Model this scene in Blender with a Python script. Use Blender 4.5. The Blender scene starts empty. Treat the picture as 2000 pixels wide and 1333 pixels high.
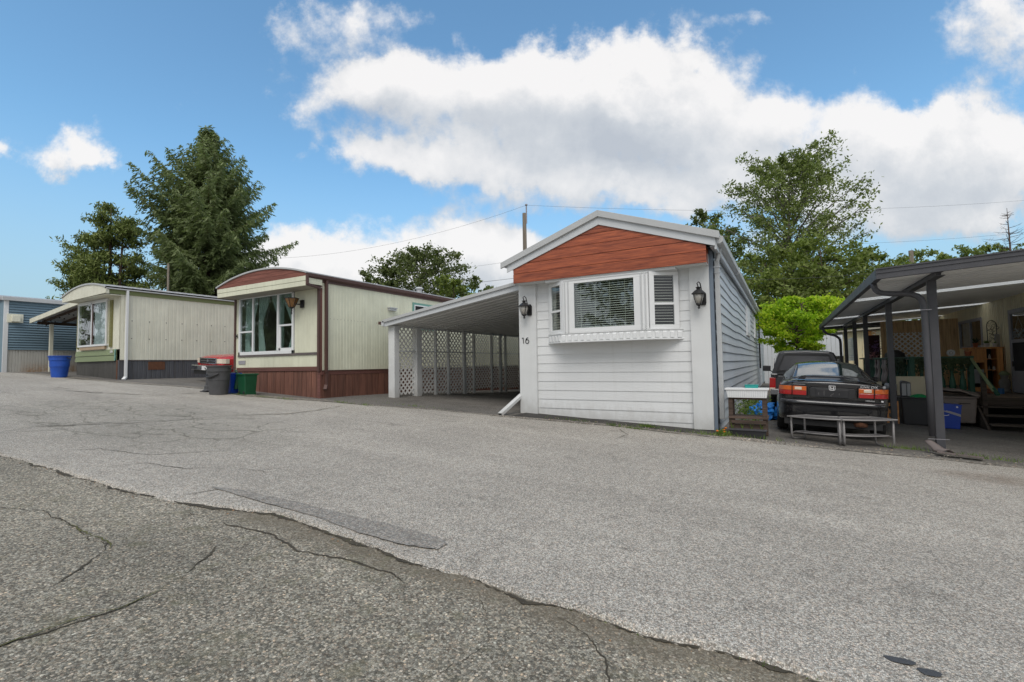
import bpy, bmesh, random
import numpy as np
from math import *
from mathutils import Vector, Matrix

random.seed(7)
RNG = np.random.default_rng(11)
SC = bpy.context.scene
COL = SC.collection

# ---------------------------------------------------------------- camera
FOC, CXP, CYP = 930.0, 1000.0, 666.5
PITCH, ROLL, YAW = radians(2.77), radians(0.9), radians(29.7)
CAM = Vector((1.11, -9.50, 1.30))
_f = Vector((-sin(YAW) * cos(PITCH), cos(YAW) * cos(PITCH), sin(PITCH)))
_r = Vector((cos(YAW), sin(YAW), 0))
_u = _r.cross(_f)
_r2 = cos(ROLL) * _r - sin(ROLL) * _u
_u2 = sin(ROLL) * _r + cos(ROLL) * _u
cam_data = bpy.data.cameras.new('camera')
cam = bpy.data.objects.new('camera', cam_data)
COL.objects.link(cam)
M = Matrix((( _r2.x, _u2.x, -_f.x, CAM.x), (_r2.y, _u2.y, -_f.y, CAM.y), (_r2.z, _u2.z, -_f.z, CAM.z), (0, 0, 0, 1)))
cam.matrix_world = M
cam_data.sensor_width = 36
cam_data.lens = FOC / 2000 * 36
cam_data.clip_start = 0.05
cam_data.clip_end = 3000
SC.camera = cam


def at(px, py, D):
    """world point D metres out along the view heading, used to anchor far things (trees, poles)"""
    d = (px - CXP) / FOC * _r2 - (py - CYP) / FOC * _u2 + _f
    return CAM + d * D

# ---------------------------------------------------------------- light
SUN_EL, SUN_AZ = radians(54), radians(158)      # azimuth clockwise from +Y
EXPOSURE = 0.92
SKY_K = 0.105
world = bpy.data.worlds.new('World')
SC.world = world
world.use_nodes = True
SC.view_settings.view_transform = 'Standard'
SC.view_settings.look = 'None'
SC.view_settings.gamma = 1
SC.view_settings.exposure = EXPOSURE
SC.cycles.diffuse_bounces = 8
SC.cycles.max_bounces = 14
sd = bpy.data.lights.new('sun', 'SUN')
sd.energy = 1.05
sd.angle = radians(36)
sd.color = (1.0, 0.955, 0.90)
sun = bpy.data.objects.new('sun', sd)
COL.objects.link(sun)
sdir = Vector((sin(SUN_AZ) * cos(SUN_EL), cos(SUN_AZ) * cos(SUN_EL), sin(SUN_EL)))
sun.rotation_euler = (-sdir).to_track_quat('-Z', 'Y').to_euler()
sun.location = (0, -5, 30)


class NT:
    def __init__(s, tree):
        s.t = tree; s.n = tree.nodes; s.l = tree.links

    def add(s, typ, **kw):
        nd = s.n.new(typ)
        for k, v in kw.items():
            setattr(nd, k, v)
        return nd

    def put(s, sock, v):
        if hasattr(v, 'is_output') or isinstance(v, bpy.types.NodeSocket):
            s.l.new(v, sock)
        elif v is not None:
            sock.default_value = v

    def math(s, op, a, b=None, c=None, clamp=False):
        nd = s.add('ShaderNodeMath', operation=op, use_clamp=clamp)
        s.put(nd.inputs[0], a)
        if b is not None: s.put(nd.inputs[1], b)
        if c is not None: s.put(nd.inputs[2], c)
        return nd.outputs[0]

    def noise(s, vec, scale, detail=3, rough=0.55, dist=0.0):
        nd = s.add('ShaderNodeTexNoise')
        s.put(nd.inputs['Vector'], vec)
        nd.inputs['Scale'].default_value = scale
        nd.inputs['Detail'].default_value = detail
        nd.inputs['Roughness'].default_value = rough
        nd.inputs['Distortion'].default_value = dist
        return nd

    def ramp(s, fac, stops, interp='LINEAR'):
        nd = s.add('ShaderNodeValToRGB')
        cr = nd.color_ramp
        cr.interpolation = interp
        while len(cr.elements) > 1: cr.elements.remove(cr.elements[-1])
        for i, (p, c) in enumerate(stops):
            if isinstance(c, (int, float)): c = (c, c, c)
            e = cr.elements[0] if i == 0 else cr.elements.new(p)
            e.position = p
            e.color = (*c, 1)
        s.put(nd.inputs[0], fac)
        return nd.outputs[0]

    def mix(s, fac, a, b, typ='MIX'):
        nd = s.add('ShaderNodeMix', data_type='RGBA', blend_type=typ)
        s.put(nd.inputs[0], fac)
        for sock, v in ((nd.inputs[6], a), (nd.inputs[7], b)):
            if isinstance(v, (tuple, list)): v = (*v, 1) if len(v) == 3 else v
            s.put(sock, v)
        return nd.outputs[2]

    def vmath(s, op, a, b=None, scale=None):
        nd = s.add('ShaderNodeVectorMath', operation=op)
        s.put(nd.inputs[0], a)
        if b is not None: s.put(nd.inputs[1], b)
        if scale is not None: nd.inputs['Scale'].default_value = scale
        return nd.outputs[1] if op in ('DOT_PRODUCT', 'LENGTH') else nd.outputs[0]

    def smooth(s, v, a, b):
        nd = s.add('ShaderNodeMapRange', interpolation_type='SMOOTHSTEP')
        s.put(nd.inputs[0], v)
        nd.inputs[1].default_value = a; nd.inputs[2].default_value = b
        return nd.outputs[0]


def build_sky():
    # density group: input vector = (u, v) on a plane tangent to the heading of the street, w = front/back
    g = bpy.data.node_groups.new('cloud_density', 'ShaderNodeTree')
    g.interface.new_socket('Vector', in_out='INPUT', socket_type='NodeSocketVector')
    g.interface.new_socket('Density', in_out='OUTPUT', socket_type='NodeSocketFloat')
    n = NT(g)
    gi = n.add('NodeGroupInput'); go = n.add('NodeGroupOutput')
    vec = gi.outputs[0]
    wob = n.noise(vec, 5.0, 7, 0.6)
    w2 = n.vmath('SUBTRACT', wob.outputs['Color'], (0.5, 0.5, 0.5))
    w2 = n.vmath('MULTIPLY', w2, (0.26, 0.20, 0.0))
    p = n.vmath('ADD', vec, w2)
    blobs = [  # px, py, rx, ry, strength, in 2000 px units of the photograph's heading
        (960, 140, 350, 62, 1.1), (1250, 150, 190, 85, 1.1), (720, 150, 120, 60, .9), (700, 275, 110, 42, .85), (820, 320, 120, 36, .8),
        (1040, 240, 300, 90, 1.1), (1290, 215, 170, 60, 1.0), (1120, 345, 300, 46, .95), (1420, 285, 150, 60, .8), (1520, 240, 70, 40, .5),
        (1500, 370, 190, 50, .75), (1250, 400, 260, 26, .55),
        (150, 280, 88, 52, 1.0), (190, 325, 60, 32, .8), (-10, 285, 45, 30, .8),
        (610, 500, 170, 55, 1.0), (900, 470, 110, 70, 1.0), (820, 540, 360, 60, .9), (1010, 500, 90, 50, .7),
        (1760, 240, 170, 55, .95), (1930, 290, 200, 110, 1.05), (1780, 330, 260, 80, .85), (1750, 425, 260, 60, .7),
        (1900, 420, 120, 30, .9), (1620, -235, 420, 120, 1.25), (1650, -560, 520, 230, 1.2), (600, -430, 420, 190, 1.1), (-700, 80, 330, 140, 1.0), (2700, 60, 420, 200, 1.1), (1200, -1200, 700, 300, 1.1), (1940, 60, 150, 95, .8), (1450, 25, 120, 28, .45),
        (560, 45, 95, 50, .55), (740, 25, 150, 45, .6), (1265, 70, 70, 45, .5), (600, 210, 60, 30, .45),
        (1500, 480, 360, 50, .5), (440, 560, 140, 45, .7)]
    tot = None
    for (x, y, rx, ry, s) in blobs:
        c = ((x - CXP) / FOC, -(y - CYP) / FOC, 0)
        d = n.vmath('SUBTRACT', p, c)
        d = n.vmath('MULTIPLY', d, (FOC / rx * 1.08, FOC / ry * 1.08, 0))
        L = n.vmath('LENGTH', d)
        e = n.math('MULTIPLY', L, L)
        e = n.math('POWER', 2.71828, n.math('MULTIPLY', e, -1.0))
        e = n.math('MULTIPLY', e, s)
        tot = e if tot is None else n.math('ADD', tot, e)
    fb = n.noise(vec, 3.2, 9, 0.62)
    fb2 = n.noise(vec, 13.0, 7, 0.62)
    k = n.math('ADD', n.math('MULTIPLY', n.math('SUBTRACT', fb.outputs[0], .5), 1.15),
               n.math('MULTIPLY', n.math('SUBTRACT', fb2.outputs[0], .5), .85))
    fb3 = n.noise(vec, 38.0, 5, 0.6)
    k = n.math('ADD', k, n.math('MULTIPLY', n.math('SUBTRACT', fb3.outputs[0], .5), .34))
    out = n.math('ADD', tot, k)
    n.l.new(out, go.inputs[0])

    n = NT(world.node_tree)
    n.n.clear()
    tc = n.add('ShaderNodeTexCoord')
    d = tc.outputs['Generated']
    nf = Vector(_f); nr = Vector(_r2); nu = Vector(_u2)
    f = n.vmath('DOT_PRODUCT', d, tuple(nf))
    r = n.vmath('DOT_PRODUCT', d, tuple(nr))
    u = n.vmath('DOT_PRODUCT', d, tuple(nu))
    ff = n.math('MAXIMUM', f, 0.12)
    cmb = n.add('ShaderNodeCombineXYZ')
    n.put(cmb.inputs[0], n.math('DIVIDE', r, ff)); n.put(cmb.inputs[1], n.math('DIVIDE', u, ff)); 
    front = cmb.outputs[0]
    g1 = n.add('ShaderNodeGroup', node_tree=g); n.put(g1.inputs[0], front)
    sh = n.vmath('ADD', front, (0.02, 0.075, 0))
    g2 = n.add('ShaderNodeGroup', node_tree=g); n.put(g2.inputs[0], sh)
    # the rest of the sky: near-full cloud, thickened to lift the fill light
    o1 = n.noise(d, 2.2, 8, 0.6, .3)
    o2 = n.noise(n.vmath('ADD', d, (0, 0, .06)), 2.2, 8, 0.6, .3)
    isf = n.smooth(f, 0.12, 0.42)
    def blend(a, b):
        return n.math('ADD', n.math('MULTIPLY', a, isf), n.math('MULTIPLY', b, n.math('SUBTRACT', 1.0, isf)))
    rest1 = n.math('ADD', n.math('MULTIPLY', o1.outputs[0], 3.2), -0.60)
    rest2 = n.math('ADD', n.math('MULTIPLY', o2.outputs[0], 3.2), -0.60)
    dn = blend(g1.outputs[0], rest1)
    dn2 = blend(g2.outputs[0], rest2)
    mask = n.smooth(dn, 0.30, 0.90)
    mask = n.math('MULTIPLY', mask, 0.96)
    # top-lit shading: less cloud above a point means it is nearer the lit top
    lit = n.math('SUBTRACT', dn, dn2)
    core = n.smooth(dn, 0.8, 2.0)
    litv = n.math('ADD', n.math('MULTIPLY', lit, 0.62), 0.66)
    litv = n.math('SUBTRACT', litv, n.math('MULTIPLY', core, 0.30), clamp=True)
    ccol = n.ramp(litv, [(0.0, (2.65, 2.85, 3.15)), (0.38, (3.25, 3.4, 3.6)), (0.70, (4.05, 4.08, 4.15)), (1.0, (4.8, 4.72, 4.68))])
    sky = n.add('ShaderNodeTexSky', sky_type='NISHITA', sun_disc=False)
    sky.sun_elevation = SUN_EL; sky.sun_rotation = SUN_AZ
    sky.air_density = 1.0; sky.dust_density = 0.6; sky.ozone_density = 1.6
    base = n.mix(1.0, sky.outputs[0], (SKYMUL[0], SKYMUL[1], SKYMUL[2]), 'MULTIPLY')
    sep = n.add('ShaderNodeSeparateXYZ'); n.put(sep.inputs[0], d)
    hz = n.smooth(sep.outputs[2], 0.40, 0.02)
    base = n.mix(n.math('MULTIPLY', hz, 0.85), base, (1.85, 2.45, 2.9))
    colr = n.mix(mask, base, ccol)
    bg = n.add('ShaderNodeBackground')
    n.put(bg.inputs[0], colr); bg.inputs[1].default_value = SKY_K
    out = n.add('ShaderNodeOutputWorld')
    n.l.new(bg.outputs[0], out.inputs[0])


SKYMUL = (0.80, 1.06, 1.06)
build_sky()

# ---------------------------------------------------------------- materials
def newmat(name):
    m = bpy.data.materials.new(name)
    m.use_nodes = True
    n = NT(m.node_tree)
    b = m.node_tree.nodes['Principled BSDF']
    return m, n, b


def mat(name, col, rough=0.6, var=0.12, scale=4.0, bump=0.0, bscale=60.0, metal=0.0, stretch=None, dirt=0.0,
        dirtcol=(0.10, 0.085, 0.06), spec=0.5, rnd=0.0, coat=0.0, fine=0.0, foot=0.0):
    m, n, b = newmat(name)
    tc = n.add('ShaderNodeTexCoord')
    vec = tc.outputs['Object']
    if stretch:
        vec = n.vmath('MULTIPLY', vec, stretch)
    nz = n.noise(vec, scale, 5, .6)
    k = n.ramp(nz.outputs[0], [(0.25, 1 - var), (0.75, 1 + var)])
    c = n.mix(1.0, (*col, 1), k, 'MULTIPLY')
    if fine:
        nf = n.noise(vec, scale * 14, 3, .6)
        kf = n.ramp(nf.outputs[0], [(0.3, 1 - fine), (0.7, 1 + fine)])
        c = n.mix(1.0, c, kf, 'MULTIPLY')
    if rnd:
        oi = n.add('ShaderNodeObjectInfo')
        kr = n.ramp(oi.outputs['Random'], [(0, 1 - rnd), (1, 1 + rnd)])
        c = n.mix(1.0, c, kr, 'MULTIPLY')
    if dirt:
        nd = n.noise(vec, scale * .7, 8, .7, .5)
        dm = n.ramp(nd.outputs[0], [(0.48, 0.0), (0.75, dirt)])
        c = n.mix(dm, c, dirtcol)
    if foot:
        # splashed grime rising from the ground, denser low down
        gp = n.add('ShaderNodeNewGeometry'); sp = n.add('ShaderNodeSeparateXYZ'); n.put(sp.inputs[0], gp.outputs['Position'])
        zr = n.math('ADD', sp.outputs[2], n.math('MULTIPLY', sp.outputs[0], .05))
        fz = n.noise(n.vmath('MULTIPLY', gp.outputs['Position'], (5, 5, 2.5)), 1.6, 7, .7)
        zz = n.math('ADD', zr, n.math('MULTIPLY', n.math('SUBTRACT', fz.outputs[0], .5), .7))
        c = n.mix(n.math('MULTIPLY', n.smooth(zz, .42, -.05), foot), c, (.27, .25, .21))
        dr = n.noise(n.vmath('MULTIPLY', gp.outputs['Position'], (9, 9, .5)), 1.3, 5, .6)
        c = n.mix(n.ramp(dr.outputs[0], [(.55, 0), (.78, foot * .5)]), c, (.42, .41, .37))
    n.put(b.inputs['Base Color'], c)
    rr = n.ramp(nz.outputs[0], [(0.3, max(rough - .08, .02)), (0.7, min(rough + .08, 1))])
    n.put(b.inputs['Roughness'], rr)
    b.inputs['Metallic'].default_value = metal
    b.inputs['Specular IOR Level'].default_value = spec
    if coat:
        b.inputs['Coat Weight'].default_value = coat
        b.inputs['Coat Roughness'].default_value = 0.04
    if bump:
        nb = n.noise(vec, bscale, 4, .6)
        bp = n.add('ShaderNodeBump')
        bp.inputs['Strength'].default_value = bump
        bp.inputs['Distance'].default_value = 0.01
        n.put(bp.inputs['Height'], nb.outputs[0])
        n.l.new(bp.outputs[0], b.inputs['Normal'])
    return m


def asphalt(name, base, stone, dens, s1=85, contrast=.35, tint=(1, .985, .95), crack=0.0, patchy=.12, dark=.5, seam=False):
    """aggregate asphalt: individual stones of several tones set in binder, worn and stained"""
    m, n, b = newmat(name)
    geo = n.add('ShaderNodeNewGeometry')
    P = geo.outputs['Position']
    v = n.add('ShaderNodeTexVoronoi', feature='F1'); n.put(v.inputs['Vector'], P); v.inputs['Scale'].default_value = s1
    sc = n.add('ShaderNodeSeparateColor'); n.put(sc.inputs[0], v.outputs['Color'])
    # per-stone brightness
    br = n.ramp(sc.outputs[0], [(0, 1 - contrast), (.55, 1), (1, 1 + contrast)])
    c = n.mix(1.0, tuple(base[i] * tint[i] for i in range(3)), br, 'MULTIPLY')
    # warm / cool stones
    hue = n.ramp(sc.outputs[1], [(0, (1.10, .98, .88)), (.4, (1, 1, 1)), (.75, (.98, 1, 1.03)), (1, (1.16, .95, .86))])
    c = n.mix(.7, c, n.mix(1.0, c, hue, 'MULTIPLY'))
    # scattered pale stones, coarser
    v2 = n.add('ShaderNodeTexVoronoi', feature='F1'); n.put(v2.inputs['Vector'], P); v2.inputs['Scale'].default_value = s1 * .62
    s2 = n.add('ShaderNodeSeparateColor'); n.put(s2.inputs[0], v2.outputs['Color'])
    isst = n.ramp(s2.outputs[0], [(1 - dens - .01, 0), (1 - dens + .01, 1)])
    core = n.ramp(v2.outputs['Distance'], [(.30, 1), (.48, 0)])
    sm = n.math('MULTIPLY', n.math('MULTIPLY', isst, core), .85)
    stc = n.ramp(s2.outputs[1], [(0, tuple(x * .65 for x in stone)), (.5, stone), (.8, (stone[0] * 1.1, stone[1] * .92, stone[2] * .75)), (1, tuple(min(x * 1.25, .8) for x in stone))])
    c = n.mix(sm, c, stc)
    # gaps between stones
    ed = n.add('ShaderNodeTexVoronoi', feature='DISTANCE_TO_EDGE'); n.put(ed.inputs['Vector'], P); ed.inputs['Scale'].default_value = s1
    gap = n.ramp(ed.outputs['Distance'], [(0, dark), (.14, 1)])
    c = n.mix(1.0, c, gap, 'MULTIPLY')
    # stains and wear
    a = n.noise(P, .55, 6, .62, .4)
    k = n.ramp(a.outputs[0], [(.3, 1 - patchy), (.7, 1 + patchy)])
    c = n.mix(1.0, c, k, 'MULTIPLY')
    a2 = n.noise(n.vmath('MULTIPLY', P, (.35, 1.6, 1)), 1.7, 7, .65, .3)
    k2 = n.ramp(a2.outputs[0], [(.3, 1 - patchy * .7), (.5, 1), (.72, 1 + patchy * .4)])
    c = n.mix(1.0, c, k2, 'MULTIPLY')
    a3 = n.noise(P, 14, 4, .7)
    k3 = n.ramp(a3.outputs[0], [(.3, .86), (.7, 1.12)])
    c = n.mix(1.0, c, k3, 'MULTIPLY')
    # tyre-polished tracks along the street, oil drips
    a4 = n.noise(n.vmath('MULTIPLY', P, (.05, .9, 1)), 1.6, 3, .5)
    c = n.mix(1.0, c, n.ramp(a4.outputs[0], [(.35, .93), (.65, 1.07)]), 'MULTIPLY')
    a5 = n.noise(P, 2.6, 5, .6, .6)
    c = n.mix(1.0, c, n.ramp(a5.outputs[0], [(.30, .80), (.40, 1), (.64, 1), (.74, .82)]), 'MULTIPLY')
    if seam:
        # silt washed against the raised edge
        sp = n.add('ShaderNodeSeparateXYZ'); n.put(sp.inputs[0], P)
        a6 = n.noise(P, 3.0, 6, .65)
        yy = n.math('ADD', sp.outputs[1], n.math('MULTIPLY', n.math('SUBTRACT', a6.outputs[0], .5), .5))
        sm2 = n.math('MULTIPLY', n.smooth(yy, -7.42, -7.16), .62)
        c = n.mix(sm2, c, (.135, .112, .078))
        a7 = n.noise(P, 5.0, 5, .7)
        c = n.mix(n.math('MULTIPLY', n.ramp(a7.outputs[0], [(.55, 0), (.7, .5)]), 1.0), c, (.13, .125, .075))
    if crack:
        # alligator cracking where the pavement sags (around x -9, y -5.2)
        wv = n.noise(P, 1.3, 5, .6)
        Pd = n.vmath('ADD', P, n.vmath('MULTIPLY', n.vmath('SUBTRACT', wv.outputs['Color'], (.5, .5, .5)), (.8, .8, 0)))
        Pd = n.vmath('MULTIPLY', Pd, (.75, 1.25, 0))
        cv = n.add('ShaderNodeTexVoronoi', feature='DISTANCE_TO_EDGE'); n.put(cv.inputs['Vector'], Pd); cv.inputs['Scale'].default_value = 1.35
        ln = n.ramp(cv.outputs['Distance'], [(.006, 1), (.03, 0)])
        cv2 = n.add('ShaderNodeTexVoronoi', feature='DISTANCE_TO_EDGE'); n.put(cv2.inputs['Vector'], Pd); cv2.inputs['Scale'].default_value = 4.2
        ln2 = n.ramp(cv2.outputs['Distance'], [(.008, .7), (.045, 0)])
        q = n.vmath('MULTIPLY', n.vmath('SUBTRACT', P, (-8.8, -5.5, 0)), (1 / 4.6, 1 / 1.7, 0))
        reg = n.smooth(n.vmath('LENGTH', q), 1.15, .55)
        br2 = n.noise(P, 1.1, 3, .6)
        reg2 = n.math('MULTIPLY', reg, n.ramp(br2.outputs[0], [(.40, 0), (.55, 1)]))
        cm = n.math('MAXIMUM', n.math('MULTIPLY', ln, reg), n.math('MULTIPLY', ln2, reg2))
        c = n.mix(n.math('MULTIPLY', cm, crack * .8), c, (.07, .065, .045))
        c = n.mix(n.math('MULTIPLY', reg, .22), c, (.17, .165, .135))
        q2 = n.vmath('MULTIPLY', n.vmath('SUBTRACT', Pd if False else P, (3.25, -1.75, 0)), (1 / .75, 1 / .42, 0))
        st = n.math('MULTIPLY', n.smooth(n.vmath('LENGTH', q2), 1.1, .35), n.ramp(n.noise(P, 9, 5, .7).outputs[0], [(.35, .2), (.6, .9)]))
        c = n.mix(n.math('MULTIPLY', st, .6), c, (.17, .125, .09))
    n.put(b.inputs['Base Color'], c)
    b.inputs['Roughness'].default_value = .88
    b.inputs['Specular IOR Level'].default_value = .3
    bp = n.add('ShaderNodeBump'); bp.inputs['Strength'].default_value = .55; bp.inputs['Distance'].default_value = .004
    hh = n.math('ADD', n.math('MULTIPLY', n.ramp(ed.outputs['Distance'], [(0, 0), (.25, 1)]), .8), n.math('MULTIPLY', a3.outputs[0], .6))
    n.put(bp.inputs['Height'], hh)
    n.l.new(bp.outputs[0], b.inputs['Normal'])
    return m


def leafmat(name, c1, c2, c3, trans=.35):
    m, n, b = newmat(name)
    g = n.add('ShaderNodeNewGeometry')
    ri = g.outputs['Random Per Island']
    big = n.noise(g.outputs['Position'], .7, 3, .6)
    f = n.math('ADD', n.math('MULTIPLY', ri, .6), n.math('MULTIPLY', n.ramp(big.outputs[0], [(.3, 0), (.7, 1)]), .4))
    c = n.ramp(f, [(0, c1), (.5, c2), (1, c3)])
    n.put(b.inputs['Base Color'], c)
    b.inputs['Roughness'].default_value = .55
    b.inputs['Specular IOR Level'].default_value = .35
    tr = n.add('ShaderNodeBsdfTranslucent')
    n.put(tr.inputs[0], n.mix(1.0, c, (1.1, 1.25, .7), 'MULTIPLY'))
    mx = n.add('ShaderNodeMixShader'); mx.inputs[0].default_value = trans
    out = n.n['Material Output']
    n.l.new(b.outputs[0], mx.inputs[1]); n.l.new(tr.outputs[0], mx.inputs[2]); n.l.new(mx.outputs[0], out.inputs[0])
    return m


def glassmat(name, tint=(.55, .6, .6), refl=.10, rough=.02):
    """thin window glass: mirror-like reflection over a tinted see-through pane"""
    m, n, b = newmat(name)
    out = n.n['Material Output']
    tr = n.add('ShaderNodeBsdfTransparent'); tr.inputs[0].default_value = (*tint, 1)
    gl = n.add('ShaderNodeBsdfGlossy'); gl.inputs['Roughness'].default_value = rough
    gl.inputs[0].default_value = (.95, .97, 1, 1)
    fr = n.add('ShaderNodeLayerWeight'); fr.inputs[0].default_value = .5
    k = n.math('ADD', n.math('MULTIPLY', n.math('POWER', fr.outputs['Facing'], 4.0), .85), .045 + refl, clamp=True)
    tc = n.add('ShaderNodeTexCoord')
    nz = n.noise(tc.outputs['Object'], 2.2, 2, .4)
    bp = n.add('ShaderNodeBump'); bp.inputs['Strength'].default_value = .12; bp.inputs['Distance'].default_value = .02
    n.put(bp.inputs['Height'], nz.outputs[0]); n.l.new(bp.outputs[0], gl.inputs['Normal'])
    mx = n.add('ShaderNodeMixShader')
    n.l.new(k, mx.inputs[0]); n.l.new(tr.outputs[0], mx.inputs[1]); n.l.new(gl.outputs[0], mx.inputs[2])
    n.l.new(mx.outputs[0], out.inputs[0])
    return m


def woodmat(name, c1, c2, axis=0, rough=.55, scale=3.0, rnd=.12):
    m, n, b = newmat(name)
    tc = n.add('ShaderNodeTexCoord')
    st = [18, 18, 18]; st[axis] = .9
    oi = n.add('ShaderNodeObjectInfo')
    off = n.add('ShaderNodeCombineXYZ'); n.put(off.inputs[2], n.math('MULTIPLY', oi.outputs['Random'], 7.0)); n.put(off.inputs[0], n.math('MULTIPLY', oi.outputs['Random'], 9.0))
    v = n.vmath('MULTIPLY', n.vmath('ADD', tc.outputs['Object'], off.outputs[0]), tuple(st))
    nz = n.noise(v, scale, 7, .65, .8)
    c = n.ramp(nz.outputs[0], [(.34, c1), (.5, tuple((a + q) / 2 for a, q in zip(c1, c2))), (.66, c2)])
    k = n.ramp(oi.outputs['Random'], [(0, 1 - rnd), (1, 1 + rnd)])
    c = n.mix(1.0, c, k, 'MULTIPLY')
    n.put(b.inputs['Base Color'], c)
    b.inputs['Roughness'].default_value = rough
    bp = n.add('ShaderNodeBump'); bp.inputs['Strength'].default_value = .25; bp.inputs['Distance'].default_value = .004
    n.put(bp.inputs['Height'], nz.outputs[0]); n.l.new(bp.outputs[0], b.inputs['Normal'])
    return m


def stainmat(name, col, streak=(.12, .08, .05), amount=.5, rough=.6, zlo=None, zhi=None, stcol=None, rust=None):
    """painted sheet with vertical run marks; optional rust or grime band rising from the foot"""
    m, n, b = newmat(name)
    g = n.add('ShaderNodeNewGeometry'); P = g.outputs['Position']
    v = n.vmath('MULTIPLY', P, (7, 7, .7))
    nz = n.noise(v, 1.2, 6, .65)
    nb = n.noise(P, 1.3, 5, .6)
    c = n.mix(1.0, (*col, 1), n.ramp(nb.outputs[0], [(.3, .9), (.7, 1.08)]), 'MULTIPLY')
    sm = n.ramp(nz.outputs[0], [(.48, 0), (.75, amount)])
    c = n.mix(sm, c, streak)
    if rust:
        (ry0, ry1, z0, z1, rc) = rust
        sp = n.add('ShaderNodeSeparateXYZ'); n.put(sp.inputs[0], P)
        a = n.math('MULTIPLY', n.smooth(sp.outputs[2], z1, z0), n.smooth(sp.outputs[1], ry0, ry1))
        a = n.math('MULTIPLY', a, n.ramp(n.noise(P, 5, 5, .7).outputs[0], [(.35, .15), (.7, 1)]))
        c = n.mix(a, c, rc)
    n.put(b.inputs['Base Color'], c)
    b.inputs['Roughness'].default_value = rough
    return m


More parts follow.
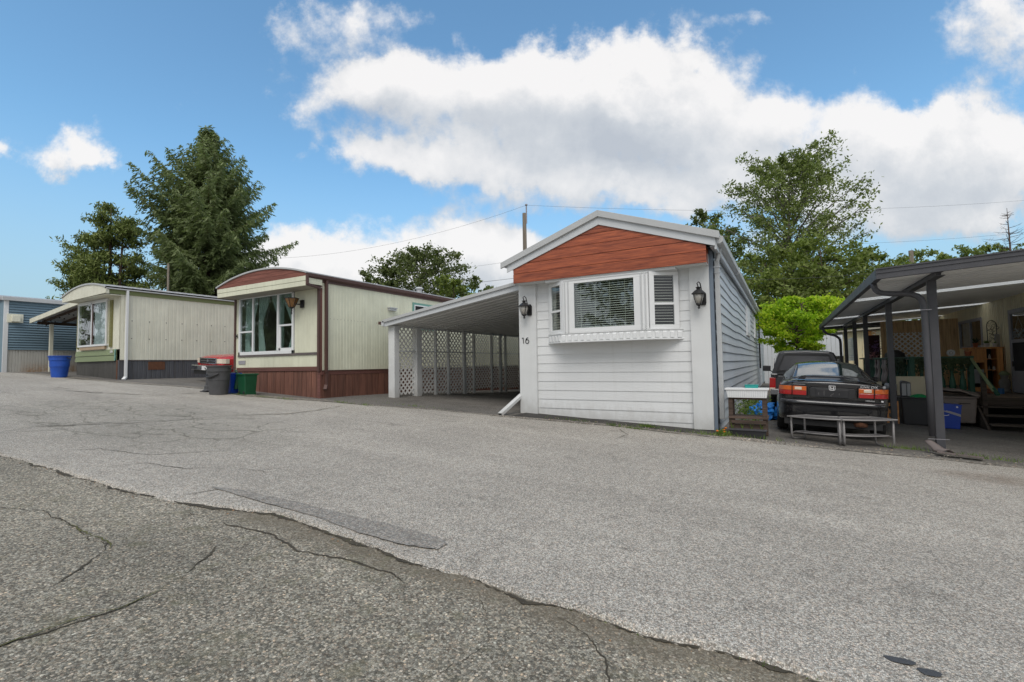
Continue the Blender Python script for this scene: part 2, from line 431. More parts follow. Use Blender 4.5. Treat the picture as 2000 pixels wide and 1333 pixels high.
W = {}
def defmats():
    W['road'] = asphalt('worn_road', (.425, .412, .380), (.70, .67, .61), .16, 128, .55, crack=.8, patchy=.10, dark=.45)
    W['old'] = asphalt('old_road', (.262, .250, .212), (.70, .64, .54), .16, 92, .62, patchy=.2, dark=.5, seam=True)
    W['drive'] = asphalt('drive_asphalt', (.160, .156, .148), (.2, .19, .18), .08, 80, .35, patchy=.22)
    W['patch'] = asphalt('patch_asphalt', (.290, .284, .268), (.42, .4, .37), .12, 80, .38, patchy=.08)
    W['kerb'] = asphalt('kerb_asphalt', (.215, .205, .185), (.5, .46, .38), .3, 45, .5, patchy=.22)
    W['soil'] = mat('crack_soil', (.050, .042, .028), .95, .5, 9, 1.0, 40)
    W['strip'] = asphalt('dark_strip', (.060, .058, .056), (.2, .19, .17), .05, 80, .4, patchy=.3)
    W['moss'] = mat('moss', (.085, .085, .025), .95, .4, 9, 1.0, 60)
    W['tar'] = mat('tar_patch', (.05, .052, .056), .55, .15, 12, .3, 90)
    W['meadow'] = mat('meadow', (.06, .085, .03), .95, .4, .8, .6, 8)
    W['white'] = mat('white_paint', (.64, .65, .645), .5, .05, 1.6, .15, 40, dirt=.10, dirtcol=(.42, .41, .38), foot=.34)
    W['board'] = mat('white_siding', (.69, .70, .70), .5, .04, 1.2, .25, 22, dirt=.16, dirtcol=(.46, .45, .42), rnd=.03, stretch=(.5, 1, 3), foot=.36)
    W['vinyl'] = mat('white_vinyl', (.72, .73, .73), .38, .03, 2, .05, 30, rnd=.02)
    W['metalwhite'] = mat('roof_edge', (.46, .47, .47), .42, .05, 2, .05, 20)
    W['fasciaw'] = mat('fascia_paint', (.55, .57, .585), .45, .05, 2, .05, 20)
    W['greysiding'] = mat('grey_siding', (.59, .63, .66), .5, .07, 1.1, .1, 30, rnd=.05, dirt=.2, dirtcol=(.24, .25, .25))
    W['bluestrip'] = mat('blue_trim', (.16, .20, .25), .5, .1, 3)
    W['cedar'] = woodmat('cedar_gable', (.150, .030, .014), (.44, .115, .045), 0, .42, 1.9)
    W['black'] = mat('black_iron', (.015, .015, .016), .45, .2, 20, .2, 80)
    W['frost'] = mat('frosted_glass', (.42, .40, .36), .25, .12, 30, .4, 50, spec=.6)
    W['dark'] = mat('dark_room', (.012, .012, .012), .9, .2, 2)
    W['roomwarm'] = mat('room_wall', (.05, .04, .032), .9, .3, 2)
    W['slat'] = mat('blind_slat', (.82, .79, .68), .5, .05, 3)
    W['glass'] = glassmat('window_glass', (.80, .84, .84), .03)
    W['glassd'] = glassmat('dark_glass', (.86, .9, .9), .02)
    W['cream'] = stainmat('cream_sheet', (.68, .68, .53), (.50, .49, .36), .5)
    W['cream12'] = stainmat('ivory_sheet', (.70, .69, .57), (.50, .48, .37), .5)
    W['creamR'] = stainmat('yellow_cream_sheet', (.74, .66, .44), (.3, .25, .15), .35)
    W['brown'] = mat('brown_trim', (.085, .042, .034), .55, .12, 3, .1, 30)
    W['skirt14'] = woodmat('red_brown_boards', (.092, .038, .026), (.205, .088, .058), 2, .75, 1.5, .22)
    W['skirtband'] = woodmat('red_brown_band', (.10, .040, .032), (.17, .07, .055), 0, .7, 1.5, .1)
    W['arch14'] = woodmat('brown_arch_boards', (.14, .046, .032), (.27, .10, .07), 0, .7, 1.5, .1)
    W['greybrown'] = mat('grey_brown_strip', (.12, .10, .095), .6, .15, 5)
    W['roofing'] = mat('silver_roofing', (.36, .36, .36), .5, .25, 6, .5, 20)
    W['green'] = mat('olive_green', (.20, .235, .095), .6, .1, 3, .1, 30)
    W['sage'] = mat('sage_board', (.215, .26, .14), .65, .12, 2, .2, 30, stretch=(.4, 1, 3))
    W['shutter'] = mat('shutter_olive', (.20, .19, .065), .6, .15, 6)
    W['skirt12'] = stainmat('grey_skirt', (.085, .088, .098), (.04, .035, .03), .7)
    W['skirt12f'] = stainmat('dark_skirt', (.062, .058, .052), (.12, .115, .10), .7)
    W['rust'] = mat('rust', (.12, .05, .025), .9, .3, 12)
    W['blue11'] = mat('blue_siding', (.155, .235, .29), .55, .06, 1.2, .05, 20, dirt=.12)
    W['skirt11'] = stainmat('white_skirt', (.50, .49, .45), (.36, .33, .28), .3, rust=(-1.9, -1.2, 1.35, 1.85, (.33, .17, .06)))
    W['bluecan'] = mat('blue_plastic', (.012, .075, .40), .45, .2, 5, .1, 30, dirt=.2, dirtcol=(.06, .09, .2))
    W['bluebox'] = mat('bright_blue_plastic', (.008, .05, .36), .4, .08, 5)
    W['greycan'] = mat('grey_plastic', (.065, .065, .068), .6, .15, 6, .15, 40, dirt=.3, dirtcol=(.12, .115, .11))
    W['greenbin'] = mat('green_plastic', (.006, .075, .03), .45, .15, 5)
    W['brownbin'] = mat('brown_plastic', (.20, .165, .145), .6, .12, 5, .15, 40)
    W['blackbin'] = mat('black_plastic', (.022, .022, .024), .5, .2, 6, .1, 40)
    W['plate'] = mat('white_print', (.7, .7, .7), .5, .03, 5)
    W['carblack'] = mat('black_car_paint', (.012, .012, .014), .22, .3, 3, 0, coat=.8, dirt=.25, dirtcol=(.05, .048, .045))
    W['carglass'] = glassmat('car_glass', (.25, .32, .30), .16, .03)
    W['rubber'] = mat('rubber', (.018, .018, .018), .85, .2, 12)
    W['trim'] = mat('black_trim', (.022, .022, .023), .5, .15, 10)
    W['chrome'] = mat('chrome', (.62, .63, .64), .18, .05, 5, metal=1)
    W['amber'] = mat('amber_lens', (.58, .12, .015), .12, .06, 40, spec=.7, coat=.6)
    W['redlens'] = mat('red_lens', (.38, .010, .010), .12, .06, 40, spec=.7, coat=.6)
    W['clearlens'] = mat('clear_lens', (.72, .62, .50), .15, .08, 40, spec=.7, coat=.5)
    W['truckgrey'] = mat('charcoal_paint', (.035, .036, .040), .4, .12, 3, coat=.4, dirt=.3, dirtcol=(.08, .078, .07))
    W['redpaint'] = mat('red_car_paint', (.42, .012, .015), .25, .06, 3, coat=.7)
    W['pan'] = mat('white_pan', (.70, .70, .69), .45, .06, 1.5, .05, 20, rnd=.05)
    W['panR'] = mat('grey_white_pan', (.82, .82, .81), .45, .07, 1.5, .05, 20, rnd=.05)
    W['charcoal'] = mat('charcoal_metal', (.060, .060, .067), .45, .15, 4, .1, 60, dirt=.2, dirtcol=(.09, .085, .08))
    W['latwhite'] = mat('lattice_white', (.82, .81, .78), .6, .08, 5, rnd=.05)
    W['ply'] = woodmat('plywood', (.42, .26, .13), (.74, .52, .28), 2, .8, 1.2, .15)
    W['greenrail'] = mat('dark_green_paint', (.018, .075, .046), .6, .15, 6)
    W['plaster'] = mat('pink_grey_baluster', (.36, .31, .29), .7, .1, 6)
    W['deckwood'] = woodmat('deck_boards', (.10, .075, .058), (.24, .175, .13), 0, .85, 1.5, .2)
    W['stepwood'] = woodmat('dark_step_wood', (.04, .030, .024), (.10, .078, .062), 0, .85, 1.5, .2)
    W['oldwood'] = woodmat('weathered_brown_wood', (.040, .026, .019), (.105, .070, .052), 0, .85, 1.5, .15)
    W['orangewood'] = woodmat('orange_pine', (.45, .18, .05), (.75, .36, .11), 2, .5, 1.2, .1)
    W['maroon'] = mat('maroon_cloth', (.045, .016, .018), .8, .2, 5)
    W['terracotta'] = mat('terracotta', (.30, .09, .04), .8, .12, 10)
    W['ceramic'] = mat('white_ceramic', (.55, .52, .48), .4, .08, 10)
    W['stone'] = mat('statue_stone', (.20, .19, .17), .85, .3, 12, .4, 30)
    W['greytrim'] = mat('grey_aluminium', (.30, .29, .31), .45, .08, 5)
    W['teal'] = mat('teal_plastic', (.02, .30, .27), .45, .08, 5)
    W['tarp'] = mat('blue_tarp', (.01, .16, .50), .5, .25, 7, .5, 12)
    W['silver'] = mat('silver_plastic', (.30, .31, .32), .4, .08, 5)
    W['creamboard'] = mat('cream_board', (.50, .45, .32), .7, .06, 3)
    W['bench'] = mat('galvanised_mesh', (.22, .21, .205), .55, .2, 8, .2, 60, metal=.35)
    W['elbow'] = mat('brown_tin', (.13, .105, .098), .55, .15, 8)
    W['bark'] = woodmat('bark', (.045, .030, .022), (.115, .078, .058), 2, .95, .5)
    W['barkred'] = woodmat('red_bark', (.075, .035, .022), (.17, .085, .055), 2, .95, .5)
    W['barkgrey'] = woodmat('grey_bark', (.10, .09, .075), (.22, .20, .17), 2, .95, .5)
    W['pole'] = woodmat('pole_wood', (.10, .085, .065), (.20, .17, .135), 2, .95, .5)
    W['wire'] = mat('wire', (.06, .06, .06), .6, .05, 5)
    W['spruce'] = leafmat('spruce_needles', (.10, .125, .05), (.175, .22, .09), (.28, .33, .15), .35)
    W['pine'] = leafmat('pine_needles', (.09, .125, .03), (.155, .20, .05), (.25, .285, .085), .12)
    W['cotton'] = leafmat('cottonwood_leaves', (.11, .14, .036), (.18, .225, .06), (.27, .32, .11), .3)
    W['birch'] = leafmat('birch_leaves', (.07, .09, .026), (.12, .15, .045), (.19, .23, .08), .28)
    W['bush'] = leafmat('thicket_leaves', (.085, .115, .022), (.16, .205, .04), (.25, .30, .07), .35)
    W['maple'] = leafmat('maple_leaves', (.12, .24, .012), (.36, .52, .025), (.66, .66, .07), .5)
    W['ivy'] = leafmat('ivy_leaves', (.010, .022, .008), (.025, .045, .014), (.06, .085, .03), .15)
    W['herb'] = leafmat('weed_leaves', (.05, .09, .012), (.10, .17, .02), (.2, .27, .05), .35)
    W['petal'] = mat('orange_petals', (.62, .17, .01), .6, .1, 30)
    W['pink'] = mat('pink_petals', (.5, .25, .27), .6, .2, 30)
    W['purple'] = mat('purple_petals', (.22, .13, .30), .6, .2, 30)
    W['curtain'] = mat('green_curtain', (.45, .56, .50), .85, .1, 3, stretch=(12, 12, .5), bump=.4, bscale=3)
    W['sheer'] = mat('sheer_curtain', (.66, .70, .70), .85, .06, 3, stretch=(12, 12, .5))
    W['tealtrim'] = mat('teal_trim', (.16, .33, .28), .6, .08, 5)
    W['fencewhite'] = mat('white_panel', (.58, .60, .62), .6, .05, 2)
    W['beige'] = mat('beige_wall', (.33, .31, .26), .8, .1, 3)
    W['opp'] = mat('opposite_siding', (.36, .35, .30), .7, .1, 2)
    m, n, b = newmat('skylight_panel'); b.inputs['Base Color'].default_value = (.8, .8, .78, 1)
    tr = n.add('ShaderNodeBsdfTranslucent'); tr.inputs[0].default_value = (.85, .85, .83, 1)
    mx = n.add('ShaderNodeMixShader'); mx.inputs[0].default_value = .75
    n.l.new(b.outputs[0], mx.inputs[1]); n.l.new(tr.outputs[0], mx.inputs[2]); n.l.new(mx.outputs[0], n.n['Material Output'].inputs[0])
    W['skylight'] = m
defmats()
# ---------------------------------------------------------------- mesh helpers
ORG = {}          # world origin of every object made here (None = local space)


def org(o):
    return ORG.get(o.name, Vector((0, 0, 0))) if o else Vector((0, 0, 0))


def tag(o, label=None, cat=None, group=None, kind=None):
    if label: o['label'] = label
    if cat: o['category'] = cat
    if group: o['group'] = group
    if kind: o['kind'] = kind
    return o


def thing(name, label, cat, loc, rot=(0, 0, 0), group=None, local=False):
    o = bpy.data.objects.new(name, None)
    o.empty_display_size = .2
    COL.objects.link(o)
    o.location = loc
    o.rotation_euler = rot
    ORG[o.name] = Vector((0, 0, 0)) if local else Vector(loc)
    return tag(o, label, cat, group)


class MB:
    def __init__(s):
        s.v = []; s.f = []

    def add(s, vs, fs):
        b = len(s.v)
        s.v.extend(tuple(v) for v in vs)
        s.f.extend(tuple(i + b for i in f) for f in fs)
        return s

    def hexa(s, p):          # 8 points: bottom 4 ccw, top 4 ccw
        return s.add(p, [(3, 2, 1, 0), (4, 5, 6, 7), (0, 1, 5, 4), (1, 2, 6, 5), (2, 3, 7, 6), (3, 0, 4, 7)])

    def box(s, x0, x1, y0, y1, z0, z1):
        return s.hexa([(x0, y0, z0), (x1, y0, z0), (x1, y1, z0), (x0, y1, z0), (x0, y0, z1), (x1, y0, z1), (x1, y1, z1), (x0, y1, z1)])

    def taper(s, x0, x1, y0, y1, z0, z1, k):
        cx, cy = (x0 + x1) / 2, (y0 + y1) / 2
        def q(x, y, z, f): return (cx + (x - cx) * f, cy + (y - cy) * f, z)
        return s.hexa([q(x0, y0, z0, k), q(x1, y0, z0, k), q(x1, y1, z0, k), q(x0, y1, z0, k), (x0, y0, z1), (x1, y0, z1), (x1, y1, z1), (x0, y1, z1)])

    def prism(s, poly, axis, a, b):
        """poly = 2D outline; axis 0: (y,z) swept in x; 1: (x,z) swept in y; 2: (x,y) swept in z"""
        n = len(poly)
        def pt(p, t):
            return (t, p[0], p[1]) if axis == 0 else (p[0], t, p[1]) if axis == 1 else (p[0], p[1], t)
        vs = [pt(p, a) for p in poly] + [pt(p, b) for p in poly]
        fs = [tuple(range(n))[::-1], tuple(range(n, 2 * n))] + [(i, (i + 1) % n, (i + 1) % n + n, i + n) for i in range(n)]
        return s.add(vs, fs)

    def bar(s, a, b, w, h, up=(0, 0, 1)):
        a, b, up = Vector(a), Vector(b), Vector(up)
        d = (b - a).normalized()
        x = d.cross(up)
        if x.length < 1e-4: x = d.cross(Vector((0, 1, 0)))
        x.normalize(); y = x.cross(d)
        x *= w / 2; y *= h / 2
        return s.hexa([a - x - y, a + x - y, b + x - y, b - x - y, a - x + y, a + x + y, b + x + y, b - x + y])

    def tube(s, pts, r, n=8, cap=True):
        pts = [Vector(p) for p in pts]
        rs = r if isinstance(r, (list, tuple)) else [r] * len(pts)
        b = len(s.v)
        prev = None
        for i, p in enumerate(pts):
            d = (pts[min(i + 1, len(pts) - 1)] - pts[max(i - 1, 0)]).normalized()
            if prev is None:
                x = d.cross(Vector((0, 0, 1)))
                if x.length < 1e-3: x = Vector((1, 0, 0))
            else:
                x = prev - d * prev.dot(d)
            x.normalize(); prev = x; y = d.cross(x)
            for k in range(n):
                a = 2 * pi * k / n
                s.v.append(tuple(p + (x * cos(a) + y * sin(a)) * rs[i]))
        for i in range(len(pts) - 1):
            for k in range(n):
                s.f.append((b + i * n + k, b + i * n + (k + 1) % n, b + (i + 1) * n + (k + 1) % n, b + (i + 1) * n + k))
        if cap:
            s.f.append(tuple(b + k for k in range(n))[::-1])
            s.f.append(tuple(b + (len(pts) - 1) * n + k for k in range(n)))
        return s

    def lathe(s, c, prof, n=20, rot=0.0):
        """prof = [(radius, z)] around a vertical axis at c"""
        b = len(s.v)
        for (r, z) in prof:
            for k in range(n):
                a = 2 * pi * k / n + rot
                s.v.append((c[0] + r * cos(a), c[1] + r * sin(a), c[2] + z))
        for i in range(len(prof) - 1):
            for k in range(n):
                s.f.append((b + i * n + k, b + i * n + (k + 1) % n, b + (i + 1) * n + (k + 1) % n, b + (i + 1) * n + k))
        s.f.append(tuple(b + k for k in range(n))[::-1])
        s.f.append(tuple(b + (len(prof) - 1) * n + k for k in range(n)))
        return s

    def grid(s, fn, nu, nv):
        b = len(s.v)
        for j in range(nv + 1):
            for i in range(nu + 1):
                s.v.append(tuple(fn(i / nu, j / nv)))
        for j in range(nv):
            for i in range(nu):
                a = b + j * (nu + 1) + i
                s.f.append((a, a + 1, a + nu + 2, a + nu + 1))
        return s

    def mesh(s, name, m=None, smooth=False, shift=None):
        me = bpy.data.meshes.new(name)
        sh = shift or Vector((0, 0, 0))
        me.from_pydata([(v[0] - sh[0], v[1] - sh[1], v[2] - sh[2]) for v in s.v], [], s.f)
        if m: me.materials.append(W[m] if isinstance(m, str) else m)
        if smooth:
            me.polygons.foreach_set('use_smooth', [True] * len(me.polygons))
        me.update()
        return me

    def build(s, name, m, parent=None, smooth=False, origin=None, bevel=0.0, fix=False, subsurf=0, kind=None, auto=None):
        o0 = org(parent) if parent else Vector(origin or (0, 0, 0))
        me = s.mesh(name, m, smooth, o0)
        if fix:
            bm = bmesh.new(); bm.from_mesh(me)
            bmesh.ops.recalc_face_normals(bm, faces=bm.faces)
            bm.to_mesh(me); bm.free()
        o = bpy.data.objects.new(name, me)
        COL.objects.link(o)
        if parent: o.parent = parent
        else: o.location = o0
        ORG[o.name] = o0.copy()
        if bevel:
            md = o.modifiers.new('bevel', 'BEVEL'); md.width = bevel; md.segments = 2; md.limit_method = 'ANGLE'
            md.harden_normals = False
        if subsurf:
            md = o.modifiers.new('sub', 'SUBSURF'); md.levels = subsurf; md.render_levels = subsurf
        if kind: o['kind'] = kind
        return o


def piece(name, me, parent, loc=(0, 0, 0), rot=(0, 0, 0), scale=None):
    """another object sharing mesh data, placed at a world position"""
    o = bpy.data.objects.new(name, me)
    COL.objects.link(o)
    o.parent = parent
    o.location = Vector(loc) - org(parent)
    o.rotation_euler = rot
    if scale: o.scale = scale
    ORG[o.name] = Vector(loc)
    return o


def copy_tree(o, parent=None):
    c = o.copy(); COL.objects.link(c); c.parent = parent
    for ch in list(o.children): copy_tree(ch, c)
    return c


def text_mesh(name, body, size, depth, m, loc, rot, parent, font_shear=0.0, sx=1.0):
    cu = bpy.data.curves.new('lettering', 'FONT')
    cu.body = body; cu.size = size; cu.extrude = depth; cu.shear = font_shear
    cu.align_x = 'CENTER'; cu.align_y = 'CENTER'
    tmp = bpy.data.objects.new('lettering', cu)
    COL.objects.link(tmp)
    me = bpy.data.meshes.new_from_object(tmp.evaluated_get(bpy.context.evaluated_depsgraph_get()))
    bpy.data.objects.remove(tmp); bpy.data.curves.remove(cu)
    me.materials.clear(); me.materials.append(W[m])
    o = piece(name, me, parent, loc, rot)
    o.scale = (sx, 1, 1)
    return o


def smst(a, b, x):
    t = max(0, min(1, (x - a) / (b - a)))
    return t * t * (3 - 2 * t)


def g(x, y):
    """height of the ground: the street climbs to the left, the carport lot falls away from the road"""
    if x > -22: z = -0.05 * x
    else:
        t = min((-22 - x) / 6.0, 1); z = 1.1 + .3 * t - .12 * t * t
    if x > 12: z = -0.6
    z -= .04 * max(0, min(y, 10) - 1.2) * smst(-3.5, -7, x) * smst(-24, -20, x)
    return z


# ---------------------------------------------------------------- ground and roads
EDGE = [(-60, -2.4), (-30, -2.6), (-24, -2.7), (-20, -2.6), (-17.2, -2.3), (-15, -1.8), (-13.6, -1.75), (-11, -2.1), (-9.6, -1.75), (-8.5, -1.5),
        (-7.6, -1.4), (-5.6, -1.05), (-3.5, -.95), (-1.7, -.72), (0.1, -.82), (.85, -.8), (2.2, -.68), (3.8, -.68), (12, -.7), (40, -.7)]
CRACK = [(-60, -7.9), (-20, -7.75), (-10, -7.6), (-6.86, -7.6), (-5.37, -7.51), (-4.46, -7.46), (-3.52, -7.37), (-2.93, -7.22), (-2.5, -7.06), (-2.04, -7.08),
         (-1.5, -7.10), (-1.3, -7.12), (-.89, -7.14), (-.53, -7.1), (-.14, -7.12), (.12, -7.1), (.45, -7.136), (.79, -7.064), (1.22, -7.044), (4, -7.0), (40, -7.0)]


def lerp_poly(P, x):
    for (a, b) in zip(P, P[1:]):
        if x <= b[0]:
            t = (x - a[0]) / (b[0] - a[0]); return a[1] + (b[1] - a[1]) * t
    return P[-1][1]


def wig(x, seed=0):
    return (sin(x * 3.1 + seed) * .007 + sin(x * 7.7 + seed * 2) * .006 + sin(x * 19.3 + seed) * .007 + sin(x * 47.1 + seed * 3) * .005 + sin(x * 113 + seed) * .003)


def xs_range(fine=(-9, 4), fs=.03):
    xs = list(np.arange(-60, fine[0], 1.0)) + list(np.arange(fine[0], fine[1], fs)) + list(np.arange(fine[1], 41, 1.0))
    return [float(x) for x in xs]


def ground_sheets():
    b = MB()
    gx = [-900, -300, -120, -60] + list(np.arange(-50, 20, 2.0)) + [20, 40, 120, 300, 900]
    gy = [-900, -300, -100, -40, -20, -14] + list(np.arange(-12, 30, 2.0)) + [30, 40, 60, 120, 300, 900]
    nx = len(gx)
    for y in gy:
        for x in gx: b.v.append((x, y, g(x, y) - .004 - (.0 if -30 < y < 60 else .3)))
    for j in range(len(gy) - 1):
        for i in range(nx - 1):
            a = j * nx + i; b.f.append((a, a + 1, a + nx + 1, a + nx))
    o = b.build('ground', 'drive', smooth=True); tag(o, kind='structure')
    # meadow behind the lots
    b = MB()
    gx = [-900, -200, -60] + list(np.arange(-50, 20, 2.0)) + [20, 60, 200, 900]
    gy = [24, 30, 40, 60, 120, 300, 890]
    nx = len(gx)
    for y in gy:
        for x in gx: b.v.append((x, y, g(x, y) + .02 - (.0 if y < 60 else .3)))
    for j in range(len(gy) - 1):
        for i in range(nx - 1):
            a = j * nx + i; b.f.append((a, a + 1, a + nx + 1, a + nx))
    tag(b.build('grass_field', 'meadow'), kind='structure')
    # old coarse road in the foreground
    b = MB()
    xs = list(np.arange(-60, 41, 1.0))
    for x in xs:
        x = float(x)
        b.v += [(x, -14, g(x, 0) + .004), (x, lerp_poly(CRACK, x) + .12, g(x, 0) + .004)]
    for i in range(len(xs) - 1): b.f.append((2 * i, 2 * i + 2, 2 * i + 3, 2 * i + 1))
    tag(b.build('old_road', 'old'), kind='structure')
    # worn pale road: a raised mat of asphalt with a broken near edge
    b = MB()
    xs = xs_range()
    for x in xs:
        yc = lerp_poly(CRACK, x) + wig(x); ye = lerp_poly(EDGE, x) + wig(x, 5) * 1.3
        z = g(x, 0)
        h = .026 + .006 * sin(x * 2.3)
        b.v += [(x, yc - .02 + wig(x, 9) * .6, z + .002), (x, yc + wig(x, 9) * .3, z + h - .006), (x, yc + .03, z + h), (x, yc + .25, z + .03), (x, ye - .3, z + .022), (x, ye, z + .012), (x, ye + .02, z)]
    k = 7
    for i in range(len(xs) - 1):
        for j in range(k - 1):
            a = i * k + j; b.f.append((a, a + k, a + k + 1, a + 1))
    tag(b.build('road', 'road'), kind='structure')
    # soil and moss packed into the broken joint
    def ribbon(name, pts, w, m, dz, seed=1, step=.016, jag=1.0):
        w = w * (.55 if jag == 1.0 else 1)
        b = MB()
        P = []
        for (p, q) in zip(pts, pts[1:]):
            L = hypot(q[0] - p[0], q[1] - p[1]); nn = max(2, int(L / step))
            for i in range(nn): P.append((p[0] + (q[0] - p[0]) * i / nn, p[1] + (q[1] - p[1]) * i / nn))
        P.append(pts[-1])
        rr = random.Random(seed)
        ox = oy = 0; n = len(P)
        ww = 1.0
        for i, (x, y) in enumerate(P):
            a = P[max(i - 1, 0)]; c = P[min(i + 1, n - 1)]
            d = Vector((c[0] - a[0], c[1] - a[1])); d.normalize() if d.length else None
            nx_, ny_ = -d.y, d.x
            ox = ox * .93 + rr.uniform(-1, 1) * .0075 * jag; ww = max(.03, min(1.7, ww + rr.uniform(-.30, .29)))
            e = min(1, i / 6, (n - 1 - i) / 6) if n > 12 else 1
            hw = w * ww * max(e, .1) / 2
            cx, cy = x + nx_ * ox, y + ny_ * ox
            b.v += [(cx + nx_ * hw, cy + ny_ * hw, g(cx, 0) + dz), (cx - nx_ * hw, cy - ny_ * hw, g(cx, 0) + dz)]
        for i in range(n - 1): b.f.append((2 * i, 2 * i + 1, 2 * i + 3, 2 * i + 2))
        return b.build(name, m)
    xs = np.arange(-12, 4, .1)
    tag(ribbon('road_crack', [(float(x), lerp_poly(CRACK, x) - .02 + wig(x) + (.01 * sin(x * 5))) for x in xs], .048, 'soil', .009, 3, jag=1.4), kind='structure')
    cr = [([(-1.93, -8.9), (-1.9, -8.63), (-1.89, -8.5), (-1.84, -8.36), (-1.91, -8.1), (-2.12, -7.8), (-2.3, -7.55)], .022, .008),
          ([(-4.4, -8.2), (-4.0, -8.045), (-3.5, -8.04), (-3.02, -8.06), (-2.84, -8.04), (-2.71, -8.1), (-2.56, -8.27), (-2.4, -8.45)], .020, .008),
          ([(.02, -7.2), (.16, -7.27), (.37, -7.42), (.43, -7.54), (.42, -7.8)], .009, .008),
          ([(-3.1, -7.45), (-2.6, -7.42), (-2.1, -7.36), (-1.7, -7.42), (-1.4, -7.34), (-1.0, -7.34), (-.8, -7.4)], .02, .008),
          ([(-3.52, -7.35), (-3.4, -7.0), (-2.95, -7.0), (-2.5, -6.98)], .012, .034),
          ([(-12.6, -2.6), (-12.6, -3.5), (-13.8, -4.1), (-16, -4.6)], .06, .034), ([(-16.5, -4.3), (-14.0, -4.06), (-13.6, -5.0), (-15.4, -5.6)], .04, .034),
          ([(-7.69, -1.92), (-7.4, -2.8), (-7.35, -3.58), (-7.9, -4.35), (-8.0, -5.5), (-8.5, -6.4), (-8.8, -6.8)], .035, .034),
          ([(-5.2, -7.3), (-5.0, -6.9), (-4.4, -6.8), (-4.2, -6.5), (-3.6, -6.4)], .014, .034),
          ([(-6.6, -7.35), (-6.2, -6.9), (-5.4, -6.7), (-5.0, -6.1), (-4.4, -5.7)], .014, .034),
          ([(-1.55, -1.0), (-1.2, -1.6), (-1.25, -2.2)], .012, .034),
          ([(1.4, -8.6), (1.2, -7.9), (1.35, -7.4), (1.2, -7.12)], .012, .008), ([(-.4, -7.25), (-.1, -7.6), (-.3, -8.2)], .006, .008)]
    for i, (pts, w, dz) in enumerate(cr):
        tag(ribbon('road_crack', pts, w, 'soil', dz, 20 + i), kind='structure')
    tag(ribbon('moss_seam', cr[0][0][:5], .012, 'moss', .012, 50), kind='structure')
    tag(ribbon('moss_seam', cr[1][0][2:6], .012, 'moss', .012, 51), kind='structure')
    tag(ribbon('moss_seam', cr[7][0][:4], .03, 'moss', .038, 52), kind='structure')
    tag(ribbon('moss_seam', cr[5][0][:3], .04, 'moss', .038, 53), kind='structure')
    tag(ribbon('dirt_seam', [(float(x), lerp_poly(EDGE, x) - .02) for x in np.arange(-22, 8, .2)], .05, 'soil', .018, 60, .05, 2), kind='structure')
    # darker patch laid on the worn road
    b = MB()
    top = [(-3.55, -7.02), (-3.3, -6.93), (-2.6, -6.86), (-1.9, -6.83), (-1.35, -6.79), (-1.0, -6.80), (-.93, -6.86), (-.93, -6.96), (-1.2, -7.03), (-1.6, -7.04), (-2.1, -7.0), (-2.9, -7.02)]
    vs = []
    for i, p in enumerate(top):
        q = top[(i + 1) % len(top)]
        for t in np.arange(0, 1, .1):
            x, y = p[0] + (q[0] - p[0]) * t + random.uniform(-.006, .006), p[1] + (q[1] - p[1]) * t + random.uniform(-.006, .006)
            vs.append((x, y, g(x, 0) + .0365))
    b.add(vs, [tuple(range(len(vs)))[::-1]])
    tag(b.build('road_patch', 'patch'), kind='structure')
    for c, rx, ry in (((1.505, -6.765), .055, .028), ((1.60, -6.80), .04, .03)):
        b = MB()
        vs = [(c[0] + rx * (1 + .15 * sin(3 * a)) * cos(a), c[1] + ry * (1 + .2 * sin(2 * a + 1)) * sin(a), g(c[0], 0) + .036) for a in np.arange(0, 6.28, .3)]
        b.add(vs, [tuple(range(len(vs)))])
        tag(b.build('tar_patch', 'tar'), kind='structure')
    b = MB()
    xs = list(np.arange(-3.95, .12, .05))
    for x in xs: x = float(x); b.v += [(x, lerp_poly(EDGE, x) + .17 + wig(x, 4) * 2, g(x, 0) + .012), (x, .03, g(x, 0) + .012)]
    for i in range(len(xs) - 1): b.f.append((2 * i, 2 * i + 2, 2 * i + 3, 2 * i + 1))
    tag(b.build('asphalt_strip', 'strip'), kind='structure')
    # low rolled kerb between road and lots
    b = MB()
    xs = list(np.arange(-26, 14, .12))
    for x in xs:
        x = float(x)
        y = lerp_poly(EDGE, x) + .0 + wig(x, 2); z = g(x, 0)
        h = (.026 + .008 * sin(x * 1.7) + .02 * smst(.1, .4, x) * (1 - smst(.6, 1.2, x))) * (.55 if -8.3 < x < -4.3 else 1)
        wk = .26 if x > -9 else .45
        b.v += [(x, y - .04, z), (x, y + .03, z + h * .8), (x, y + wk * .35, z + h), (x, y + wk * .75, z + h * .75), (x, y + wk, z - .005)]
    for i in range(len(xs) - 1):
        for j in range(4):
            a = i * 5 + j; b.f.append((a, a + 5, a + 6, a + 1))
    tag(b.build('kerb', 'kerb', smooth=True), kind='structure')


ground_sheets()
# ================================================================ white home, number 16
def clip_band(z0, z1, apex, y, th, xl=-4.05, xr=-.045, zb=3.08, zs=3.40):
    """outline of one gable board between z0 and z1 under the roof slope"""
    ax, az = apex
    def xlim(z):
        if z <= zs: return xl, xr
        t = (z - zs) / (az - zs)
        return xl + (ax - xl) * t, xr + (ax - xr) * t
    pts = []
    a0 = xlim(z0); a1 = xlim(min(z1, az - .004))
    lo = [(a0[0], z0), (a0[1], z0)]
    if z0 < zs < z1:
        lo.append((xr, zs))
        hi = [(a1[1], min(z1, az - .004)), (a1[0], min(z1, az - .004)), (xl, zs)]
    else:
        hi = [(a1[1], min(z1, az - .004)), (a1[0], min(z1, az - .004))]
    return lo + hi


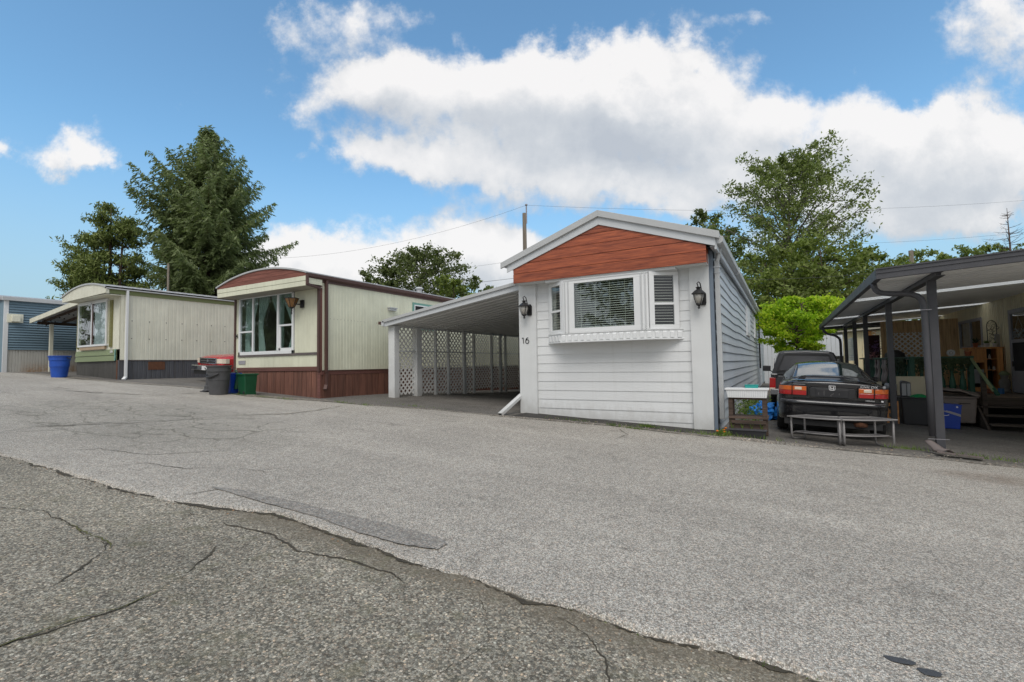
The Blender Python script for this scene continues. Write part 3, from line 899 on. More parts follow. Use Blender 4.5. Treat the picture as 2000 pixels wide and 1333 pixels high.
def window(parent, x0, x1, y, z0, z1, fw=.06, depth=.05, frame='vinyl', glass='glass', split=None, backdrop='dark', name='window', bars_v=()):
    """a window facing -Y: frame with panes set back in it; split = z of the meeting rail"""
    b = MB()
    b.box(x0, x1, y - .012, y + depth, z0, z0 + fw); b.box(x0, x1, y - .012, y + depth, z1 - fw, z1)
    b.box(x0, x0 + fw, y - .010, y + depth, z0 + fw, z1 - fw); b.box(x1 - fw, x1, y - .010, y + depth, z0 + fw, z1 - fw)
    if split: b.box(x0 + fw, x1 - fw, y - .006, y + depth, split - .02, split + .022)
    for bx in bars_v: b.box(bx - .022, bx + .022, y - .008, y + depth, z0 + fw, z1 - fw)
    w = b.build(name, frame, parent, bevel=.003)
    MB().box(x0 + fw, x1 - fw, y + depth - .022, y + depth - .016, z0 + fw, z1 - fw).build('pane', glass, w)
    return w


def slats(x0, x1, y, z0, z1, step, tilt=.012):
    b = MB()
    z = z1
    while z > z0:
        b.hexa([(x0, y, z - tilt), (x1, y, z - tilt), (x1, y + .024, z + tilt * .2), (x0, y + .024, z + tilt * .2), (x0, y, z - tilt + .007), (x1, y, z - tilt + .007), (x1, y + .024, z + tilt * .2 + .003), (x0, y + .024, z + tilt * .2 + .003)])
        z -= step
    n = max(2, int((x1 - x0) / .28))
    for i in range(n):
        x = x0 + (x1 - x0) * (i + .4) / n
        b.box(x, x + .006, y - .003, y - .001, z0, z1)
    return b


H16 = thing('mobile_home', 'white mobile home with red cedar gable, bay window and number 16', 'mobile home', (-2.05, 0, .08), group='mobile homes along the street')


def home16():
    H = H16
    # wall body, hollow so the window shows a dark room; front wall has the bay opening
    b = MB()
    b.box(-4.04, -.06, .04, .10, -.15, 1.80); b.box(-4.04, -3.2, .04, .10, 1.80, 3.4); b.box(-.62, -.06, .04, .10, 1.80, 3.4)
    b.box(-3.2, -.62, .04, .10, 3.05, 3.4)
    b.box(-4.04, -3.98, .10, 24, -.3, 3.4)
    b.build('wall', 'white', H)
    b = MB(); b.box(-3.97, -.06, 3.2, 3.26, .5, 3.38); b.box(-3.97, -.06, .11, 3.2, .6, .66); b.box(-3.97, -.06, .11, 3.2, 3.3, 3.34)
    b.build('room', 'roomwarm', H)
    # front lap siding, each board its own
    bm = {}
    z = .135 - 3 * 0 ; z = -.06
    def lap(x0, x1, z0, h, nm='siding_board'):
        b = MB()
        b.prism([(.040, z0 - .002), (.017, z0 - .002), (.017, z0 + .008), (.028, z0 + h), (.040, z0 + h)], 0, x0, x1)
        return b.build(nm, 'board', H)
    zz = [-.06 + .1945 * i + .0 for i in range(18)]
    for z0 in zz:
        if z0 > 3.25: continue
        h = .1945
        if z0 < 1.72: lap(-3.67, -.38, z0, h)
        else:
            lap(-3.67, -3.3, z0, h); lap(-.68, -.38, z0, h)
    # boxed corner columns
    for (x0, x1, zb) in ((-4.09, -3.66, .185), (-.40, -.05, .03)):
        b = MB().box(x0, x1, -.05, .09, zb, 3.30); b.build('corner_column', 'white', H, bevel=.006)
    # foundation strip below the siding
    MB().box(-3.66, -.40, .03, .09, -.2, .14).build('foundation', 'soil', H)
    # blue-grey corner trim behind the column
    MB().box(-.048, .012, .0, .16, .0, 3.36).build('corner_trim', 'bluestrip', H)
    # side siding: long wavy vinyl boards
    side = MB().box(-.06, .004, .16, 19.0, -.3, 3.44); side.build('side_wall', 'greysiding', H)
    n = 18; pitch = .1945
    for i in range(n):
        z0 = -.08 + i * pitch
        segs = 60
        def fn(u, v, z0=z0, i=i):
            y = .17 + u ** 1.5 * 18.8
            amp = .024 * smst(.9, 3.2, z0) * exp(-((y - 4.5) / 5.5) ** 2)
            wz = amp * sin(y * 1.15 + .5) + .5 * amp * sin(y * 2.3 + i * .15)
            wx = .4 * amp * sin(y * 1.4 + i * .1)
            if v == 0: return (.006, y, z0 + wz - .001)
            if v < .3: return (.036 + wx, y, z0 + wz)
            if v < .6: return (.036 + wx, y, z0 + .012 + wz)
            return (.013 + wx, y, z0 + pitch + wz)
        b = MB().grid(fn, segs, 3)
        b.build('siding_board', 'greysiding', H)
    # rear addition, lower roof
    b = MB().box(-.9, -.02, 19.0, 25.5, -.3, 3.05)
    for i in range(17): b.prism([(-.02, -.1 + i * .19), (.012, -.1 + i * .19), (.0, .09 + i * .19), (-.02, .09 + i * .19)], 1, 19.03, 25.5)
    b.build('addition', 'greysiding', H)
    # side windows and a dark pipe
    for (y0, y1, z0, z1) in ((8.4, 10.1, 2.15, 3.18), (13.3, 14.3, 2.25, 3.16)):
        b = MB().box(.02, .075, y0, y1, z0, z1)
        w = b.build('side_window', 'vinyl', H, bevel=.005)
        MB().box(.074, .079, y0 + .12, (y0 + y1) / 2 - .04, z0 + .1, z1 - .1).box(.074, .079, (y0 + y1) / 2 + .04, y1 - .12, z0 + .1, z1 - .1).build('pane', 'sheer', w)
    MB().tube([(.07, 17.2, 3.3), (.07, 17.2, .9)], .035).build('vent_pipe', 'black', H)
    # gable boards
    apex = (-2.05, 4.10)
    z0 = 3.085; step = .212
    k = 0
    while z0 < 4.06:
        z1 = min(z0 + step - .008, 4.09)
        outl = clip_band(z0, z1, apex, 0, 0)
        b = MB().prism(outl, 1, -.352 + .004 * (k % 2), -.325)
        b.build('gable_board', 'cedar', H, fix=True, bevel=.003)
        # recessed joint strip behind
        z0 += step; k += 1
    # gable backing and box under it (soffit)
    b = MB().prism([(-4.04, 3.09), (-.055, 3.09), (-.055, 3.39), (-2.05, 4.08), (-4.04, 3.39)], 1, -.325, .05)
    b.build('gable_box', 'cedar', H, fix=True)
    MB().box(-4.045, -.05, -.322, .02, 3.075, 3.088).build('soffit', 'white', H)
    # fascia: painted board below, grey metal cap above, each slope a board
    def slope(x0, z0, x1, z1, h, y0, y1, name, m):
        b = MB().prism([(x0, z0), (x1, z1), (x1, z1 + h), (x0, z0 + h)], 1, y0, y1)
        return b.build(name, m, H, fix=True, bevel=.004)
    slope(-4.20, 3.34, -2.05, 4.085, .165, -.375, -.354, 'fascia_board', 'fasciaw')
    slope(-2.05, 4.085, .115, 3.355, .165, -.375, -.354, 'fascia_board', 'fasciaw')
    slope(-4.34, 3.44, -2.05, 4.245, .13, -.42, -.376, 'roof_edge_cap', 'metalwhite')
    slope(-2.05, 4.245, .19, 3.475, .13, -.42, -.376, 'roof_edge_cap', 'metalwhite')
    # roof sheets
    b = MB().prism([(-4.34, 3.545), (-2.05, 4.345), (.19, 3.575), (.19, 3.52), (-2.05, 4.29), (-4.34, 3.49)], 1, -.374, 19.2)
    b.build('roof', 'metalwhite', H, fix=True)
    # long eave: metal fascia, gutter and its joints
    b = MB().box(.10, .135, -.35, 19.1, 3.30, 3.52).box(.02, .10, -.30, 19.1, 3.36, 3.38)
    b.build('side_soffit', 'fasciaw', H)
    b = MB().prism([(.137, 3.40), (.19, 3.40), (.235, 3.43), (.245, 3.52), (.235, 3.53), (.137, 3.53)], 1, -.33, 19.15)
    gt = b.build('gutter', 'metalwhite', H, fix=True)
    b = MB()
    for y in (3.2, 7.3, 11.4, 15.5): b.prism([(.135, 3.392), (.195, 3.392), (.243, 3.425), (.253, 3.54), (.135, 3.54)], 1, y, y + .06)
    b.build('gutter_joint', 'vinyl', gt, fix=True)
    # downspout at the front corner
    b = MB()
    b.bar((.14, .10, 3.42), (.12, .10, 3.30), .075, .06); b.bar((.12, .10, 3.31), (.075, .14, 3.18), .075, .06); b.bar((.075, .14, 3.2), (.075, .14, .22), .085, .06, up=(0, 1, 0))
    b.build('downspout', 'metalwhite', H, bevel=.006)
    b = MB().box(.02, .13, .10, .19, 3.05, 3.075); b.box(.02, .13, .10, .19, 2.95, 2.96)
    b.build('downspout_strap', 'fasciaw', H)
    # loose downspout length leaning out of the left corner
    b = MB().bar((-4.10, .05, .60), (-4.17, -.80, .235), .10, .07)
    b.build('downspout_end', 'white', H, bevel=.004)
    MB().bar((-4.1705, -.802, .2352), (-4.1708, -.8055, .2338), .08, .05).build('downspout_mouth', 'dark', H)
    # number
    def stroke(name, pts, r):
        MB().tube([(x, -.056, z) for (x, z) in pts], r, 6).build(name, 'black', H)
    stroke('house_number', [(-4.012, 1.872), (-3.985, 1.885), (-3.98, 1.87), (-3.978, 1.80), (-3.975, 1.76)], .009)
    six = [(-3.87 + .012, 1.885)]
    for a in np.linspace(115, 480, 22):
        rr = 1.0
        six.append((-3.885 + .040 * cos(radians(a)), 1.80 + .042 * sin(radians(a))))
    six = [(-3.862, 1.888), (-3.895, 1.872), (-3.918, 1.842)] + [(-3.883 + .040 * cos(radians(a)), 1.80 + .043 * sin(radians(a))) for a in np.linspace(165, 500, 20)]
    stroke('house_number', six, .009)
    # ------------------------------------------------ bay window
    B = MB()
    yb = -.31
    # head board
    B.box(-3.30, -.60, -.30, .03, 3.035, 3.075)
    bay = B.build('bay_window', 'white', H)
    # three faces: left angled, centre, right angled
    zt, zb = 3.03, 1.93
    L0, L1, R1, R0 = Vector((-3.32, -.0, 0)), Vector((-2.86, yb, 0)), Vector((-1.10, yb, 0)), Vector((-.62, 0, 0))
    def panel(a, b_, z0, z1, th, fw, name, m, parent, split=None, holes=None):
        """frame in the vertical plane from a to b_ (viewed from outside), thickness th outward"""
        d = (b_ - a).normalized(); nrm = Vector((d.y, -d.x, 0)) * th
        def P(s, z, o): 
            q = a + d * s + nrm * o
            return (q.x, q.y, z)
        Lh = (b_ - a).length
        mb = MB()
        def bx(s0, s1, q0, q1, o0=0, o1=1):
            mb.hexa([P(s0, q0, o1), P(s1, q0, o1), P(s1, q0, o0), P(s0, q0, o0), P(s0, q1, o1), P(s1, q1, o1), P(s1, q1, o0), P(s0, q1, o0)])
        bx(0, Lh, z0, z0 + fw[1]); bx(0, Lh, z1 - fw[1], z1)
        bx(0, fw[0], z0 + fw[1], z1 - fw[1]); bx(Lh - fw[0], Lh, z0 + fw[1], z1 - fw[1])
        if split: bx(fw[0], Lh - fw[0], split - .022, split + .022, 0, .9)
        o = mb.build(name, m, parent, bevel=.004)
        return o, P, Lh
    fr, P, Lh = panel(L1, R1, zb, zt, .05, (.15, .085), 'centre_frame', 'vinyl', bay)
    mb = MB().box(L1.x + .20, R1.x - .205, yb - .035, yb - .029, zb + .085, zt - .09)
    pass
    fx0, fx1 = -2.615, -1.375
    MB().box(L1.x + .15, fx0, yb - .049, yb - .01, zb + .085, zt - .085).box(fx1, R1.x - .15, yb - .049, yb - .01, zb + .085, zt - .085).build('window_frame', 'vinyl', bay)
    MB().box(fx0, fx1, yb - .030, yb - .026, zb + .085, zt - .085).build('pane', 'glass', bay)
    slats(fx0 + .005, fx1 - .005, yb + .004, zb + .09, zt - .09, .045).build('blind', 'slat', bay, kind='stuff')
    for (a, b_, nm) in ((L0, L1, 'left'), (R1, R0, 'right')):
        d = (b_ - a).normalized(); nv = Vector((d.y, -d.x, 0))
        fr, P, Lh = panel(a, b_, zb, zt, .045, (.095, .075), 'side_frame', 'vinyl', bay, split=2.41)
        for (q0, q1) in ((zb + .075, 2.388), (2.432, zt - .075)):
            pa = a + d * .095 + nv * .02; pb = b_ - d * .095 + nv * .02
            mb = MB().add([(pa.x, pa.y, q0), (pb.x, pb.y, q0), (pb.x, pb.y, q1), (pa.x, pa.y, q1)], [(0, 1, 2, 3)])
            mb.build('pane', 'glass', bay)
        # blind behind the pane
        mb = MB(); z = zt - .08
        while z > zb + .08:
            pa = a + d * .10 - nv * .02; pb = b_ - d * .10 - nv * .02
            mb.bar((pa.x, pa.y, z), (pb.x, pb.y, z), .016, .006)
            z -= .055
        mb.build('blind', 'slat', bay, kind='stuff')
    # solid room side under and over, and beaded trim ropes at the mullions
    for (x, y) in ((-2.82, yb - .055), (-2.745, yb - .06), (-1.155, yb - .055), (-1.23, yb - .06)):
        mb = MB(); z = zb
        while z < zt - .02:
            mb.bar((x - .016, y, z), (x + .016, y - .004, z + .026), .012, .012, up=(0, 1, 0)); z += .032
        mb.build('rope_trim', 'vinyl', bay, kind='stuff')
    mb = MB(); x = -2.85
    while x < -1.12:
        mb.bar((x, yb - .055, 3.008), (x + .03, yb - .06, 3.028), .012, .012, up=(0, 1, 0)); x += .036
    mb.build('rope_trim', 'vinyl', bay, kind='stuff')
    # moulded sill box with dentils
    sill = [(-3.38, .02), (-2.93, -.345), (-1.03, -.345), (-.55, .02)]
    mb = MB().prism([(p[0], p[1]) for p in sill], 2, 1.735, 1.925)
    sb = mb.build('sill_box', 'vinyl', bay, fix=True, bevel=.004)
    mb = MB().prism([(-3.40, .02), (-2.94, -.365), (-1.02, -.365), (-.53, .02)], 2, 1.728, 1.752).build('sill_lip', 'vinyl', bay, fix=True)
    mb = MB().prism([(-3.40, .02), (-2.94, -.36), (-1.02, -.36), (-.53, .02)], 2, 1.912, 1.93).build('sill_cap', 'vinyl', bay, fix=True)
    def dent(a, b_, nn):
        a, b_ = Vector(a), Vector(b_); d = (b_ - a).normalized(); nv = Vector((d.y, -d.x, 0)); L = (b_ - a).length
        for i in range(nn):
            s = L * (i + .5) / nn; w = L / nn * .52
            c = a + d * s
            p0, p1 = c - d * w / 2, c + d * w / 2
            q0, q1 = p0 + nv * .022, p1 + nv * .022
            MB().hexa([(q0.x, q0.y, 1.765), (q1.x, q1.y, 1.765), (p1.x, p1.y, 1.765), (p0.x, p0.y, 1.765), (q0.x, q0.y, 1.868), (q1.x, q1.y, 1.868), (p1.x, p1.y, 1.89), (p0.x, p0.y, 1.89)]).build('dentil', 'vinyl', bay)
    dent((-3.38, .02, 0), (-2.93, -.345, 0), 4); dent((-2.93, -.345, 0), (-1.03, -.345, 0), 14); dent((-1.03, -.345, 0), (-.55, .02, 0), 4)


home16()


def lantern(x, z, label, side):
    t = thing('wall_lantern', label, 'wall lantern', (x, -.05, z), group='carriage lanterns on the white home')
    MB().prism([(x - .05 + side * .05, z - .12), (x + .05 + side * .05, z - .12), (x + .06 + side * .05, z - .08), (x + .06 + side * .05, z + .09), (x + .03 + side * .05, z + .13), (x - .03 + side * .05, z + .13), (x - .06 + side * .05, z + .09), (x - .06 + side * .05, z - .08)], 1, -.075, -.052).build('back_plate', 'black', t, fix=True)
    cx, cy = x, -.22
    pts = [(x + side * .05, -.075, z - .03), (x + side * .05, -.13, z + .08), (x + side * .03, -.19, z + .27), (x + side * .01, -.22, z + .30), (x - side * .02, -.23, z + .275), (x, -.22, z + .20)]
    MB().tube(pts, .011, 8).build('scroll_arm', 'black', t, smooth=True)
    MB().lathe((cx, cy, z), [(.012, .21), (.05, .20), (.04, .185), (.03, .165), (.075, .135), (.10, .11), (.125, .085), (.125, .075), (.10, .07)], 12).build('cap', 'black', t, smooth=False)
    MB().lathe((cx, cy, z), [(.088, .07), (.078, -.0), (.045, -.10)], 12).build('glass_shade', 'frost', t, smooth=True)
    b = MB()
    for k in range(4):
        a = pi / 4 + k * pi / 2
        b.tube([(cx + .112 * cos(a), cy + .112 * sin(a), z + .07), (cx + .092 * cos(a), cy + .092 * sin(a), z - .02), (cx + .048 * cos(a), cy + .048 * sin(a), z - .125)], .007, 5)
    b.build('cage', 'black', t)
    MB().lathe((cx, cy, z), [(.05, -.10), (.05, -.125), (.022, -.145), (.012, -.16), (.024, -.175), (.02, -.192), (.004, -.2)], 12).build('finial', 'black', t, smooth=True)


lantern(-3.86, 2.50, 'black carriage lantern on the white corner column above the number 16', 1)
lantern(-.215, 2.46, 'black carriage lantern on the white column right of the bay window', 1)

# ================================================================ carport
def carport():
    T = thing('carport', 'white lean-to carport with lattice wall between the cream and white homes', 'carport', (-6.4, 4, .35))
    def zu(x): return 2.43 + (x + 8.6) * .1475      # underside of the roof
    Y1 = 12.6
    # roof pans run across the slope
    pw = .31; n = int((Y1 - .36) / pw)
    b = MB()
    x0, x1 = -8.62, -4.06
    def P(x, z): return (x, zu(x) + z)
    prof = [(0, 0), (.02, .035), (.09, .035), (.10, 0), (pw - .012, 0), (pw - .006, .035), (pw, .035), (pw, .06), (0, .06)]
    vs = []
    for x in (x0, x1):
        for (y, z) in prof: vs.append((x, y, zu(x) + z))
    k = len(prof)
    b.add(vs, [tuple(range(k)), tuple(range(k, 2 * k))[::-1]] + [(i, i + k, (i + 1) % k + k, (i + 1) % k) for i in range(k)])
    me = b.mesh('roof_pan', 'pan')
    for i in range(n): piece('roof_pan', me, T, (0, .40 + i * pw, 0))
    # front fascia: lower board and proud lip above
    b = MB().prism([(-8.66, 2.40), (-4.07, 3.085), (-4.07, 3.235), (-8.66, 2.53)], 1, .34, .37); b.build('fascia_board', 'fasciaw', T, fix=True, bevel=.004)
    b = MB().prism([(-8.69, 2.515), (-4.07, 3.215), (-4.07, 3.295), (-8.69, 2.595)], 1, .30, .338); b.build('roof_edge', 'metalwhite', T, fix=True, bevel=.004)
    b = MB().box(-8.72, -8.63, .30, Y1, 2.43, 2.56); b.build('side_gutter', 'fasciaw', T)
    MB().box(-8.78, -8.72, .25, .36, 2.47, 2.55).build('gutter_end', 'brown', T)
    # posts
    for (xa, xb, ya, yb, zb) in ((-8.62, -8.39, .48, .68, .38), (-8.60, -8.40, 1.44, 1.66, .36)):
        MB().box(xa, xb, ya, yb, zb - .02, 2.44).build('post', 'white', T, bevel=.005)
    for y in (2.38, 3.04, 3.94, 4.52, 5.70, 6.34, 6.72, 7.9, 8.6, 9.6, 10.6):
        w = .12 if y in (3.94, 6.34) else .075
        MB().box(-8.50, -8.42, y - w / 2, y + w / 2, g(-8.46, y) - .03, 2.45).build('stud', 'white', T)
    MB().box(-8.49, -8.45, .70, 10.6, 1.70, 1.735).build('rail', 'white', T)
    MB().box(-8.49, -8.45, .70, 10.6, 2.40, 2.45).build('rail', 'white', T)
    # lattice panels between the studs
    ys = [.70, 1.44, 2.34, 3.0, 3.88, 4.48, 5.66, 6.28, 6.68, 7.86, 8.56, 9.56, 10.56]
    def lattice(y0, y1, z0, z1, pitch, w, x):
        b = MB()
        H = z1 - z0; L = y1 - y0
        for sgn, dx in ((1, 0), (-1, .008)):
            s = -H
            while s < L + H:
                # line y = y0 + s + sgn-direction t, clip to the panel
                if sgn > 0: a0, a1 = max(0, -s), min(H, L - s)
                else: a0, a1 = max(0, s - L), min(H, s)
                if a1 - a0 > .03:
                    p = (x + dx, y0 + s + sgn * a0, z0 + a0); q = (x + dx, y0 + s + sgn * a1, z0 + a1)
                    b.bar(p, q, .008, w, up=(0, sgn * -1, 1))
                s += pitch
        return b
    for (a, c) in zip(ys, ys[1:]):
        zb = g(-8.45, (a + c) / 2) + (.05 if a < 4 else .16)
        lattice(a + .02, c, zb, 1.33, .172, .050, -8.53).build('lattice_panel', 'latwhite', T, kind='stuff')
        lattice(a + .02, c, 1.34, 2.42, .172, .042, -8.53).build('lattice_panel', 'latwhite', T, kind='stuff')
    for (x, y) in ((-7.2, 1.75), (-5.6, 2.6), (-4.6, .75)):
        MB().lathe((x, y, zu(x) - .012), [(.045, 0), (.045, .014)], 12).build('spot_fitting', 'plate', T)
    tb = MB(); tb.box(-4.35, -4.22, .36, .40, 3.14, 3.2); 
carport()


# ================================================================ cream home, number 14
def ribwall(x, y0, y1, z0, z1, rib=.10, d=.005, axis=0):
    """corrugated sheet wall; axis 0 = plane x const (faces +X), 1 = plane y const (faces -Y, y0,y1 are x range)"""
    b = MB(); prof = []
    t = y0; n = 0
    while t < y1 - rib:
        prof += [(t, 0), (t + rib * .70, 0), (t + rib * .78, -d), (t + rib * .92, -d)]
        t += rib
    prof += [(t, 0), (y1, 0)]
    vs = []
    for z in (z0, z1):
        for (s, o) in prof:
            vs.append((x + o, s, z) if axis == 0 else (s, x - o, z))
    k = len(prof)
    fs = [(i, i + 1, i + 1 + k, i + k) for i in range(k - 1)]
    return b.add(vs, fs)


def arch(x0, x1, z0, zr, rise, n=20):
    """bow roof outline from x0 to x1"""
    pts = []
    for i in range(n + 1):
        t = i / n
        pts.append((x0 + (x1 - x0) * t, z0 + (zr - z0) * t + rise * (1 - (2 * t - 1) ** 2)))
    return pts


def home14():
    H = thing('mobile_home', 'pale green cream mobile home with brown skirt, arched brown gable and number 14', 'mobile home', (-11.5, -.5, .55), group='mobile homes along the street')
    X0, X1, YF, YB = -13.5, -9.56, -1.05, 17.0
    # side wall sheet
    ribwall(X1, YF + .02, YB, 1.20, 3.72, .105).build('side_wall', 'cream', H)
    b = MB().box(X0, X1 - .02, YF + .02, YF + .06, 1.2, 1.70); b.box(X0, X1 - .02, YF + .02, YF + .06, 3.46, 3.72)
    b.box(X0, -13.30, YF + .02, YF + .06, 1.70, 3.46); b.box(-10.66, X1 - .02, YF + .02, YF + .06, 1.70, 3.46); b.box(X0, X0 + .04, YF + .06, YB, .3, 3.72)
    b.box(X0, X1 - .02, YB - .05, YB, .3, 3.72)
    b.build('wall', 'cream', H)
    MB().box(X0 + .05, X1 - .03, 1.6, 1.65, 1.2, 3.7).box(X0 + .05, X1 - .03, YF + .07, 1.6, 1.15, 1.2).build('room', 'roomwarm', H)
    ribwall(YF + .018, -10.62, X1 - .03, 1.72, 3.45, .11, .008, 1).build('front_sheet', 'cream', H)
    ribwall(YF + .018, -13.5, X1 - .03, 1.32, 1.63, .11, .008, 1).build('front_sheet', 'cream', H)
    MB().box(-13.32, X1 + .0, YF - .008, YF + .016, 1.635, 1.70).build('trim_strip', 'greybrown', H)
    MB().box(-13.36, X1 + .02, YF - .02, YF + .018, 1.20, 1.315).build('base_band', 'skirtband', H, bevel=.004)
    MB().box(X1 - .01, X1 + .03, YF, YB, 1.09, 1.20).build('base_band', 'skirtband', H, bevel=.004)
    MB().box(X1 + .0, X1 + .045, YF, YB, 1.195, 1.215).build('trim_strip', 'brown', H)
    MB().box(X0 - .02, X0 + .05, YF - .015, YF + .03, .65, 3.45).build('corner_trim', 'brown', H)
    MB().box(X1 - .10, X1 + .004, YF - .02, YF + .05, .40, 3.47).build('corner_trim', 'skirtband', H, bevel=.004)
    # skirt boards
    x = X0 + .12
    i = 0
    while x < X1 - .12:
        w = .192
        b = MB().box(x, x + w - .012, YF + .006 - .003 * (i % 2), YF + .03, g(x, -1) - .08, 1.195); b.build('skirt_board', 'skirt14', H); x += w; i += 1
    MB().box(X0, X1, YF + .03, YF + .06, .2, 1.2).build('skirt_backing', 'brown', H)
    me = MB().box(0, .03, 0, .238, -.9, 0).mesh('skirt_board', 'skirt14')
    y = YF + .06; i = 0
    while y < 11:
        piece('skirt_board', me, H, (X1 - .006 - .003 * (i % 2), y, 1.088)); y += .25; i += 1
    MB().box(X1 - .05, X1 - .01, YF + .04, YB, -.1, 1.1).build('skirt_backing', 'brown', H)
    # roof
    RA = arch(X0 - .10, X1 + .10, 3.72, 3.76, .30)
    low = [(x, z - .035) for (x, z) in RA][::-1]
    MB().prism(RA + low, 1, YF - .52, YB).build('roof', 'roofing', H, fix=True)
    # arched gable: boards over, cream fascia below
    def archz(x):
        t = (x - (X0 - .10)) / (X1 - X0 + .20); return 3.72 + .04 * t + .30 * (1 - (2 * t - 1) ** 2) - .036
    base0, base1 = 3.66, 3.69
    for k in range(3):
        za, zb = 3.665 + k * .115, 3.665 + (k + 1) * .115 - .006
        xs = [x for x in np.linspace(X0 - .06, X1 + .06, 60) if archz(x) > za + .006]
        if len(xs) < 3: continue
        top = [(float(x), min(zb, archz(x) - .002)) for x in xs]
        poly = [(float(xs[0]), za), (float(xs[-1]), za)] + top[::-1]
        MB().prism(poly, 1, YF - .505, YF - .48).build('gable_board', 'arch14', H, fix=True)
    MB().prism([(X0 - .09, 3.70)] + [(x, z + .012) for (x, z) in RA] + [(x, z - .03) for (x, z) in RA][::-1], 1, YF - .535, YF - .521).build('gable_edge', 'metalwhite', H, fix=True)
    MB().box(X0 - .06, X1 + .06, YF - .50, YF - .47, 3.41, 3.535).box(X0 - .06, X1 + .06, YF - .508, YF - .47, 3.54, 3.662).build('fascia_board', 'cream', H, bevel=.004)
    MB().box(X0 - .04, X1 + .04, YF - .47, YF + .03, 3.405, 3.43).build('soffit', 'beige', H)
    MB().box(X1 + .03, X1 + .055, YF - .48, YF + .0, 3.47, 3.73).box(X0 - .055, X0 - .03, YF - .48, YF, 3.45, 3.73).build('return_board', 'cream', H)
    # brown gutter, spouts
    b = MB().prism([(X1 + .005, 3.62), (X1 + .06, 3.62), (X1 + .10, 3.66), (X1 + .11, 3.735), (X1 + .005, 3.735)], 1, YF - .50, YB); b.build('gutter', 'brown', H, fix=True)
    MB().box(X1 + .012, X1 + .03, YF, YB, 3.56, 3.62).build('gutter_board', 'brown', H)
    b = MB().bar((X1 + .09, YF - .485, 3.70), (X1 + .09, YF - .485, 3.42), .06, .06, up=(0, 1, 0)); b.bar((X1 + .09, YF - .485, 3.44), (X1 + .01, YF - .03, 3.40), .06, .06); b.bar((X1 - .02, YF - .05, 3.42), (X1 - .02, YF - .05, 1.18), .07, .05, up=(0, 1, 0))
    b.build('downspout', 'brown', H, bevel=.005)
    b = MB().bar((X1 + .05, YF + .14, 3.62), (X1 + .05, YF + .14, .80), .085, .06, up=(0, 1, 0)); b.bar((X1 + .05, YF + .14, .82), (X1 + .12, YF + .05, .70), .085, .06)
    b.build('downspout', 'brown', H, bevel=.005)
    b = MB().box(X1, X1 + .1, YF + .09, YF + .19, 1.15, 1.18).build('spout_strap', 'brown', H)
    # picture window: fixed light between two opening ones
    y = YF - .015
    b = MB(); x0, x1, z0, z1 = -13.28, -10.68, 1.69, 3.435
    f = .075
    b.box(x0, x1, y, y + .07, z0, z0 + f + .02).box(x0, x1, y, y + .07, z1 - f * .7, z1).box(x0, x0 + f, y, y + .07, z0, z1).box(x1 - f, x1, y, y + .07, z0, z1)
    b.box(-12.60, -12.54, y, y + .06, z0 + f, z1 - .04).box(-11.42, -11.34, y, y + .06, z0 + f, z1 - .04)
    b.box(x0 + f, -12.6, y + .004, y + .05, 2.36, 2.41).box(-11.34, x1 - f, y + .004, y + .05, 2.47, 2.52)
    b.box(-11.35, -11.26, y + .01, y + .05, z0 + f, 2.47).box(-11.34, x1 - f, y + .01, y + .05, z0 + f, z0 + f + .09)
    w = b.build('picture_window', 'vinyl', H, bevel=.004)
    for (a, c, za, zb) in ((x0 + f, -12.60, z0 + .09, 2.36), (x0 + f, -12.60, 2.41, z1 - .05), (-12.54, -11.42, z0 + .09, z1 - .05), (-11.26, x1 - f, z0 + .17, 2.47), (-11.34, x1 - f, 2.52, z1 - .05)):
        MB().box(a, c, y + .030, y + .034, za, zb).build('pane', 'glassd', w)
    # curtains tied back
    def curtain(xa, xb, ya, tie, m='curtain', z0=1.75, z1=3.42, flip=False):
        def fn(u, v):
            z = z1 + (z0 - z1) * v
            wv = 1 - .62 * smst(0, tie, v) + .25 * smst(tie, 1, v)
            wdt = (xb - xa) * wv
            x = (xb - wdt * (1 - u)) if flip else xa + wdt * u
            return (x, ya + .03 * sin(u * 28) , z)
        return MB().grid(fn, 60, 14).build('curtain', m, w, smooth=True)
    curtain(-11.40, -10.72, -.88, .62, flip=True); curtain(-11.95, -11.38, -.87, .5, flip=True)
    curtain(-13.22, -12.60, -.88, .85); curtain(-12.56, -12.05, -.87, .5)
    # number and nameplate
    text_mesh('house_number', '14', .20, .006, 'black', (-13.40, YF - .01, 2.27), (pi / 2, 0, 0), H, .0, .75)
    MB().box(-13.29, -12.95, YF + .0, YF + .016, 1.42, 1.53).build('nameplate', 'greytrim', H)
    # kitchen window on the side with teal surround
    b = MB().box(X1 + .0, X1 + .03, 2.55, 3.65, 2.5, 3.40); sw = b.build('side_window', 'tealtrim', H)
    MB().box(X1 + .031, X1 + .04, 2.62, 3.58, 2.55, 3.33).build('sash', 'vinyl', sw); MB().box(X1 + .041, X1 + .046, 2.66, 3.08, 2.6, 3.29).box(X1 + .041, X1 + .046, 3.12, 3.54, 2.6, 3.29).build('pane', 'dark', sw)
    MB().box(X1, X1 + .09, 1.42, 1.72, 3.03, 3.11).box(X1, X1 + .12, 1.40, 1.74, 3.10, 3.125).build('vent_hood', 'metalwhite', H)
    MB().lathe((X1 - .6, 3.6, 3.9), [(.10, 0), (.10, .12), (.16, .14), (.10, .2)], 14).build('roof_vent', 'metalwhite', H)
    b = MB()
    y = YF + .3
    while y < 6: b.box(X1 + .002, X1 + .008, y, y + .012, 2.60, 2.612); y += .12 if y < .4 else .5
    b.build('screw_row', 'greybrown', H, kind='stuff')


home14()


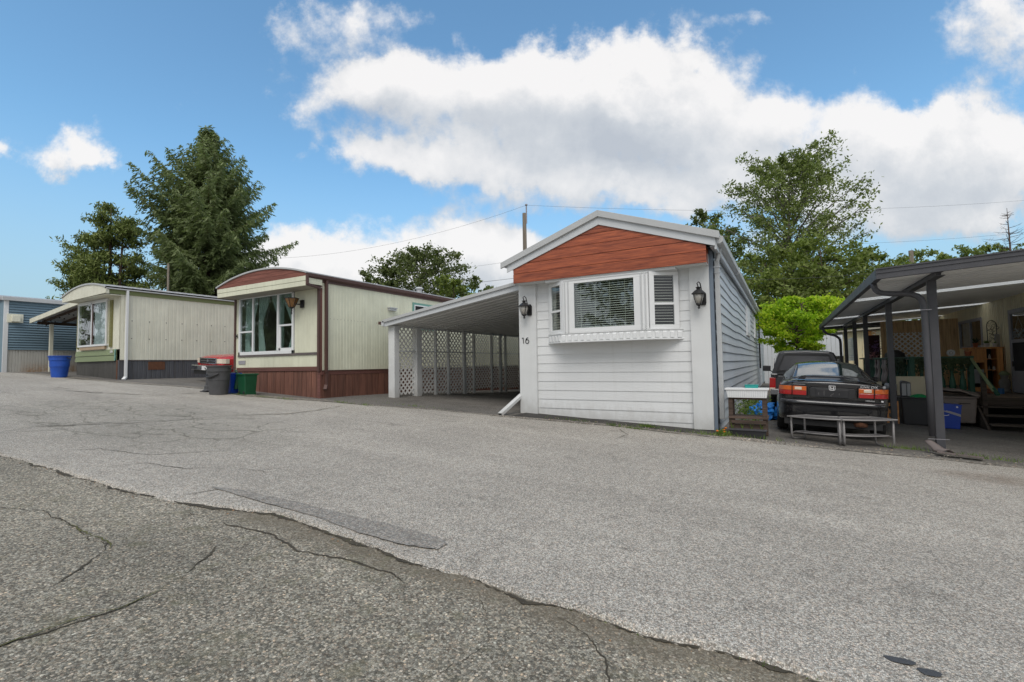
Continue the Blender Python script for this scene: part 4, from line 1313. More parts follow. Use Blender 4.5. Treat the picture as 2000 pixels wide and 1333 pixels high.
def amber_lantern():
    x, y, z = -10.45, -1.28, 3.0
    t = thing('wall_lantern', 'amber hexagonal lantern beside the big window of the cream home', 'wall lantern', (x, -1.05, z))
    MB().box(-10.36, -10.24, -1.09, -1.045, 2.93, 3.14).build('back_plate', 'black', t)
    MB().bar((-10.30, -1.07, 3.02), (x + .05, y, 3.02), .03, .03).build('arm', 'black', t)
    MB().lathe((x, y, z), [(.075, -.06), (.175, .17)], 6).build('amber_shade', mat('amber_glass', (.22, .11, .035), .3, .2, 12, .3, 30), t)
    b = MB()
    for k in range(6):
        a = 2 * pi * k / 6
        b.bar((x + .077 * cos(a), y + .077 * sin(a), z - .06), (x + .178 * cos(a), y + .178 * sin(a), z + .17), .014, .014)
        a2 = 2 * pi * (k + 1) / 6
        b.bar((x + .18 * cos(a), y + .18 * sin(a), z + .175), (x + .18 * cos(a2), y + .18 * sin(a2), z + .175), .018, .018)
    b.build('frame', 'black', t)
    MB().lathe((x, y, z), [(.01, -.26), (.022, -.235), (.012, -.20), (.02, -.15), (.014, -.11), (.05, -.085), (.08, -.06)], 10).build('finial', 'black', t, smooth=True)


amber_lantern()


# ================================================================ ivory home, number 12
def home12():
    H = thing('mobile_home', 'ivory mobile home with olive green trim, grey skirt and blue can beside it', 'mobile home', (-21.2, -1, 1.0), group='mobile homes along the street')
    X0, X1, YF, YB = -23.0, -19.35, -1.75, 15.0
    ribwall(X1, YF + .02, YB, 1.655, 4.06, .13).build('side_wall', 'cream12', H)
    b = MB().box(X0, X1 - .02, YF, YF + .05, 2.05, 4.06).box(X0, X0 + .04, YF + .05, YB, .6, 4.06).box(X0, X1 - .02, YB - .05, YB, .6, 4.06); b.build('wall', 'cream12', H)
    ribwall(YF - .004, X0, X1 - .02, 2.06, 3.98, .11, .008, 1).build('front_sheet', 'cream12', H)
    for i, (a, c) in enumerate(((1.64, 1.84), (1.85, 2.05))):
        MB().prism([(YF - .035, a), (YF - .015, c), (YF + .01, c), (YF + .01, a)], 0, X0 - .01, -19.55).build('front_board', 'sage', H, fix=True)
    MB().box(-19.62, -19.55, YF - .04, YF - .01, 1.64, 2.05).build('trim_strip', 'tealtrim', H)
    ribwall(YF + .02, X0, -19.5, .7, 1.64, .09, .012, 1).build('skirt_sheet', 'skirt12f', H)
    MB().box(-19.52, -19.44, YF - .01, YF + .03, .7, 1.66).build('skirt_post', 'rust', H)
    MB().box(-19.44, X1, YF + .0, YF + .03, .7, 1.66).build('skirt_sheet', 'skirt12', H)
    ribwall(X1 - .012, YF, YB, .3, 1.655, .15, .01).build('skirt_sheet', 'skirt12', H)
    MB().box(X1 - .01, X1 + .012, YF, YB, 1.64, 1.665).build('trim_strip', 'greybrown', H)
    MB().box(X1 - .01, X1 + .0, -.85, -.3, 1.30, 1.60).build('skirt_vent', 'rust', H)
    RA = arch(X0 - .05, X1 + .12, 4.16, 4.24, .26)
    MB().prism(RA + [(x, z - .05) for (x, z) in RA][::-1], 1, YF - .48, YB).build('roof', 'roofing', H, fix=True)
    b = MB()
    y = YF
    while y < 12: b.prism([(x, z + .018) for (x, z) in RA] + [(x, z - .0) for (x, z) in RA][::-1], 1, y, y + .03); y += .3
    b.build('roof_rib', 'roofing', H, fix=True, kind='stuff')
    base = [(X1 + .08, 3.98), (X0 - .03, 3.93)]
    MB().prism([(X0 - .03, 3.94), (X1 + .08, 4.00)] + [(x, z - .052) for (x, z) in RA][::-1], 1, YF - .46, YF - .42).build('fascia_board', 'cream12', H, fix=True)
    MB().prism([(x, z + .006) for (x, z) in RA] + [(x, z - .05) for (x, z) in RA][::-1], 1, YF - .49, YF - .465).build('gable_edge', 'metalwhite', H, fix=True)
    MB().box(X0, X1 + .06, YF - .42, YF + .02, 3.95, 3.975).build('soffit', 'cream12', H)
    MB().box(X1 + .03, X1 + .09, YF - .44, YF - .36, 3.99, 4.13).build('rafter_end', 'cream12', H)
    MB().box(X1 + .004, X1 + .025, YF - .40, YB, 4.00, 4.15).build('frieze_board', 'green', H)
    MB().box(X1 + .03, X1 + .12, YF - .46, YB, 4.15, 4.235).build('gutter', 'metalwhite', H)
    b = MB().bar((X1 + .07, YF + .18, 4.18), (X1 + .07, YF + .18, 1.02), .10, .07, up=(0, 1, 0)); b.bar((X1 + .07, YF + .18, 1.05), (X1 + .15, YF + .08, .96), .10, .07)
    b.build('downspout', 'vinyl', H, bevel=.005)
    # bay window
    yb = YF - .09
    b = MB().box(-22.66, -20.20, yb, YF, 2.20, 2.27).box(-22.66, -20.20, yb + .02, YF, 3.84, 3.93)
    b.box(-22.66, -22.60, yb, yb + .04, 2.27, 3.86).box(-20.27, -20.20, yb, yb + .04, 2.27, 3.86).box(-21.50, -21.42, yb, yb + .04, 2.27, 3.86)
    b.box(-22.60, -20.27, yb, yb + .03, 3.80, 3.86)
    w = b.build('bay_window', 'vinyl', H, bevel=.004)
    MB().box(-21.42, -21.34, yb + .008, yb + .04, 2.27, 3.80).build('sash', 'brown', w)
    MB().box(-22.60, -21.50, yb + .014, yb + .018, 2.27, 3.80).build('pane', 'glassd', w)
    MB().box(-21.34, -20.27, yb + .014, yb + .018, 2.27, 3.80).build('pane', 'glassd', w)
    MB().box(-22.62, -22.58, yb + .04, YF, 2.27, 3.84).build('bay_cheek', 'cream12', w); MB().box(-20.26, -20.22, yb + .04, YF, 2.27, 3.84).build('bay_cheek', 'cream12', w)
    MB().grid(lambda u, v: (-21.30 + u * 1.02, yb + .055 + .015 * sin(u * 60), 2.28 + v * 1.55), 80, 2).build('curtain', 'sheer', w, smooth=True)
    MB().box(-22.56, -20.3, YF - .012, YF - .007, 2.28, 3.8).build('recess', 'roomwarm', w)
    MB().box(-22.5, -20.35, YF - .07, YF, 2.08, 2.20).build('bay_underside', mat('bay_peach', (.40, .30, .2), .7), w)
    for x0, sw in ((-22.86, .13), (-20.06, .20)):
        b = MB().box(x0, x0 + sw, YF - .045, YF - .01, 2.14, 3.84)
        z = 2.2
        sh = b.build('shutter', 'shutter', H)
        bb = MB()
        while z < 3.78: bb.hexa([(x0 + .02, YF - .062, z), (x0 + sw - .02, YF - .062, z), (x0 + sw - .02, YF - .045, z), (x0 + .02, YF - .045, z), (x0 + .02, YF - .048, z + .04), (x0 + sw - .02, YF - .048, z + .04), (x0 + sw - .02, YF - .045, z + .04), (x0 + .02, YF - .045, z + .04)]); z += .055
        bb.build('louvre', 'shutter', sh, kind='stuff')
    text_mesh('house_number', '2', .24, .006, 'black', (-22.95, YF - .03, 2.36), (pi / 2, 0, 0), H, .1, .8)
    text_mesh('nameplate', '656', .16, .006, 'plate', (-19.85, YF - .045, 1.97), (pi / 2, 0, 0), H, .3, .9)
    b = MB()
    for z in (3.06, 2.42):
        y = YF + .35
        while y < 9: b.box(X1 + .001, X1 + .007, y, y + .03, z, z + .03); y += .55
    b.build('screw_row', 'greybrown', H, kind='stuff')


home12()


def porch12():
    T = thing('carport', 'weathered shed-roof carport on one post left of the ivory home', 'carport', (-26, -.6, 1.2))
    x0, x1, y0, y1 = -29.1, -23.06, -1.45, 4.5
    z0, z1 = 3.66, 4.20
    def z(x): return z0 + (z1 - z0) * (x - x0) / (x1 - x0)
    MB().prism([(x0, z(x0)), (x1, z(x1)), (x1, z(x1) + .05), (x0, z(x0) + .05)], 1, y0, y1).build('roof', 'roofing', T, fix=True)
    MB().prism([(x0, z(x0) - .13), (x1, z(x1) - .13), (x1, z(x1) + .07), (x0, z(x0) + .07)], 1, y0 - .05, y0).build('fascia_board', 'cream12', T, fix=True)
    y = y0 + .35
    while y < y1: MB().prism([(x0 + .1, z(x0 + .1) - .10), (x1, z(x1) - .10), (x1, z(x1) - .005), (x0 + .1, z(x0 + .1) - .005)], 1, y, y + .06).build('rafter', 'oldwood', T, fix=True); y += .7
    MB().box(x0 + .4, x0 + .5, y0 + .1, y1, 3.46, 3.60).build('beam', 'oldwood', T)
    MB().box(-28.45, -28.33, -1.0, -.88, g(-28, 0) - .05, 3.48).build('post', 'cream12', T)
    MB().box(-28.45, -28.33, 3.6, 3.72, g(-28, 0) - .2, 3.48).build('post', 'cream12', T)
    b = MB()
    for i in range(9):
        t = i / 8; p = Vector((x0 + .5 + t * 4, y0 + .25, z(x0 + .5 + t * 4) - .22 - .12 * sin(t * pi * 4) ** 2))
        b.lathe((p.x, p.y, p.z), [(.01, .03), (.035, 0), (.01, -.04)], 8)
    b.build('string_lights', 'black', T, kind='stuff')


porch12()


def home11():
    X = -29.6
    H = thing('mobile_home', 'blue-sided mobile home at the far left with white ribbed skirt', 'mobile home', (-31.5, 1, 1.25), group='mobile homes along the street')
    ya, yb = -2.2, 14
    b = MB().box(X - 3.8, X - .02, ya, yb, 1.0, 4.62); b.build('wall', 'blue11', H)
    b = MB()
    n = 19; p = (4.52 - 2.32) / n
    for i in range(n):
        z = 2.32 + i * p
        b.prism([(X - .02, z), (X + .045, z), (X + .045, z + .012), (X + .004, z + p - .012), (X - .02, z + p - .012)], 1, ya + .12, yb)
    # prism on axis 1 takes (x, z)
    b.build('lap_siding', 'blue11', H, fix=True)
    MB().box(X - .02, X + .045, ya - .03, ya + .12, 1.2, 4.6).build('corner_trim', 'vinyl', H)
    ribwall(X + .005, ya + .12, yb, 1.0, 2.31, .10, .012).build('skirt_sheet', 'skirt11', H)
    MB().prism([(X - 3.9, 4.60), (X + .16, 4.60), (X + .16, 4.70), (X - 1.9, 5.0), (X - 3.9, 4.7)], 1, ya - .1, yb + .2).build('roof', 'roofing', H, fix=True)
    MB().box(X + .05, X + .19, ya - .12, yb, 4.56, 4.72).build('gutter', 'metalwhite', H)
    b = MB().box(X + .03, X + .08, -2.13, -1.60, 3.56, 3.96).build('vent_plate', 'cream12', H)
    MB().box(X + .08, X + .20, -2.0, -1.72, 3.60, 3.88).build('vent_hood', 'cream12', H, bevel=.01)


home11()
# ================================================================ black car
def interp(T, y):
    if y <= T[0][0]: return T[0][1:]
    for a, b in zip(T, T[1:]):
        if y <= b[0]:
            t = (y - a[0]) / (b[0] - a[0]); return tuple(p + (q - p) * t for p, q in zip(a[1:], b[1:]))
    return T[-1][1:]


def wheel(parent, x, y, r=.295, w=.19, side=1, hub='chrome'):
    prof = [(r * .60, -w / 2), (r * .93, -w / 2), (r, -w / 2 + .03), (r, w / 2 - .03), (r * .93, w / 2), (r * .60, w / 2)]
    n = 28
    b = MB(); k = len(prof)
    for i in range(n):
        a = 2 * pi * i / n
        for (rr, t) in prof: b.v.append((x + t, y + rr * cos(a), r + rr * sin(a)))
    for i in range(n):
        for j in range(k): b.f.append((i * k + j, i * k + (j + 1) % k, ((i + 1) % n) * k + (j + 1) % k, ((i + 1) % n) * k + j))
    wl = b.build('wheel', 'rubber', parent, smooth=True, fix=True)
    b = MB(); k = 4; pr = [(r * .62, side * w * .30), (r * .5, side * w * .36), (r * .2, side * w * .30), (.01, side * w * .34)]
    for i in range(n):
        a = 2 * pi * i / n
        for (rr, t) in pr: b.v.append((x + t, y + rr * cos(a), r + rr * sin(a)))
    for i in range(n):
        for j in range(3): b.f.append((i * 4 + j, i * 4 + j + 1, ((i + 1) % n) * 4 + j + 1, ((i + 1) % n) * 4 + j))
    b.build('rim', hub, wl, smooth=True)


def black_car():
    T = thing('parked_car', 'black two-door car parked behind the curved metal bench, seen from the rear', 'car', (1.78, .50, -.075), rot=(0, radians(2.6), 0), local=True)
    # lower body: lengthwise loft, rear at y = 0
    ST = [(.085, .70, .40, .93, .86, .045), (.10, .755, .38, .965, .885, .05), (.14, .80, .34, .99, .905, .05), (.26, .832, .28, 1.005, .92, .05), (.55, .845, .24, 1.01, .925, .045), (.9, .85, .22, 1.01, .93, .03), (1.5, .852, .2, .985, .925, .03),
          (2.6, .852, .2, .955, .91, .03), (3.1, .848, .2, .935, .875, .04), (3.7, .83, .24, .86, .80, .05), (4.08, .76, .3, .75, .67, .05), (4.2, .66, .36, .66, .58, .04)]
    b = MB()
    nr = 0
    for (y, w, zb, zt, zs, cr) in ST:
        half = [(0, zb), (w * .5, zb), (w - .12, zb), (w - .03, zb + .09), (w, zb + (zs - zb) * .45), (w - .006, zb + (zs - zb) * .62), (w - .025, zs - .10), (w - .075, zs), (w - .16, zs + (zt - zs) * .55), (w * .62, zt - cr * .35), (w * .3, zt - cr * .08), (0, zt)]
        ring = half + [(-x, z) for (x, z) in half[-2:0:-1]]
        nr = len(ring)
        b.v += [(x, y + (.07 * (abs(x) / w) ** 3 if y < .2 else 0), z) for (x, z) in ring]
    n = len(ST)
    for i in range(n - 1):
        for j in range(nr): b.f.append((i * nr + j, i * nr + (j + 1) % nr, (i + 1) * nr + (j + 1) % nr, (i + 1) * nr + j))
    b.f.append(tuple(range(nr))); b.f.append(tuple((n - 1) * nr + j for j in range(nr))[::-1])
    body = b.build('body', 'carblack', T, smooth=True, fix=True, subsurf=2)
    # cabin
    CB = [(.52, .60, .56, 1.00), (.64, .66, .60, 1.035), (.85, .69, .575, 1.115), (1.1, .715, .545, 1.215), (1.32, .73, .525, 1.295), (1.5, .74, .515, 1.325), (1.9, .745, .525, 1.345), (2.3, .745, .53, 1.335), (2.6, .735, .545, 1.235), (2.9, .71, .575, 1.10), (3.2, .64, .60, .955)]
    b = MB(); nr = 0
    for (y, wb, wt, zt) in CB:
        base = .94
        top = [(wt * s, zt - .055 * s * s) for s in (1, .93, .66, .33, 0)]
        half = [(wb, base), (wb - .012, base + (zt - base) * .35), (wt + (wb - wt) * .28, base + (zt - .06 - base) * .80)] + top
        ring = half + [(-x, z) for (x, z) in half[-2::-1]]
        nr = len(ring)
        b.v += [(x, y, z) for (x, z) in ring]
    n = len(CB)
    for i in range(n - 1):
        for j in range(nr - 1): b.f.append((i * nr + j, i * nr + j + 1, (i + 1) * nr + j + 1, (i + 1) * nr + j))
    b.f.append(tuple(range(nr))); b.f.append(tuple((n - 1) * nr + j for j in range(nr))[::-1])
    b.build('cabin', 'carblack', T, smooth=True, fix=True, subsurf=1)
    # glass laid over the cabin
    def rg(u, v):
        y = .66 + v * (1.40 - .66)
        wb, wt, zt = interp(CB, y)
        s = (u * 2 - 1)
        lim = .93 - .06 * (1 - v)
        return (s * wt * lim, y + .03 * s * s * (1 - v), zt - .055 * (s * lim) ** 2 + .010)
    b = MB().grid(rg, 16, 12); 
    b.build('rear_window', 'cg2', T, smooth=True)
    def border(u, v): p = rg(.5 + (u - .5) * 1.055, -.05 + v * 1.09); return (p[0], p[1], p[2] - .005)
    MB().grid(border, 16, 12).build('window_seal', 'trim', T, smooth=True)
    for sd in (-1, 1):
        def sg(u, v, sd=sd):
            y = .95 + u * 1.85
            wb, wt, zt = interp(CB, y)
            z0, z1 = .985, zt - .09
            z = z0 + (z1 - z0) * v
            k = (z - .94) / (zt - .055 - .94)
            x = (wb - .012) + (wt + .01 - wb) * max(0, (k - .30)) / .62 + .012
            return (sd * x, y, z)
        MB().grid(sg, 14, 6).build('side_window', 'cg2', T, smooth=True)
    def ws(u, v):
        y = 2.42 + v * (3.1 - 2.42); wb, wt, zt = interp(CB, y); s = (u * 2 - 1) * .92
        return (s * wt, y, zt - .055 * s * s + .012)
    MB().grid(ws, 12, 8).build('windscreen', 'cg2', T, smooth=True)
    # tail lights wrap round the corners
    for sd in (-1, 1):
        def plan(x0, x1, out, y_off=0):
            f = lambda x: .078 + .07 * (x / .8) ** 3 * 1.0 + (.12 * max(0, (x - .70) / .13) ** 2)
            xs = np.linspace(x0, x1, 9)
            P = [(sd * float(x), f(x) - out) for x in xs]
            Q = [(sd * (float(x) - .015), f(x) + .05) for x in xs][::-1]
            return P + Q
        tl = MB().prism(plan(.375, .815, .004), 2, .705, .885).build('tail_light', 'trim', T, fix=True)
        for (xa, xb) in ((.385, .600), (.608, .812)):
            MB().prism(plan(xa, xb, .014), 2, .715, .793).build('red_lens', 'redlens', tl, fix=True, bevel=.006)
            MB().prism(plan(xa, xb, .014), 2, .796, .875).build('amber_lens', 'amber', tl, fix=True, bevel=.006)
        MB().prism(plan(.455, .565, .018), 2, .812, .862).build('reverse_lens', 'clearlens', tl, fix=True, bevel=.004)
    # number plate recess with empty bracket
    b = MB()
    rec = [(.325, .715), (.34, .84), (.31, .865), (-.31, .865), (-.34, .84), (-.325, .715), (-.29, .69), (.29, .69)]
    b.prism(rec, 1, .060, .10); b.build('plate_recess', 'trim', T, fix=True, bevel=.006)
    MB().box(-.24, .24, .048, .062, .70, .845).build('plate_bracket', 'blackbin', T, bevel=.008)
    b = MB()
    for x in (-.2, -.12, .1): b.box(x, x + .005, .044, .049, .72 + random.random() * .08, .745 + random.random() * .08)
    b.tube([(-.03, .045, .72), (0, .045, .76), (.03, .045, .78), (.01, .045, .75), (-.02, .045, .74), (-.01, .045, .71)], .002, 4)
    b.build('scratches', 'bench', T, kind='stuff')
    # trunk seams
    b = MB().box(-.605, -.597, .075, .14, .69, .955).box(.597, .605, .075, .14, .69, .955).box(-.6, .6, .062, .08, .648, .655)
    b.build('boot_seam', 'dark', T)
    # spoiler lip
    def sp(u, v):
        s = u * 2 - 1
        x = s * .66
        zc = 1.075 - .095 * abs(s) ** 3.5
        yc = .17 + .20 * abs(s) ** 2.2
        a = 2 * pi * v
        return (x, yc + .06 * cos(a), zc + .013 * sin(a) + .006 * cos(a))
    MB().grid(sp, 28, 10).build('spoiler', 'carblack', T, smooth=True)
    MB().prism([(-.52, 1.0), (-.40, 1.0), (-.38, 1.07), (-.46, 1.06)], 1, .16, .24).prism([(.52, 1.0), (.40, 1.0), (.38, 1.07), (.46, 1.06)], 1, .16, .24).build('spoiler_foot', 'carblack', T, fix=True)
    # bumper
    def bump(u, v):
        s = u * 2 - 1
        x = s * .848
        y = .0 + .20 * max(0, (abs(s) - .55) / .45) ** 2.6 + (.5 * max(0, (abs(s) - .93) / .07))
        prof = [(.07, .64), (.015, .635), (-.012, .615), (-.018, .575), (.0, .555), (.004, .47), (.012, .38), (.05, .30), (.12, .27)]
        t = v * (len(prof) - 1); i = min(int(t), len(prof) - 2); f = t - i
        dy = prof[i][0] * (1 - f) + prof[i + 1][0] * f; z = prof[i][1] * (1 - f) + prof[i + 1][1] * f
        return (x, y + dy, z)
    bp = MB().grid(bump, 40, 16).build('bumper', 'carblack', T, smooth=True)
    def strip(u, v):
        p = bump(.03 + u * .94, .36 + v * .03); return (p[0], p[1] - .006, p[2])
    MB().grid(strip, 40, 2).build('bumper_trim_highlight', 'trim', bp, smooth=True)
    MB().grid(lambda u, v: (lambda p: (p[0], p[1] - .006, p[2]))(bump(.02 + u * .96, .165 + v * .03)), 40, 2).build('bumper_trim_highlight', 'highlight_chrome', bp, smooth=True)  # pale strip paints the shiny highlight along the bumper top
    MB().box(-.72, .72, .12, .3, .18, .36).build('undertray', 'trim', T)
    for (x, y, s) in ((-.745, .83, -1), (.745, .83, 1), (-.745, 3.42, -1), (.745, 3.42, 1)):
        wheel(T, x, y, side=s)
    MB().lathe((.42, .16, .22), [(.10, 0), (.11, .03), (.11, .09), (.10, .12)], 14).build('silencer', 'rust', T)
    for sd in (-1, 1):
        MB().box(sd * .86, sd * 1.0, 2.58, 2.66, .92, 1.02).build('door_mirror', 'carblack', T, bevel=.02, fix=True)
    # marks: maker's badge and lettering
    e = MB().prism([(-.052, .905), (.052, .905), (.044, .835), (.03, .825), (-.03, .825), (-.044, .835)], 1, .044, .052)
    em = MB()
    def rim(pts, r): em.tube(pts, r, 6)
    rim([(-.046, .044, .903), (.046, .044, .903), (.041, .044, .84), (.028, .044, .828), (-.028, .044, .828), (-.041, .044, .84), (-.046, .044, .903)], .006)
    rim([(-.024, .042, .893), (-.017, .042, .838)], .007); rim([(.024, .042, .893), (.017, .042, .838)], .007); rim([(-.02, .042, .862), (.02, .042, .862)], .006)
    em.build('badge', 'plate', T)
    text_mesh('model_lettering', 'Civic DX', .056, .002, 'plate', (0, 0, 0), (pi / 2, 0, 0), T, .25, 1.15).location = (.52, .072, .908)
    text_mesh('lettering', 'HONDA', .028, .002, 'plate', (0, 0, 0), (pi / 2, 0, 0), T, 0, 1.2).location = (.54, .060, .675)
    MB().box(.695, .725, .085, .09, .662, .688).build('sticker', 'plate', T)
    MB().lathe((.735, .105, .912), [(.001, -.026), (.02, -.02), (.024, 0), (.02, .02), (.001, .026)], 12).build('sticker', 'silver', T)
    MB().box(-.60, -.40, .078, .086, .905, .912).build('sticker', 'silver', T)


W['cg2'] = None
def opaque_glass():
    m, n, b = newmat('tinted_car_window')
    b.inputs['Base Color'].default_value = (.02, .035, .032, 1)
    b.inputs['Roughness'].default_value = .03
    b.inputs['Specular IOR Level'].default_value = 1.0
    b.inputs['IOR'].default_value = 1.9
    b.inputs['Coat Weight'].default_value = 1; b.inputs['Coat Roughness'].default_value = .02; b.inputs['Coat IOR'].default_value = 1.7
    W['cg2'] = m
    m, n, b = newmat('highlight_bumper_metal'); b.inputs['Base Color'].default_value = (.22, .22, .23, 1); b.inputs['Roughness'].default_value = .25; b.inputs['Metallic'].default_value = .3  # pale metal for the car's painted bumper highlight and the pickup's bumper
    W['highlight_chrome'] = m
opaque_glass()
black_car()


# ================================================================ charcoal pickup with canopy behind
def pickup():
    T = thing('parked_pickup', 'charcoal pickup with a canopy parked nose-in beyond the black car', 'pickup truck', (1.57, 5.6, -.08), rot=(0, radians(2.2), 0), local=True)
    b = MB()
    ST = [(0, .80, .42, .93), (.03, .85, .40, .96), (1.9, .86, .36, .98), (2.0, .86, .34, .98), (3.6, .86, .34, .98), (4.6, .84, .36, .93), (4.9, .76, .4, .85)]
    for (y, w, zb, zt) in ST:
        ring = [(-w + .06, zb), (-w, zb + .1), (-w, zt - .12), (-w + .05, zt), (w - .05, zt), (w, zt - .12), (w, zb + .1), (w - .06, zb)]
        b.v += [(x, y, z) for (x, z) in ring]
    k = 8
    for i in range(len(ST) - 1):
        for j in range(k): b.f.append((i * k + j, i * k + (j + 1) % k, (i + 1) * k + (j + 1) % k, (i + 1) * k + j))
    b.f.append(tuple(range(k))); b.f.append(tuple((len(ST) - 1) * k + j for j in range(k))[::-1])
    b.build('body', 'truckgrey', T, fix=True, bevel=.02)
    # canopy: sloped sides, rounded shoulders
    def ring(y, w0, w1, zt): return [(-w0, y, .96), (-w0 + .02, y, 1.02), (-w1 - .05, y, zt - .12), (-w1, y, zt - .03), (-w1 + .09, y, zt), (0, y, zt + .025), (w1 - .09, y, zt), (w1, y, zt - .03), (w1 + .05, y, zt - .12), (w0 - .02, y, 1.02), (w0, y, .96)]
    b = MB(); R = [(-.02, .80, .60, 1.56), (.02, .82, .62, 1.60), (1.0, .83, .64, 1.63), (1.95, .83, .64, 1.62)]
    for r_ in R: b.v += ring(*r_)
    k = 11
    for i in range(3):
        for j in range(k - 1): b.f.append((i * k + j, i * k + j + 1, (i + 1) * k + j + 1, (i + 1) * k + j))
    b.f.append(tuple(range(k)))
    cp = b.build('canopy', 'truckgrey', T, fix=True, bevel=.012)
    fr = [(-.70, 1.04), (-.53, 1.49), (-.46, 1.53), (.46, 1.53), (.53, 1.49), (.70, 1.04)]
    MB().prism(fr, 1, -.045, -.022).build('hatch_frame', 'trim', cp, fix=True)
    MB().prism([(-.65, 1.07), (-.50, 1.47), (.50, 1.47), (.65, 1.07)], 1, -.052, -.046).build('hatch_window', W['cg3'], cp, fix=True)
    for sd in (-1, 1):
        b = MB().prism([(.15, 1.10), (1.75, 1.10), (1.65, 1.40), (.3, 1.40)], 0, sd * .77, sd * .78); b.build('canopy_window', W['cg3'], cp, fix=True)
    # cab
    b = MB(); R = [(2.05, .80, .60, 1.56), (2.1, .80, .62, 1.58), (2.9, .80, .62, 1.58), (3.6, .78, .66, 1.0)]
    for r_ in R: b.v += ring(*r_)
    for i in range(3):
        for j in range(k - 1): b.f.append((i * k + j, i * k + j + 1, (i + 1) * k + j + 1, (i + 1) * k + j))
    b.f.append(tuple(range(k)))
    b.build('cab', 'truckgrey', T, fix=True)
    for sd in (-1, 1):
        tl = MB().box(sd * .72, sd * .868, -.03, .12, .50, .86).build('tail_light', 'redlens', T, bevel=.008, fix=True)
        MB().box(sd * .73, sd * .86, -.034, -.02, .50, .585).build('reverse_lens', 'clearlens', tl, fix=True)
        MB().box(sd * .90, sd * 1.13, 2.72, 2.80, .98, 1.16).build('door_mirror', 'trim', T, bevel=.02, fix=True)
        MB().bar((sd * .84, 2.78, .95), (sd * .95, 2.76, 1.03), .03, .03).build('mirror_arm', 'trim', T)
    MB().box(-.84, .84, -.16, -.03, .40, .56).build('rear_bumper', 'highlight_chrome', T, bevel=.02)
    MB().box(-.70, .70, -.012, -.002, .60, .90).build('tailgate', 'truckgrey', T, bevel=.01)
    for (x, y, s) in ((-.74, 1.0, -1), (.74, 1.0, 1), (-.74, 4.1, -1), (.74, 4.1, 1)): wheel(T, x, y, .34, .22, s)


m_, n_, b_ = newmat('grey_hatch_glass'); b_.inputs['Base Color'].default_value = (.05, .05, .055, 1); b_.inputs['Roughness'].default_value = .12; b_.inputs['Specular IOR Level'].default_value = .8
W['cg3'] = m_
pickup()


def red_pickup():
    T = thing('parked_pickup', 'red pickup truck nosing out from behind the cream home number 14', 'pickup truck', (-16.72, -.10, .82), rot=(0, radians(2.6), 0), local=True)
    ST = [(.0, .74, .50, .80), (.05, .82, .45, .88), (.3, .86, .40, .95), (1.0, .88, .35, .99), (1.5, .88, .33, 1.03), (4.6, .88, .36, 1.03), (4.7, .82, .4, 1.0)]
    b = MB()
    for (y, w, zb, zt) in ST:
        ring = [(-w + .06, zb), (-w, zb + .1), (-w, zt - .10), (-w + .10, zt - .01), (-w * .5, zt + .02), (0, zt + .035), (w * .5, zt + .02), (w - .10, zt - .01), (w, zt - .10), (w, zb + .1), (w - .06, zb)]
        b.v += [(x, y, z) for (x, z) in ring]
    k = 11
    for i in range(len(ST) - 1):
        for j in range(k): b.f.append((i * k + j, i * k + (j + 1) % k, (i + 1) * k + (j + 1) % k, (i + 1) * k + j))
    b.f.append(tuple(range(k))); b.f.append(tuple((len(ST) - 1) * k + j for j in range(k))[::-1])
    b.build('body', 'redpaint', T, fix=True, smooth=True, bevel=.01)
    b = MB()
    for (y, w, zt) in ((1.35, .76, 1.02), (1.95, .66, 1.55), (3.0, .66, 1.57), (3.15, .74, 1.03)):
        b.v += [(-w - .04, y, 1.0), (-w, y, zt), (w, y, zt), (w + .04, y, 1.0)]
    for i in range(3):
        for j in range(3): b.f.append((i * 4 + j, i * 4 + j + 1, (i + 1) * 4 + j + 1, (i + 1) * 4 + j))
    b.build('cab', 'redpaint', T, fix=True, bevel=.02)
    MB().grid(lambda u, v: ((u * 2 - 1) * (.72 - .08 * v), 1.38 + v * .55 , 1.06 + v * .46 + .012), 4, 4).build('windscreen', 'cg2', T)
    gr = MB().box(-.50, .50, -.04, .05, .68, .86).build('grille', 'trim', T)
    MB().box(-.52, .52, -.055, -.03, .845, .875).box(-.52, .52, -.055, -.03, .665, .69).box(-.52, .52, -.055, -.03, .755, .775).box(-.53, -.49, -.055, -.03, .665, .875).box(.49, .53, -.055, -.03, .665, .875).box(-.05, .05, -.062, -.03, .72, .81).build('grille_surround', 'chrome', gr)
    for sd in (-1, 1):
        hl = MB().prism([(sd * .54, -.03), (sd * .78, .0), (sd * .87, .10), (sd * .87, .22), (sd * .54, .10)], 2, .69, .85).build('headlight', 'clearlens', T, fix=True)
    bp = MB().box(-.88, .88, -.16, -.02, .42, .60).build('front_bumper', 'chrome', T, bevel=.02)
    MB().box(-.15, .17, -.172, -.161, .44, .58).build('number_plate', 'plate', bp)
    MB().box(-.8, .8, -.1, .1, .28, .42).build('air_dam', 'trim', T)
    for (x, y, s) in ((-.76, .85, -1), (.76, .85, 1), (-.76, 3.9, -1), (.76, 3.9, 1)): wheel(T, x, y, .33, .21, s)


red_pickup()


